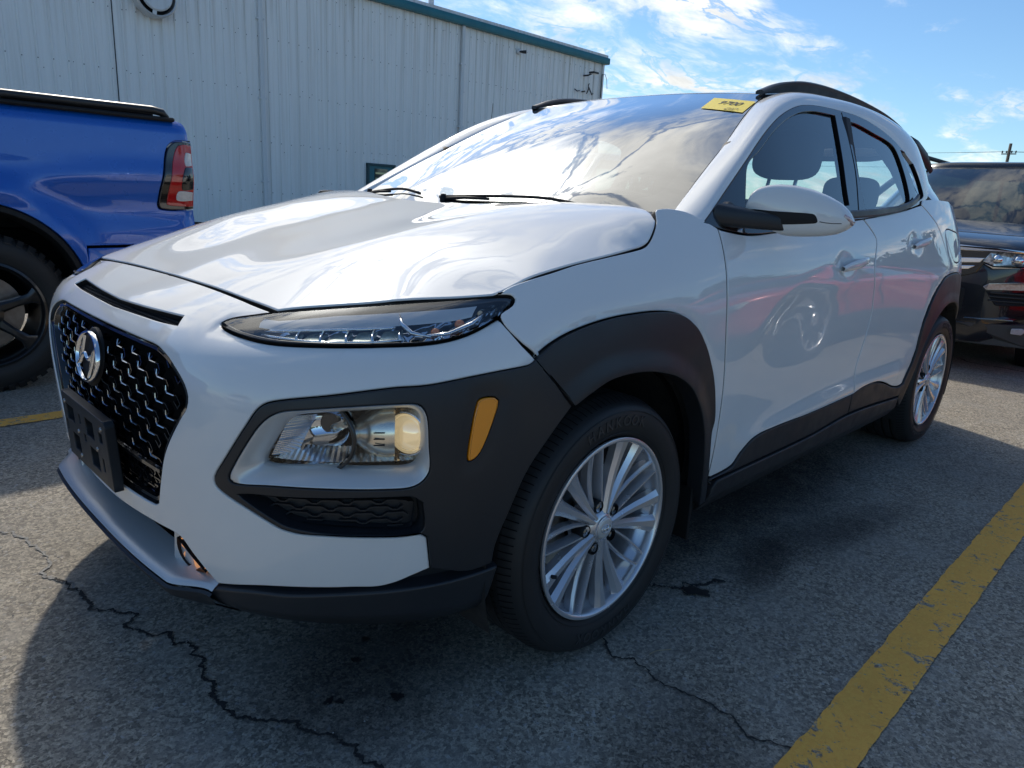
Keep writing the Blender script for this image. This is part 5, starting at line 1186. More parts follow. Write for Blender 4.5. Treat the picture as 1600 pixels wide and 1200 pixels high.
# dark intake behind it
itk = mir(np.array([(0, .40), (.33, .40), (.45, .40), (.45, .28), (0, .28)])); panel('lower_intake', SHELL, SB, itk, off=-.085, parent=car, res=.06, flat=True, gap=0, roll=0)
im = LMB()
for r in range(5):
    for c in range(-12, 13):
        s = (c+.5*(r % 2))*.03; z = .385-r*.012
        bar((s-.009, z), (s+.009, z), .002, .006, -.07, im); bar((s+.009, z), (s+.015, z-.012), .002, .006, -.07, im); bar((s-.009, z), (s-.015, z-.012), .002, .006, -.07, im)
tag(im.build('intake_mesh', BLACK, car), kind='stuff')
for k in (1, -1):
    V = [(-.806, -.345*k, .392), (-.796, -.385*k, .385), (-.792, -.395*k, .298), (-.806, -.33*k, .298), (-.75, -.345*k, .392), (-.75, -.385*k, .385), (-.75, -.395*k, .298), (-.75, -.33*k, .298)]
    MB().add(V, [(0,1,2,3), (7,6,5,4), (0,4,5,1), (3,2,6,7), (0,3,7,4), (1,5,6,2)]).build('skid_post', SATINP, car, bevel=.006)
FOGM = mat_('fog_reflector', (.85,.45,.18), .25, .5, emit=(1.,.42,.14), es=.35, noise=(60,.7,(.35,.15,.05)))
fogl = smooth_line(D['fog'])
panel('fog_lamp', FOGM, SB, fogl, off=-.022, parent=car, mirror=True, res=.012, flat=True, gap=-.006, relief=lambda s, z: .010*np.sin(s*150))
sweep_wall('fog_lamp_rim', BLACK, SB, fogl, -.008, -.036, car, mirror=True)
panel('fog_lamp_lens', LENS, SB, fogl, off=-.012, parent=car, mirror=True, res=.02, flat=True, gap=-.002)
# ---------------------------------------------------------------- fake lower pocket
sweep_wall('pocket_wall', CLAD, SB, pok, -.002, -.034, car, taper=.03, mirror=True)
panel('pocket_floor', CLAD2, SB, pok, off=-.032, parent=car, mirror=True, res=.02, flat=True, gap=0)
pm = LMB(); pc = pok_i
def in_p(s, z): return bool(inside(np.array([[s, z]]), pc)[0])
for r in range(5):
    for c in range(-1, 9):
        s = .60+(c+.5*(r % 2))*.062; z = .522-r*.0135
        for p0, p1 in (((s-.021, z), (s+.010, z)), ((s+.010, z), (s+.0205, z-.0068)), ((s+.0205, z-.0068), (s+.010, z-.0135)) if r % 1 == 5 else ((s+.0205, z-.0068), (s+.0205+.0105*0+.0, z-.0068)), ((s-.021, z), (s-.031, z-.0068)), ((s-.031, z-.0068), (s-.0415, z-.0068))):
            if in_p(*p0) and in_p(*p1): bar(p0, p1, .0030, .008, -.022, pm)
o = pm.build('pocket_lattice', CLAD, car, auto=30, mirror=True)
for q in o: q['kind'] = 'stuff'
sweep_wall('pocket_frame', CLAD, SB, pok_i, -.016, -.032, car, taper=0, mirror=True)
# ---------------------------------------------------------------- amber side marker
panel('side_marker', AMBER, SB, amb, off=.004, parent=car, mirror=True, res=.012, thick=.012, roll=.003, gap=.001)
amb_in = amb.mean(0)+(amb-amb.mean(0))*[.86, .94]
sweep_wall('marker_seam', SEAL, SB, amb_in, .0045, .0038, car, mirror=True)
# ---------------------------------------------------------------- daytime running lamp (upper, slim)
FOGX = mat_('lamp_black', (.012,.012,.013), .3, coat=.5); CH2 = mat_('lamp_chrome', (.72,.74,.76), .10, 1.)
sweep_wall('lamp_wall', FOGX, SB, lamp_line, -.002, -.045, car, taper=.03, mirror=True)
panel('lamp_floor', CH2, SB, lamp_line, off=-.040, parent=car, mirror=True, res=.018, flat=True, gap=0, relief=lambda s, z: .006*np.sin(s*70)*np.sin(z*160))
panel('headlamp_cover', COVER, SB, lamp_line, off=-.003, parent=car, mirror=True, res=.016, flat=True, gap=.002)
lc = lamp_line.mean(0); li = np.array(lamp_line); 
rim_in = []
for q in li:
    d = lc-q; k = .010/np.linalg.norm(d*[.25, 1]+1e-9); rim_in.append(q+np.array([d[0]*.03, d[1]*.18]))
panel('lamp_bezel', FOGX, SB, li, [np.array(rim_in)], off=-.009, parent=car, mirror=True, res=.02, roll=.002, thick=.01, gap=.001)
lz = lambda s: (float(np.interp(s, [.60, .72, .85, .98, 1.05], [.822, .8195, .8225, .834, .85])), float(np.interp(s, [.60, .72, .85, .98, 1.05], [.846, .862, .872, .881, .886])))
led = MB(); ledm = MB()
def quad(mb, pts, th=.006):
    P = [sb1(*p) for p in pts]; n = np.cross(P[1]-P[0], P[2]-P[0]); n /= np.linalg.norm(n); 
    V = list(P)+[p-n*th for p in P]; k = len(P); mb.add(V, [tuple(range(k)), tuple(range(k, 2*k))[::-1]]+[(i, (i+1) % k, k+(i+1) % k, k+i) for i in range(k)])
for i in range(5):
    s0 = .625+i*.052; s1 = s0+.040; a0, b0 = lz(s0+.01); a1, b1 = lz(s1+.012)
    h = .72
    m = MB(); quad(m, [(s0+.016, a0+.006, -.018), (s1+.016, a1+.006, -.018), (s1-.002, a1+(b1-a1)*h, -.034), (s0-.002, a0+(b0-a0)*h, -.034)]); m.build('led_module', mat_('led_optic', (.70,.76,.64), .12, .4, coat=1., noise=(90,.8,(.16,.20,.15))), car, bevel=.002, mirror=True)
    m = MB(); m.tube([sb1(s1+.022, a1+.004, -.013), sb1(s1+.012, a1+(b1-a1)*.3, -.018), sb1(s1-.002, a1+(b1-a1)*.62, -.026)], .0028, 6, sq=(1, 1.8)); m.build('led_divider', CH2, car, smooth=True, mirror=True)
m = MB(); m.tube([sb1(s, lz(s)[0]+.004, -.014) for s in np.linspace(.60, .90, 12)], .0028, 6); m.build('lamp_trim', CH2, car, smooth=True, mirror=True)
m = MB(); m.tube([sb1(s, lz(s)[0]+(lz(s)[1]-lz(s)[0])*.66, -.022) for s in np.linspace(.58, .86, 12)], .003, 6); m.build('lamp_trim', CH2, car, smooth=True, mirror=True)
m = MB(); rows = []
for t, off in ((.68, -.020), (.8, -.014), (1.02, -.012)): rows.append([sb1(s, lz(s)[0]+(lz(s)[1]-lz(s)[0])*t, off) for s in np.linspace(.56, 1.03, 24)])
m.grid(np.array(rows)); m.build('lamp_eyebrow', SATINP, car, smooth=True, mirror=True)
m = MB(); m.tube([sb1(.845, .872, -.014), sb1(.872, .858, -.016), sb1(.91, .842, -.014), sb1(.955, .834, -.012)], [.002, .0045, .0045, .003], 8); m.build('lamp_trim', CH2, car, smooth=True, mirror=True)
m = MB(); m.tube([sb1(.92, .836, -.014), sb1(.99, .840, -.012), sb1(1.04, .856, -.012), sb1(1.09, .884, -.012)], [.003, .006, .007, .002], 8, sq=(1,.6)); m.build('lamp_reflector_strip', CH2, car, smooth=True, mirror=True)
def ball(name, c, r, mat, mirror=True, sq=(1,1,1)):
    b = MB(); n = 12; b.lathe([(r*math.sin(a), -r*math.cos(a)) for a in np.linspace(0.01, math.pi-.01, n)], 18, 'Z'); b.V = [(v[0]*sq[0]+c[0], v[1]*sq[1]+c[1], v[2]*sq[2]+c[2]) for v in b.V]; return b.build(name, mat, car, smooth=True, mirror=mirror)
ball('turn_bulb', sb1(1.005, .862, -.024), .010, AMBERB); ball('turn_bulb', sb1(1.055, .877, -.020), .006, mat_('warm_bulb', (.9,.6,.3), .1, coat=1.))
ball('turn_bulb', sb1(.955, .850, -.026), .009, AMBERB)
# ---------------------------------------------------------------- main lamp cluster in the cladding
nb = len(bez_o)
def ringpts(a, b2, k=96):
    def rs(p):
        p = np.vstack([p, p[:1]]); s = np.concatenate([[0], np.cumsum(np.linalg.norm(np.diff(p, axis=0), axis=1))]); t = np.linspace(0, s[-1], k, endpoint=False); return np.stack([np.interp(t, s, p[:, 0]), np.interp(t, s, p[:, 1])], 1)
    A_, B_ = rs(a), rs(b2); c = a.mean(0); ang = lambda q: np.arctan2(q[:, 1]-c[1], q[:, 0]-c[0])
    j = np.argmin(np.abs(ang(B_)-ang(A_)[0])); B_ = np.roll(B_, -j, 0)
    if (np.cross(A_[5]-A_[0], A_[10]-c) > 0) != (np.cross(B_[5]-B_[0], B_[10]-c) > 0): B_ = np.roll(B_[::-1], 1, 0)
    return A_, B_
A_, B_ = ringpts(bez_o, bez_i); rows = []
for t, off in ((0, -.004), (.02, .003), (.10, .006), (.25, .004), (.75, -.016), (.93, -.024), (1.0, -.030), (1.0, -.045)):
    q = A_*(1-t)+B_*t; P = SB(q[:, 0], q[:, 1], off); rows.append(np.vstack([P, P[:1]]))
MB().grid(np.array(rows)).build('headlamp_surround', SATINP, car, auto=60, mirror=True)
sweep_wall('headlamp_bucket', mat_('bucket_silver', (.78,.79,.80), .10, 1.), SB, B_, -.043, -.13, car, taper=.10, mirror=True)
panel('headlamp_floor', mat_('bucket_floor', (.06,.062,.065), .12, .6, coat=.6), SB, B_, off=-.125, parent=car, mirror=True, res=.03, flat=True, gap=0)
panel('headlamp_lens', LENS, SB, B_, off=-.036, parent=car, mirror=True, res=.02, flat=True, gap=-.004)
def frame_at(s, z, off):
    c = Vector(sb1(s, z, off)); 
    fwd = Vector((-.80, -.60, 0)).normalized()     # beam axis leans out with the corner
    fwd = Vector((-.93, -.36, .0)).normalized(); sid = Vector((0, 0, 1)).cross(fwd).normalized(); up = fwd.cross(sid); return c, sid, up, fwd
def lathe_at(prof, c, sid, up, fwd, name, mat, n=40, auto=None, sq=1.):
    V, F = [], []; k = len(prof)
    for j in range(n):
        w = 2*math.pi*j/n
        for r, h in prof: p = c+sid*(r*math.cos(w)*sq)+up*(r*math.sin(w))+fwd*h; V.append(tuple(p))
    for j in range(n):
        for i in range(k-1): F.append((j*k+i, j*k+i+1, ((j+1) % n)*k+i+1, ((j+1) % n)*k+i))
    return MB().add(V, F).build(name, mat, car, smooth=auto is None, auto=auto, mirror=True)
PROJ = mat_('projector_shell', (.86,.78,.64), .25, .9)
c, sid, up, fwd = frame_at(.950, .648, -.062)
lathe_at([(.050, -.060), (.055, -.03), (.053, .0), (.047, .018), (.043, .022), (.041, .020), (.040, .012)], c, sid, up, fwd, 'projector_housing', PROJ, auto=40)
lathe_at([(.041, .014), (.044, .022), (.0425, .027), (.039, .026), (.036, .018)], c, sid, up, fwd, 'projector_ring', CHROME)
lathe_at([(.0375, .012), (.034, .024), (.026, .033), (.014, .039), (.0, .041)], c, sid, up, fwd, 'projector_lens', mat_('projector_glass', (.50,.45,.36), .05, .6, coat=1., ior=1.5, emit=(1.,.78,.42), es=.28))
b = MB(); n_ = 14; cS = Vector(sb1(.888, .646, -.072)); A1 = (Vector(c)-cS).normalized(); A3 = Vector((0, 0, 1)); A2 = A1.cross(A3).normalized(); rows = []
for i in range(n_):
    t = i/(n_-1); rr = .050*math.sin(math.pi*(.08+.50*t))**.6
    rows.append([tuple(cS+A1*(-.052+.074*t)+A2*(rr*.95*math.cos(a))+A3*(rr*math.sin(a))) for a in np.linspace(0, 2*math.pi, 33)])
b.grid(np.array(rows)); b.build('projector_shroud', PROJ, car, smooth=True, mirror=True)
for q in (-.012, 0, .012):
    bb = MB(); sgn = 1 if (cS+A2-Vector((-1.3, -1.8, 1.08))).length < (cS-A2-Vector((-1.3, -1.8, 1.08))).length else -1
    bb.tube([cS+A1*(-.016)+A2*(sgn*.0465)+A3*q, cS+A1*(.004)+A2*(sgn*.0478)+A3*q], .0013, 5); bb.build('projector_slot', BLACK, car, mirror=True)
c2_, sid, up, fwd = frame_at(.775, .645, -.085)
lathe_at([(.066, .035), (.062, .02), (.052, -.005), (.036, -.028), (.016, -.040), (.0, -.042)], c2_, sid, up, fwd, 'high_beam_reflector', CHROME, sq=1.15)
lathe_at([(.070, .032), (.072, .040), (.066, .040), (.065, .032)], c2_, sid, up, fwd, 'high_beam_ring', FOGX, sq=1.15)
bb_ = MB(); bb_.tube([c2_+fwd*-.04, c2_+fwd*-.005], [.009, .008], 12); bb_.build('high_beam_bulb', mat_('bulb_glass', (.5,.5,.45), .05, .5, coat=1.), car, smooth=True, mirror=True)
# silver inner fascia, ribbed, along the foot and inboard end of the bucket
rb_ = MB(); q = np.array([.67, .60])
rows = []
for t, off in ((0, -.046), (1, -.085)):
    rows.append([sb1(s, float(np.interp(s, [.655, .70, .95, 1.0], [.592, .5905, .592, .60]))+t*.018, off) for s in np.linspace(.655, 1.0, 60)])
for j in range(len(rows[0])):
    if j % 2: rows[0][j] = rows[0][j]+np.array([0, 0, .0012]); rows[1][j] = rows[1][j]+np.array([0, 0, .0012])
rb_.grid(np.array(rows)); rb_.build('lamp_fascia', mat_('fascia_silver', (.74,.74,.74), .16, 1.), car, mirror=True)
rows = []
for t in np.linspace(0, 1, 40):
    z = .597+t*.085; s = .657+t*.045
    rows.append([sb1(s, z, -.044+(.0012 if int(t*39) % 2 else 0)), sb1(s+.045, z, -.075)])
MB().grid(np.array(rows)).build('lamp_fascia', mat_('fascia_silver', (.74,.74,.74), .16, 1.), car, mirror=True)
# ---------------------------------------------------------------- mirrors
TOP = [(-.832,1.090),(-.836,1.116),(-.842,1.137),(-.852,1.148),(-.868,1.155),(-.886,1.159),(-.9175,1.1585),(-.95,1.151),(-.9826,1.1375),(-1.012,1.119),(-1.033,1.096),(-1.0445,1.071)]
BOT = [(-.832,1.083),(-.865,1.060),(-.886,1.0357),(-.913,1.0221),(-.945,1.0225),(-.983,1.026),(-1.0136,1.034),(-1.031,1.046),(-1.042,1.059),(-1.0445,1.069)]
T_, B2 = np.array(TOP), np.array(BOT)
yy = -.832-(1.0445-.832)*(1-np.cos(np.linspace(0.0, math.pi, 30)))/2
rows = []; nn = 28
for y in yy:
    zt, zb = np.interp(-y, -T_[:, 0], T_[:, 1]), np.interp(-y, -B2[:, 0], B2[:, 1]); x = .60+(-y-.86)*.95; h = max(zt-zb, .002)/2; zc = (zt+zb)/2
    e = math.sqrt(max(0., 1-((abs(y)-.94)/.108)**2)); d = .052*(.35+.65*e)
    rows.append([(x+.010-(d if math.cos(a) > 0 else .030*e+.002)*math.copysign(abs(math.cos(a))**.75, math.cos(a)), y, zc+h*math.copysign(abs(math.sin(a))**.85, math.sin(a))) for a in np.linspace(0, 2*math.pi, nn+1)])
mh = MB().grid(np.array(rows)).build('mirror_housing', WHITE, car, auto=50, mirror=True)
mh = mh[0]
bpy.context.view_layer.update()
def front_x(y, z):
    zt, zb = np.interp(-y, -T_[:, 0], T_[:, 1]), np.interp(-y, -B2[:, 0], B2[:, 1]); x = .60+(-y-.86)*.95; h = max(zt-zb, .002)/2; zc = (zt+zb)/2
    e = math.sqrt(max(0., 1-((abs(y)-.94)/.108)**2)); d = .052*(.35+.65*e); s = np.clip(abs(z-zc)/h, 0, 1)**(1/.85); c = math.sqrt(max(0, 1-s*s))**.75
    return x+.010-d*c
ins_ = smooth_line([(.842, 1.088), (.90, 1.0875), (.975, 1.086), (.982, 1.081), (.987, 1.065), (.980, 1.060), (.90, 1.052), (.872, 1.056), (.85, 1.074)], step=.006)
for k in (1, -1):
    CENT[:] = (5, 0, 1)
    fx = lambda a, b2, o: np.array([(front_x(-y, z)-.0015-oo, -k*y, z) for y, z, oo in zip(a, b2, o+0*a)])
    panel('mirror_insert', BLACK, fx, ins_, parent=car, res=.01, roll=.0015, thick=.003, gap=0, eps=.002); CENT[:] = CENT_old
arm = MB(); rows = []
for (x, y, z, hx, hz) in ((.49, -.815, 1.070, .060, .030), (.515, -.84, 1.066, .055, .028), (.555, -.862, 1.062, .045, .024), (.60, -.885, 1.060, .040, .024), (.64, -.915, 1.056, .030, .020), (.665, -.93, 1.045, .012, .010)):
    rows.append([(x+hx*math.copysign(abs(math.cos(a))**.6, math.cos(a)), y, z+hz*math.copysign(abs(math.sin(a))**.6, math.sin(a))) for a in np.linspace(0, 2*math.pi, 19)])
arm.grid(np.array(rows)); arm.build('mirror_arm', CLAD, car, auto=50, mirror=True)
MB().lathe([(0, .004), (.004, .004), (.0055, .0), (.0055, -.012)], 12, 'Y', (.49, -.862, 1.034)).build('mirror_sensor', SATIN, car, smooth=True)
pts = [(front_x(-1.030, 1.085)+.0, -1.031, 1.083), (front_x(-1.038, 1.076)+.004, -1.0405, 1.074), (.778, -1.047, 1.068)]
b = MB(); b.tube([(.742, -1.031, 1.086), (.757, -1.040, 1.076), (.772, -1.0445, 1.062)], [.006, .009, .006], 8, sq=(1, .7)); b.build('mirror_indicator', mat_('indicator_lens', (.75,.70,.70), .08, .3, coat=1., noise=(200,.8,(.45,.05,.03))), car, smooth=True, mirror=True)
# sail panel at the mirror foot
# belt moulding
b = MB(); b.tube([(front_x(y, zz)-.0008, y, zz) for y, zz in [(-.99+.0, 1.066), (-1.0, 1.064), (-1.015, 1.063), (-1.03, 1.064)]], .0009, 4); b.build('mirror_seam', SEAL, car, mirror=True)
bl_ = MB(); rows = [[], [], [], []]
for x in np.linspace(.62, 2.17, 50):
    zz = float(np.interp(x, [.62, .9, 1.25, 1.6, 1.85, 2.0, 2.10, 2.17], [1.050, 1.062, 1.077, 1.094, 1.112, 1.131, 1.150, 1.172])); y = float(G(x, zz))
    for j, (dy, dz) in enumerate(((.001, .024), (.010, .020), (.013, .004), (.004, -.004))): rows[j].append((x, -y-dy, zz+dz))
bl_.grid(np.array(rows)); bl_.build('belt_moulding', CLAD, car, auto=40, mirror=True)
# ---------------------------------------------------------------- door handles
for nm, s0, s1, z0, z1 in (('h', 2.675, 2.905, .912, .936), ('h', 3.445, 3.660, .978, 1.004)):
    b = MB(); rows = []; n = 22
    for i in range(n):
        t = i/(n-1); s = s0+(s1-s0)*t; z = z0+(z1-z0)*t; lift = .030*math.sin(math.pi*min(max((t+.02)/1.04, 0), 1))**.35; hh = .0165*(math.sin(math.pi*(t*.96+.02))**.3)
        base = sb1(s, z, side_relief(np.array([s]), np.array([z]))[0]); nrm = sb1(s, z, .02)-sb1(s, z, .01); nrm /= np.linalg.norm(nrm)
        ring = []
        for a in np.linspace(0, 2*math.pi, 13): ring.append(base+nrm*(lift*.82+.0085*math.cos(a))+np.array([0, 0, 1])*hh*math.sin(a))
        rows.append(ring)
    b.grid(np.array(rows)); b.build('door_handle', WHITE, car, auto=60, mirror=True)
    # the cup behind it
    cs, cz = s0+(s1-s0)*.42, (z0+z1)/2+.002; cup = MB(); rows = []
    for t in np.linspace(0, 1, 7):
        ring = []
        for a in np.linspace(0, 2*math.pi, 33):
            s = cs+.055*t*math.cos(a); z = cz+.042*t*math.sin(a); ring.append(sb1(s, z, side_relief(np.array([s]), np.array([z]))[0]+.0016-.003*0+(-.0 if t > .9 else 0)))
        rows.append(ring)
    key = MB(); 
    p0 = sb1(s1-.012, z1, .024)
tlp = [(3.085, .70, 1.02), (3.0, .765, 1.00)]
b = MB(); rows = []
for (s, z0, z1, o) in ((4.48, .985, 1.035, .002), (4.60, .965, 1.05, .022), (4.75, .955, 1.055, .030), (4.95, .955, 1.05, .030), (5.1, .97, 1.04, .004)): rows.append([sb1(s, z, o if 0 < k < 4 else -.01) for k, z in enumerate(np.linspace(z0, z1, 5))])
b.grid(np.array(rows)); b.build('tail_lamp', mat_('red_lens', (.30,.008,.008), .08, coat=1.), car, smooth=True, mirror=True)
# roof antenna at the back
b = MB(); b.tube([(2.72, 0, 1.50), (2.80, 0, 1.53), (2.88, 0, 1.60)], [.02, .012, .004], 8); b.build('roof_antenna', BLACK, car, smooth=True)

# ================================================================ BLUE PICKUP
BLUE = mat_('blue_paint', (.002,.10,.47), .30, .15, coat=1., coat_r=.015, rvar=.04); REDL = mat_('red_lens', (.42,.008,.010), .10, coat=1., coat_r=.02); CLRL = mat_('clear_lens', (.62,.60,.58), .14, coat=1., noise=(60,.5,(.35,.34,.33)))
DGLASS = mat_('dark_glass', (.006,.008,.009), .02, coat=1., ior=1.6); BLKW = mat_('black_wheel', (.010,.010,.011), .28, coat=.5)
tk_ = empty('pickup_truck', (-.66, 3.42, 0)); tag(tk_, 'blue pickup truck with black wheel and black tonneau rail parked left of the crossover', 'truck')
TX, TY = -.66, 3.42
CENT[:] = (0, 0, .8)
HX, HZ = 0.0, .39          # wheel centre in truck coordinates
def TSf(k):                # bed side, parameters (x, z) in truck coordinates
    def f(x, z, off=0.):
        x = np.asarray(x, float); z = np.asarray(z, float)
        r = np.hypot((x-HX)/1.0, (z-(HZ+.09))/1.0)
        fl = .060*np.exp(-(np.maximum(r-.50, 0)/.075)**2)*np.clip((z-.3)/.2, 0, 1)
        ridge = .014*np.exp(-((z-1.10+.13*np.clip((.85-x)/.9, 0, 1)**2)/.06)**2)
        y = 1.0-.012*np.maximum(z-1.15, 0)/.25-.022*np.exp(-((z-.92)/.10)**2)+fl+ridge-.05*np.clip((z-1.33)/.08, 0, 1)**2-.035*np.clip((x-.95)/.09, 0, 1)**2-.03*np.exp(-((z-.62)/.03)**2)*0
        return np.stack([x, -k*(y+off), z], 1)
    return f
arc = [(HX+.455*math.cos(a), HZ+.075+.475*math.sin(a)) for a in np.linspace(-.05, math.pi+.05, 40)]
lampT = smooth_line([(.905, 1.245), (.925, 1.283), (.955, 1.293), (1.05, 1.293, 1), (1.05, .930, 1), (.99, .925), (.855, .928), (.842, .95), (.868, 1.10)])
lampT = smooth_line([(.900, 1.25), (.935, 1.288), (.97, 1.296), (1.048, 1.296, 1), (1.048, .928, 1), (1.0, .922), (.850, .926), (.838, .955), (.874, 1.14)])
bed = np.vstack([[(-.95, 1.395)], [(x, 1.395+.01*math.sin(x)) for x in np.linspace(-.8, .9, 20)], smooth_line([(.97, 1.404, 1), (1.01, 1.388), (1.026, 1.345), (1.030, 1.30, 1)], closed=False), [(1.046, 1.297), (1.046, .74)], [(.455, .735)], arc, [(-.95, .44)]])
for k in (1, -1):
    panel('bed_side', BLUE, TSf(k), bed, [lampT], parent=tk_, res=.03, thick=.02, eps=.006)
    low = np.array([(.458, .725), (1.0, .727), (1.0, .60), (.44, .52)]); panel('lower_bed_panel', BLUE, TSf(k), low, off=.006, parent=tk_, res=.06, thick=.03)
    arcw = np.array(arc); inn_ = (arcw-[HX, HZ+.075])*.93+[HX, HZ+.075]; fl_ = np.vstack([arcw*1.0, inn_[::-1]]); panel('wheel_flare', BLACK, TSf(k), fl_, off=-.012, parent=tk_, res=.05, thick=.12, roll=.006)
    # tail lamp
    lo_ = lampT.mean(0)+(lampT-lampT.mean(0))*[.97, .985]
    body = panel('tail_lamp', mat_('lamp_housing', (.012,.010,.010), .12, coat=1.), TSf(k), lo_, off=.008, parent=tk_, res=.03, thick=.03, roll=.006)
    rl_ = smooth_line([(.925, 1.20), (.95, 1.262), (.985, 1.278), (1.043, 1.278, 1), (1.043, .943, 1), (.97, .943), (.885, .95), (.882, .975), (.905, 1.10)])
    panel('red_lens', REDL, TSf(k), rl_, off=.014, parent=body, res=.03, thick=.01, roll=.004)
    for z0, z1, x0 in ((1.165, 1.235, .990), (.975, 1.025, .935)): panel('clear_lens', CLRL, TSf(k), smooth_line([(x0, z0), (x0+.008, z1), (1.036, z1, 1), (1.036, z0, 1)]), off=.018, parent=body, res=.03, thick=.01, roll=.004)
    panel('dark_lens', DGLASS, TSf(k), smooth_line([(.962, 1.035), (.985, 1.155), (1.036, 1.16, 1), (1.036, 1.035, 1)]), off=.018, parent=body, res=.03, thick=.01, roll=.004)
    b = MB(); b.tube([(-1.0, -k*.955, 1.432), (-.5, -k*.955, 1.435), (.85, -k*.955, 1.444), (.90, -k*.955, 1.436), (.925, -k*.955, 1.410)], [.026,.026,.026,.026,.02], 10, sq=(1.1, .8)); b.build('tonneau_rail', CLAD, tk_, smooth=True)
    for xx in (-.02, .10): b = MB(); b.box((xx, -k*.957, 1.434), (.06, .066, .052)); b.build('rail_clamp', CLAD2, tk_, bevel=.006)
    b = MB(); b.bbox((0-.02, -k*.965, 1.402), (1.95, .055, .022), .008); b.build('bed_rail_cap', BLACK, tk_)
tn = MB(); tn.box((-.05, 0, 1.42), (1.85, 1.82, .03)); tn.build('tonneau_cover', BLACK, tk_, bevel=.01)
tg = MB(); tg.bbox((1.01, 0, 1.06), (.07, 1.72, .66), .02); tg.build('tailgate', BLUE, tk_)
bp = MB(); bp.bbox((1.10, 0, .58), (.20, 1.96, .22), .04); bp.build('rear_bumper', CHROME, tk_)
MB().box((-.1, 0, .62), (2.2, 1.5, .35)).build('bed_underside', SHELL, tk_)
# cab and nose: mostly out of the picture, kept simple
def hull(name, st, mat, parent, n=None, auto=35):
    """st: list of (x, [(y, z), ...] half ring from the sill up to the centre line)"""
    rows = []
    for x, r in st: rows.append([(x, -y, z) for y, z in r]+[(x, y, z) for y, z in r[::-1][1:]])
    m = MB().grid(np.array(rows)); k = len(rows[0]); m.add(rows[0], [tuple(range(k))]); m.add(rows[-1], [tuple(range(k))]); return m.build(name, mat, parent, auto=auto)
cab = [(-3.05, [(1.0,.45), (1.03,.8), (1.0,1.12), (.98,1.2), (.9,1.22), (0,1.24)]), (-1.02, [(1.0,.45), (1.03,.8), (1.0,1.12), (.98,1.3), (.9,1.38), (0,1.39)])]
hull('cab_body', cab, BLUE, tk_)
hull('cab_glass', [(-3.0, [(.93,1.2), (.92,1.22), (.85,1.25), (0,1.25)]), (-2.3, [(.93,1.2), (.86,1.5), (.74,1.80), (0,1.85)]), (-1.4, [(.93,1.2), (.87,1.5), (.76,1.83), (0,1.88)]), (-1.05, [(.92,1.2), (.87,1.5), (.78,1.75), (0,1.80)])], DGLASS, tk_)
hull('cab_roof', [(-2.35, [(.80,1.79), (.74,1.85), (0,1.89)]), (-1.4, [(.82,1.82), (.74,1.90), (0,1.935)]), (-1.05, [(.80,1.76), (.74,1.85), (0,1.88)])], BLUE, tk_)
hull('engine_cover', [(-4.75, [(.9,.5), (.93,.8), (.9,1.05), (.8,1.15), (0,1.2)]), (-4.5, [(.97,.45), (1.02,.8), (.99,1.1), (.88,1.22), (0,1.30)]), (-3.05, [(1.0,.45), (1.03,.8), (1.0,1.1), (.9,1.24), (0,1.34)])], BLUE, tk_)
MB().bbox((-4.80, 0, .95), (.10, 1.5, .42), .03).build('front_grille', BLACK, tk_); MB().bbox((-4.86, 0, .58), (.22, 1.96, .22), .04).build('front_bumper', CHROME, tk_)
for k in (1, -1): MB().bbox((-4.74, k*.83, 1.0), (.12, .24, .24), .03).build('headlamp', CLRL, tk_)
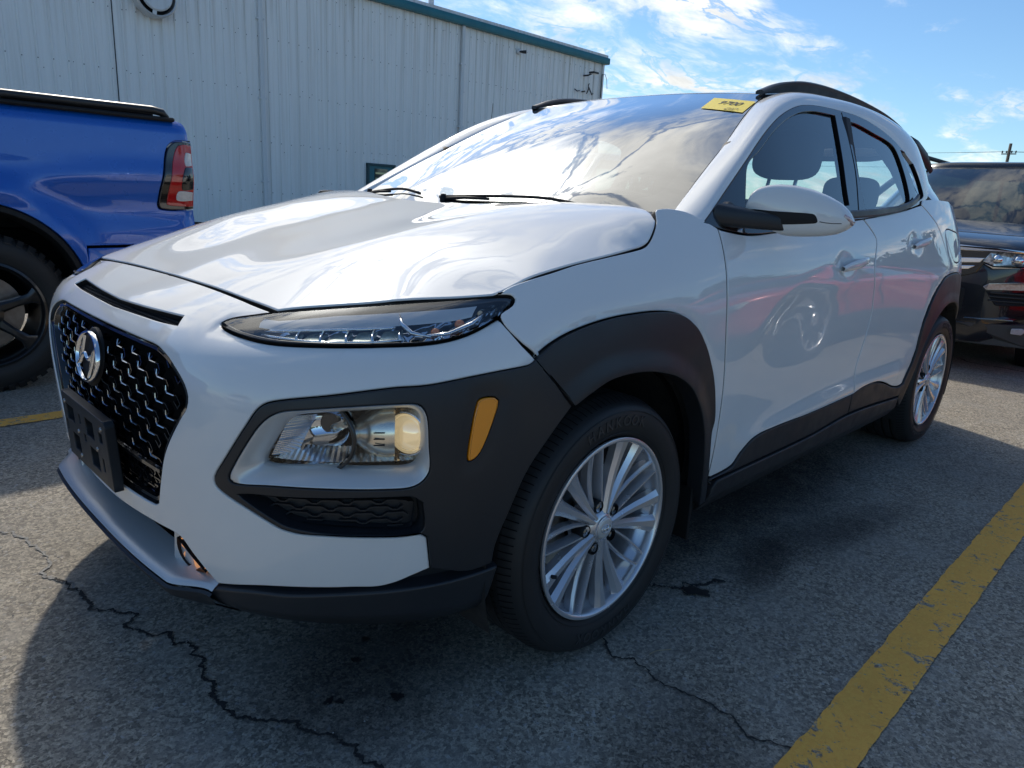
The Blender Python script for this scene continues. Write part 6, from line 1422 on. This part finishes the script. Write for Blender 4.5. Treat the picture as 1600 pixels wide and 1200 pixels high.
def truck_wheel(R, ri, wd, rub=RUBBER, rm=BLKW, lug=True, spokes=8, name='road_wheel', blocks=True, off=0):
    w = empty(name); 
    prof = [(ri*.97, .05), (ri+.006, .006), (ri+.03, -.004), (R*.80, -.012), (R*.92, -.004), (R*.965, .008), (R*.99, .02), (R, .035), (R, wd-.035), (R*.965, wd-.008), (R*.8, wd), (ri*.97, wd-.03)]
    MB().lathe(prof, 80, 'Y').build('tyre', rub, w, auto=35)
    if blocks:
        b = MB()
        for k in range(46):
            a = 2*math.pi*k/46
            for (y0, y1, r0, r1, o) in ((-.006, .075, R*.945, R+.008, 0), (wd-.075, wd+.004, R+.008, R*.945, .5), (.085, .085+.05, R+.007, R+.007, .25), (wd-.135, wd-.09, R+.007, R+.007, .6)):
                aa = a+o*2*math.pi/46; hw = .046+.012*(k % 2); V = []
                for (y, r) in ((y0, r0), (y0+.02, max(r0, r1) if r0 < r1 else r0), (y1, r1)):
                    for e in (-hw, hw*.5): V.append((r*math.cos(aa+e), y, r*math.sin(aa+e)))
                for (y, r) in ((y0, R*.93), (y1, R*.93)):
                    for e in (-hw, hw*.5): V.append((r*math.cos(aa+e), y, r*math.sin(aa+e)))
                b.add(V, [(0,1,3,2), (2,3,5,4), (0,2,4,8,6), (1,7,9,5,3), (0,6,7,1), (4,5,9,8)])
        tag(b.build('tread_block', rub, w), kind='stuff')
    MB().lathe([(ri*.97, .02), (ri+.004, .004), (ri+.006, -.003), (ri-.006, -.008), (ri-.014, .0), (ri-.022, .03), (ri-.03, .16), (ri-.03, wd-.02), (ri, wd-.02)], 64, 'Y').build('rim', rm, w, auto=40)
    for k in range(spokes):
        a = 2*math.pi*k/spokes+off; b = MB(); V = []
        for r, hw, y, dd in ((.05, .030, .03, .04), (ri*.55, .020, .012, .03), (ri*.8, .024, .004, .02), (ri-.012, .050, .004, .012)):
            ca, sa = math.cos(a), math.sin(a)
            for o, d in ((-hw, dd*.35), (-hw*.5, 0), (hw*.5, 0), (hw, dd*.35), (hw, dd+.02), (-hw, dd+.02)): V.append((r*ca-sa*o, y+d, r*sa+ca*o))
        F = [tuple(range(6)), tuple(range(18, 24))]+[(i*6+j, i*6+(j+1) % 6, (i+1)*6+(j+1) % 6, (i+1)*6+j) for i in range(3) for j in range(6)]
        b.add(V, F).build('wheel_spoke', rm, w, auto=30)
    MB().lathe([(0, .0), (.045, .002), (.055, .012), (.085, .03), (.09, .06)], 32, 'Y').build('wheel_hub', rm, w, auto=35)
    if lug: MB().lathe([(.06, .11), (ri*.72, .11), (ri*.72, .125), (.06, .125)], 48, 'Y').build('brake_disc', STEEL, w)
    return w
def tplace(w, par, x, y, z, roll=0., turn=0.): w.parent = par; w.matrix_local = Matrix.Translation((x, y, z)) @ Matrix.Rotation(turn, 4, 'Z') @ Matrix.Rotation(roll, 4, 'Y')
bpy.context.view_layer.update()
tw = truck_wheel(.395, .262, .27, spokes=6, off=.35); bpy.context.view_layer.update()
for k, (x, kk) in enumerate([(0, -1), (0, 1), (-3.75, -1), (-3.75, 1)]):
    w = tw if k == 0 else copy_tree(tw, tk_); tplace(w, tk_, x, kk*.965, .395, .2*k, 0 if kk < 0 else math.pi)
for k in (1, -1):
    b = MB(); rows = [[(HX+.44*math.cos(a), -k*y, HZ+.07+.455*math.sin(a)) for a in np.linspace(-.15, math.pi+.15, 24)] for y in (.97, .55)]; b.grid(np.array(rows)); b.add([(HX+.45*math.cos(a), -k*.55, HZ+.07+.46*math.sin(a)) for a in np.linspace(-.3, math.pi+.3, 24)], [tuple(range(24))]); b.build('wheel_arch_liner', BLACK, tk_, smooth=True)
CENT[:] = CENT_old

# ================================================================ other parked vehicles
def bspl(P, n=6):
    """closed-form uniform B-spline through-ish rows (first axis), keeping the ends"""
    P = np.asarray(P, float); m = len(P); t = np.linspace(0, m-1, (m-1)*n+1); return np.tensordot(bsw(t, m), P, 1)
def small_wheel(rm, R=.335, ri=.225):
    w = truck_wheel(R, ri, .215, rm=rm, spokes=10, blocks=False); return w
def parked(name, x0, yc, L, hw, H, paint, label, cat, nose=.90, cowl=1.02, z0=.24, wsx=(1.05, 1.85), rear=(.55, .12), lamps=True, flip=False, trunk=None, wheelmat=None, glass=None, group=None, wb=None):
    """car with its nose at x0 pointing to -x; built in its own coordinates (nose at x = 0)"""
    r = empty(name, (x0, yc, 0), math.pi if flip else 0.); tag(r, label, cat, group)
    belt = cowl; fa, ra = .88, L-.86
    xs_ = [0, .06, .25, .6, 1.0, wsx[0]+.1, 2.0, L*.6, L*.8, L-.35, L-.08, L]
    zt = lambda x: np.interp(x, [0, .06, .3, wsx[0], wsx[1], L-.6, L-.2, L], [nose-.16, nose-.04, nose+.02, cowl-.01, cowl+.01, (trunk or cowl+.05), (trunk or cowl+.04), (trunk or cowl)-.04])
    w_ = lambda x: hw*np.interp(x, [0, .06, .25, .6, 1.2, L-1.0, L-.35, L-.08, L], [.62, .80, .93, .985, 1., 1., .96, .86, .66])
    st = []
    for x in xs_:
        w, z = float(w_(x)), float(zt(x)); zl = z0+.12*max(0, 1-x/.3)*0
        st.append([(w*.80, zl), (w*.96, zl+.06), (w*1.0, .45), (w*.99, .62), (w*1.0, z-.16), (w*.975, z-.07), (w*.88, z-.015), (w*.70, z+.01), (w*.35, z+.025), (0, z+.03)])
    G3 = np.array([[(x, -y, z) for y, z in s] for x, s in zip(xs_, st)]); G3 = bspl(G3, 5); G3 = np.swapaxes(bspl(np.swapaxes(G3, 0, 1), 4), 0, 1)
    full = np.concatenate([G3, (G3*[1, -1, 1])[:, ::-1][:, 1:]], 1)
    m = MB().grid(full); k = full.shape[1]; m.add(full[0], [tuple(range(k))]); m.add(full[-1], [tuple(range(k))]); m.build('body', paint, r, auto=50)
    # glasshouse: stacked rounded outlines
    def ring(z, xf, xr, w, rf=.35, n=40):
        o = []
        for i in range(n):
            a = 2*math.pi*i/n; c, s = math.cos(a), math.sin(a); e = .42; xx = math.copysign(abs(c)**e, c); yy = math.copysign(abs(s)**e, s)
            o.append(((xf+xr)/2-xx*(xr-xf)/2, yy*w, z))
        return o
    lv = [(belt-.06, wsx[0]-.06, L-rear[1], hw*.90), (belt+.03, wsx[0]+.06, L-rear[1]-.03, hw*.885), (belt+(H-belt)*.55, wsx[0]+(wsx[1]-wsx[0])*.58, L-rear[1]-(rear[0]-rear[1])*.5, hw*.78), (H-.075, wsx[1], L-rear[0], hw*.68)]
    P = np.array([ring(z, a, b2, w) for z, a, b2, w in lv]); P = np.concatenate([P, P[:, :1]], 1); MB().grid(P).build('windows', glass or DGLASS, r, smooth=True)
    ra_, rb_ = wsx[1]-.045, L-rear[0]+.03; rl = rb_-ra_
    lv2 = [(H-.10, ra_, rb_, hw*.705), (H-.055, ra_+.02, rb_-.01, hw*.69), (H-.02, ra_+.14*rl, rb_-.12*rl, hw*.58), (H, ra_+.28*rl, rb_-.25*rl, hw*.38), (H+.004, ra_+.40*rl, rb_-.38*rl, hw*.18), (H+.005, ra_+.5*rl-.01, ra_+.5*rl+.01, hw*.01)]
    P = np.array([ring(z, a, b2, w) for z, a, b2, w in lv2]); P = np.concatenate([P, P[:, :1]], 1); m = MB().grid(P); m.build('roof', paint, r, smooth=True)
    for k in (1, -1):
        for (xa, za, xb, zb, ya, yb_) in ((wsx[0]-.01, belt-.03, wsx[1]+.01, H-.075, hw*.865, hw*.66), (L*.50, belt-.02, L*.50+.03, H-.07, hw*.895, hw*.70), (L-rear[1]-.08, belt-.02, L-rear[0]-.02, H-.08, hw*.865, hw*.66)):
            pts = [(xa+(xb-xa)*t, k*(ya+(yb_-ya)*t+.035*math.sin(math.pi*t)), za+(zb-za)*t) for t in np.linspace(0, 1, 7)]
            MB().tube(pts, .034 if xa != L*.5 else .028, 8).build('pillar', paint if xa != L*.5 else BLACK, r, smooth=True)
        b = MB(); b.bbox((wsx[0]+.42, k*(hw+.07), belt+.05), (.12, .20, .13), .04); b.build('door_mirror', paint, r)
        for x in (fa, ra):
            b = MB(); b.lathe([(0, 0), (.375, 0), (.385, .02), (.385, .20), (0, .2)], 40, 'Y', (x, (-hw-.004) if k < 0 else hw-.196, .345)); b.build('wheel_arch', BLACK, r)
        b = MB(); b.box((L*.5, k*(hw-.02), .26), (ra-fa-.75, .05, .12)); b.build('sill', BLACK, r, bevel=.01)
        for xx in (wsx[0]+.25, L*.5+.02, L*.73): b = MB(); b.box((xx, k*(hw*.998), .66), (.006, .008, .62)); b.build('door_seam', SHELL, r)
        for xx in (L*.45, L*.67): b = MB(); b.bbox((xx, k*(hw+.012), belt-.15), (.17, .03, .03), .008); b.build('door_handle', paint, r)
    bpy.context.view_layer.update(); w0 = small_wheel(wheelmat or ALLOY); bpy.context.view_layer.update()
    for j, (x, kk) in enumerate([(fa, -1), (fa, 1), (ra, -1), (ra, 1)]):
        w = w0 if j == 0 else copy_tree(w0, r); tplace(w, r, x, kk*(hw+.012), .335, .3*j+.2, 0 if kk < 0 else math.pi)
    MB().box((L/2, 0, .27), (L-.5, hw*1.5, .14)).build('underbody', SHELL, r)
    if lamps:
        for k in (1, -1):
            b = MB(); b.bbox((.10, k*hw*.66, nose-.13), (.16, .34, .11), .035, 0); b.build('headlamp', CLRL, r)
            b = MB(); b.bbox((L-.06, k*hw*.70, (trunk or cowl)-.12), (.14, .30, .13), .04); b.build('tail_lamp', REDL, r)
        MB().bbox((.035, 0, nose-.22), (.08, hw*.9, .15), .03).build('front_grille', BLACK, r); MB().bbox((.03, 0, .36), (.08, hw*1.1, .12), .03).build('lower_intake', BLACK, r)
    return r
DARKP = mat_('black_blue_paint', (.008,.011,.018), .25, .2, coat=1., coat_r=.015); REDP = mat_('red_paint', (.55,.012,.018), .3, .1, coat=1.); PEARL = mat_('pearl_white_paint', (.72,.72,.70), .3, coat=1.); GREYP = mat_('grey_paint', (.14,.145,.15), .3, .6, coat=1.)
SUVGL = glass_mat('suv_windshield', (.14,.17,.16), 0., 1.7, 1.5)
suv = parked('dark_suv', 4.86, .02, 4.75, .965, 1.70, DARKP, 'black blue suv with chrome grille bars parked nose towards the crossover tail', 'suv', nose=.98, cowl=1.10, z0=.23, wsx=(1.05, 2.0), rear=(.42, .10), lamps=False, glass=SUVGL)
def at(x, y, z): return (x-4.86, y-.02, z)     # world to suv coordinates
def bez(name, pts, mat, d=.03, k2=(1, -1), ext=.0, bev=.006):
    """slab following the nose: pts (y, z) on the near half, wrapped back with |y|"""
    for k in k2:
        fx = lambda y: -.006+.20*max(0, (abs(y)-.60)/.36)**2.2-d
        V = [(fx(y), k*y, z) for y, z in pts]+[(fx(y)+.09, k*y, z) for y, z in pts]; n = len(pts)
        MB().add(V, [tuple(range(n)), tuple(range(n, 2*n))[::-1]]+[(i, (i+1) % n, n+(i+1) % n, n+i) for i in range(n)]).build(name, mat, suv, bevel=bev)
bez('chrome_bar', [(.0, .895), (.0, .932), (.40, .932), (.62, .925), (.80, .915), (.79, .900), (.60, .898), (.40, .893)], CHROME, .045)
bez('chrome_bar', [(.0, .805), (.0, .842), (.40, .842), (.56, .852), (.535, .815), (.40, .803)], CHROME, .04)
bez('chrome_bar', [(.0, .755), (.0, .785), (.40, .785), (.52, .795), (.47, .762), (.38, .752)], CHROME, .04)
bez('front_grille', [(.0, .70), (.0, .90), (.40, .90), (.60, .90), (.52, .74), (.42, .70)], GLOSSBLK, .02)
bez('headlamp_housing', [(.545, .825), (.585, .893), (.70, .897), (.84, .892), (.90, .87), (.86, .83), (.775, .812), (.62, .798)], mat_('lamp_facets', (.05,.055,.06), .08, .6, coat=1., noise=(38,1.,(.85,.86,.88))), .035)
for yy, rr, m_ in ((.64, .030, CHROME), (.76, .030, CHROME)):
    for k in (1, -1):
        b = MB(); b.lathe([(0, -.02), (rr*.6, -.012), (rr, .0), (rr, .03)], 24, 'X', (-.006+.20*max(0, (yy-.60)/.36)**2.2-.055, k*yy, .848)); b.build('headlamp_unit', m_, suv, auto=35)
bez('lamp_lower_trim', [(.55, .815), (.62, .792), (.775, .806), (.90, .825), (.90, .815), (.775, .796), (.62, .780)], CHROME, .035, bev=.002)
bez('fog_lamp', [(.575, .645), (.61, .672), (.80, .692), (.90, .690), (.90, .640), (.60, .625)], mat_('fog_lens', (.50,.40,.36), .15, .5, coat=1., noise=(70,.8,(.75,.72,.70))), .012)
bez('fog_grille', [(.595, .615), (.68, .515), (.90, .530), (.90, .618)], BLACK, .0)
for zz in (.545, .575, .602): bez('fog_slat', [(.63, zz), (.63, zz+.010), (.88, zz+.012), (.88, zz+.002)], CLAD, .012, bev=.002)
bez('bumper_lower', [(.0, .20), (.0, .40), (.48, .37), (.86, .39), (.93, .35), (.92, .22)], mat_('grey_plastic', (.07,.072,.075), .5), .015)
bez('corner_lamp', [(.80, .325), (.80, .365), (.86, .37), (.88, .345), (.86, .32)], CLRL, .03)
MB().box((.02, .0, .53), (.05, .95, .20)).build('lower_intake', BLACK, suv, bevel=.02)
bez('chrome_strip', [(.50, .40), (.50, .408), (.80, .425), (.80, .417)], CHROME, .02, bev=.001)
for k in (1, -1):
    MB().tube([(1.9, k*.60, 1.655), (2.0, k*.62, 1.70), (2.3, k*.635, 1.725), (3.6, k*.63, 1.715), (3.9, k*.61, 1.66)], .018, 8, sq=(1,1.2)).build('roof_rail', BLACK, suv, smooth=True)
MB().box((.55, 0, .99), (1.0, 1.3, .02)).build('hood_scoop', SHELL, suv) if False else None
MB().tube([(1.5, .0, 1.36), (1.5, 0, 1.38)], .01, 6)
b = MB(); b.bbox((1.9, -.02, 1.52), (.03, .26, .075), .01); b.build('interior_mirror', TRIM, suv)
for y in (-.38, .38):
    s_ = blob('front_seat', (2.35, y, .95), (.2, .5, .6), SEAT, .5, suv); blob('headrest', (2.42, y, 1.34), (.11, .27, .19), SEAT, .55, s_)
MB().box((1.45, 0, 1.02), (.7, 1.5, .14)).build('dashboard', TRIM, suv, bevel=.04)
parked('red_coupe', 3.1, -3.0, 4.35, .92, 1.30, REDP, 'low red coupe with silver wheels parked beyond the yellow line, seen mirrored in the doors', 'car', nose=.70, cowl=.86, z0=.18, wsx=(1.2, 2.05), rear=(1.2, .45), wheelmat=mat_('bright_alloy', (.5,.5,.52), .3, .6, coat=.3))
sv = parked('pale_suv', 2.75, 3.52, 4.5, .92, 1.62, PEARL, 'pale suv parked on the far side of the crossover with a thin mast antenna', 'suv', nose=.92, cowl=1.0, glass=glass_mat('pale_suv_glass', (.55,.6,.58), 0., 1.6, 1.5))
MB().tube([(.35, -.55, .95), (.42, -.55, 1.87)], [.004, .0025], 6).build('mast_antenna', BLACK, sv, smooth=True)
parked('white_sedan', -6.2, .6, 4.6, .9, 1.45, PEARL, 'white sedan standing across the aisle facing the crossover nose', 'car', flip=True, trunk=.98, rear=(1.15, .45))
parked('grey_hatchback', 4.5, -6.3, 4.3, .88, 1.48, GREYP, 'grey hatchback parked past the red coupe', 'car')
parked('silver_sedan', 4.6, 7.0, 4.6, .9, 1.45, mat_('silver_paint', (.45,.46,.47), .3, .7, coat=1.), 'silver sedan parked near the steel building', 'car', trunk=.98, rear=(1.15, .45))
parked('dark_sedan', 12.5, -4.2, 4.6, .9, 1.45, DARKP, 'dark sedan parked far down the lot behind the red coupe', 'car', trunk=.98, rear=(1.15, .45))
parked('silver_hatchback', 12.2, -.6, 4.3, .88, 1.5, mat_('light_silver_paint', (.55,.56,.57), .3, .7, coat=1.), 'light silver hatchback parked behind the black suv', 'car')

# ================================================================ utility pole, wires, trees
WOOD = mat_('weathered_wood', (.10,.075,.055), .85, noise=(6,.6,(.17,.14,.11)), bump=(40,.4,.01))
def pole(x, y, H, lab):
    p = empty('utility_pole', (x, y, 0)); tag(p, lab, 'utility pole', None)
    MB().tube([(0,0,0), (0,0,H)], [.17, .12], 10).build('pole_shaft', WOOD, p, smooth=True)
    MB().box((0, 0, H-.9), (.09, 1.15, .09)).build('cross_arm', WOOD, p); MB().box((0, .6, H-2.0), (.12, 1.6, .10)).build('cross_arm', WOOD, p)
    for yy in (-.52, -.2, .2, .52): MB().lathe([(0,.22), (.05,.2), (.07,.08), (.03,0)], 10, 'Z', (0, yy, H-.83)).build('insulator', DARK, p, smooth=True)
    MB().lathe([(0,0), (.28,0), (.30,.06), (.30,.75), (.25,.82), (0,.85)], 16, 'Z', (.0, -.45, H-3.2)).build('transformer', mat_('transformer_grey', (.25,.26,.27), .5), p, auto=40)
    return p
pole(78, 14.45, 8.3, 'wooden utility pole with a cross arm rising over the black suv roof'); pole(70, 62, 9.6, 'wooden utility pole far off, half hidden by the crossover roof line')
wr = MB()
for (yy, z0_) in ((-.52, 7.6), (.52, 7.6), (.6, 6.3)):
    for (a, b2) in (((78, 14.45+yy, z0_), (70, 62+yy, z0_+1.2)), ((78, 14.45+yy, z0_), (90, -40+yy, z0_+.8))):
        A_, B_ = np.array(a), np.array(b2); wr.tube([tuple(A_*(1-t)+B_*t-np.array([0, 0, 4*.7*t*(1-t)])) for t in np.linspace(0, 1, 14)], .012, 4)
tag(wr.build('power_lines', DARK), 'thin sagging power lines strung between the utility poles', 'power line')
def leaf_mat(name, c1, c2): return mat_(name, c1, .7, spec=.25, noise=(.9, 1., c2))
LEAF = leaf_mat('leaf_green', (.030,.058,.018), (.075,.11,.035)); CONI = leaf_mat('conifer_green', (.016,.034,.018), (.035,.06,.03)); BARK = mat_('bark', (.07,.055,.045), .9, noise=(8,.6,(.13,.11,.09)))
def crown_mesh(kind, seed):
    rg = np.random.default_rng(seed); V, F = [], []
    n = 2600
    cl = rg.normal(size=(26, 3)); cl /= np.linalg.norm(cl, axis=1)[:, None]; cl *= rg.uniform(.45, .95, (26, 1))
    for i in range(n):
        if kind == 'conifer':
            h = rg.uniform(0, 1)**.8; rr = (1-h)*(.75+.25*math.sin(h*38))*rg.uniform(.3, 1)**.5; a = rg.uniform(0, 6.283); p = np.array([rr*math.cos(a)*.42, rr*math.sin(a)*.42, h]); s = .035
        else:
            c = cl[rg.integers(26)]; d = rg.normal(size=3); d /= np.linalg.norm(d); p = c*[.55, .55, .42]+d*rg.uniform(.05, .24)*[1, 1, .8]+[0, 0, .55]; s = .030
        u = rg.normal(size=3); u /= np.linalg.norm(u); v = np.cross(u, rg.normal(size=3)); v /= np.linalg.norm(v); k = len(V); u, v = u*s*rg.uniform(.7, 1.4), v*s
        V += [p-u-v*.5, p+u-v*.5, p+u*.6+v, p-u*.6+v]; F.append((k, k+1, k+2, k+3))
    return V, F
crowns = {k: mesh('crown', *crown_mesh(k, 5+i), LEAF if k == 'broad' else CONI) for i, k in enumerate(('broad', 'conifer'))}
for o in crowns.values(): COL.objects.unlink(o)
trk = MB().tube([(0,0,0), (.01,0,.3), (-.01,.01,.62)], [.035,.026,.010], 8); trk.tube([(0,0,.25), (.12,.05,.45), (.2,.08,.6)], [.016,.011,.005], 6); trk.tube([(0,0,.3), (-.1,-.08,.48), (-.17,-.12,.62)], [.014,.010,.005], 6)
tm0 = trk.build('trunk', BARK, smooth=True); COL.objects.unlink(tm0)
rg = np.random.default_rng(11)
def tree(x, y, h, kind, i):
    t = empty('conifer_tree' if kind == 'conifer' else 'broadleaf_tree', (x, y, 0), rg.uniform(0, 6)); t.scale = (h, h, h)
    tag(t, ('dark pointed conifer' if kind == 'conifer' else 'green broadleaf tree')+' in the tree row behind the camera, '+ORD[i]+' from the north end', 'tree', 'trees along the edge of the lot')
    for src in (crowns[kind], tm0): o = src.copy(); COL.objects.link(o); o.parent = t
ORD = 'first second third fourth fifth sixth seventh eighth ninth tenth eleventh twelfth thirteenth fourteenth fifteenth sixteenth seventeenth eighteenth nineteenth twentieth twenty-first twenty-second twenty-third twenty-fourth twenty-fifth twenty-sixth'.split()
for i in range(26):
    a = math.radians(-112+i*4.2+rg.uniform(-1.5, 1.5)); d = rg.uniform(55, 85); tree(2+d*math.cos(a), -2+d*math.sin(a), rg.uniform(6, 10.5), 'conifer' if rg.random() < .35 else 'broad', i)
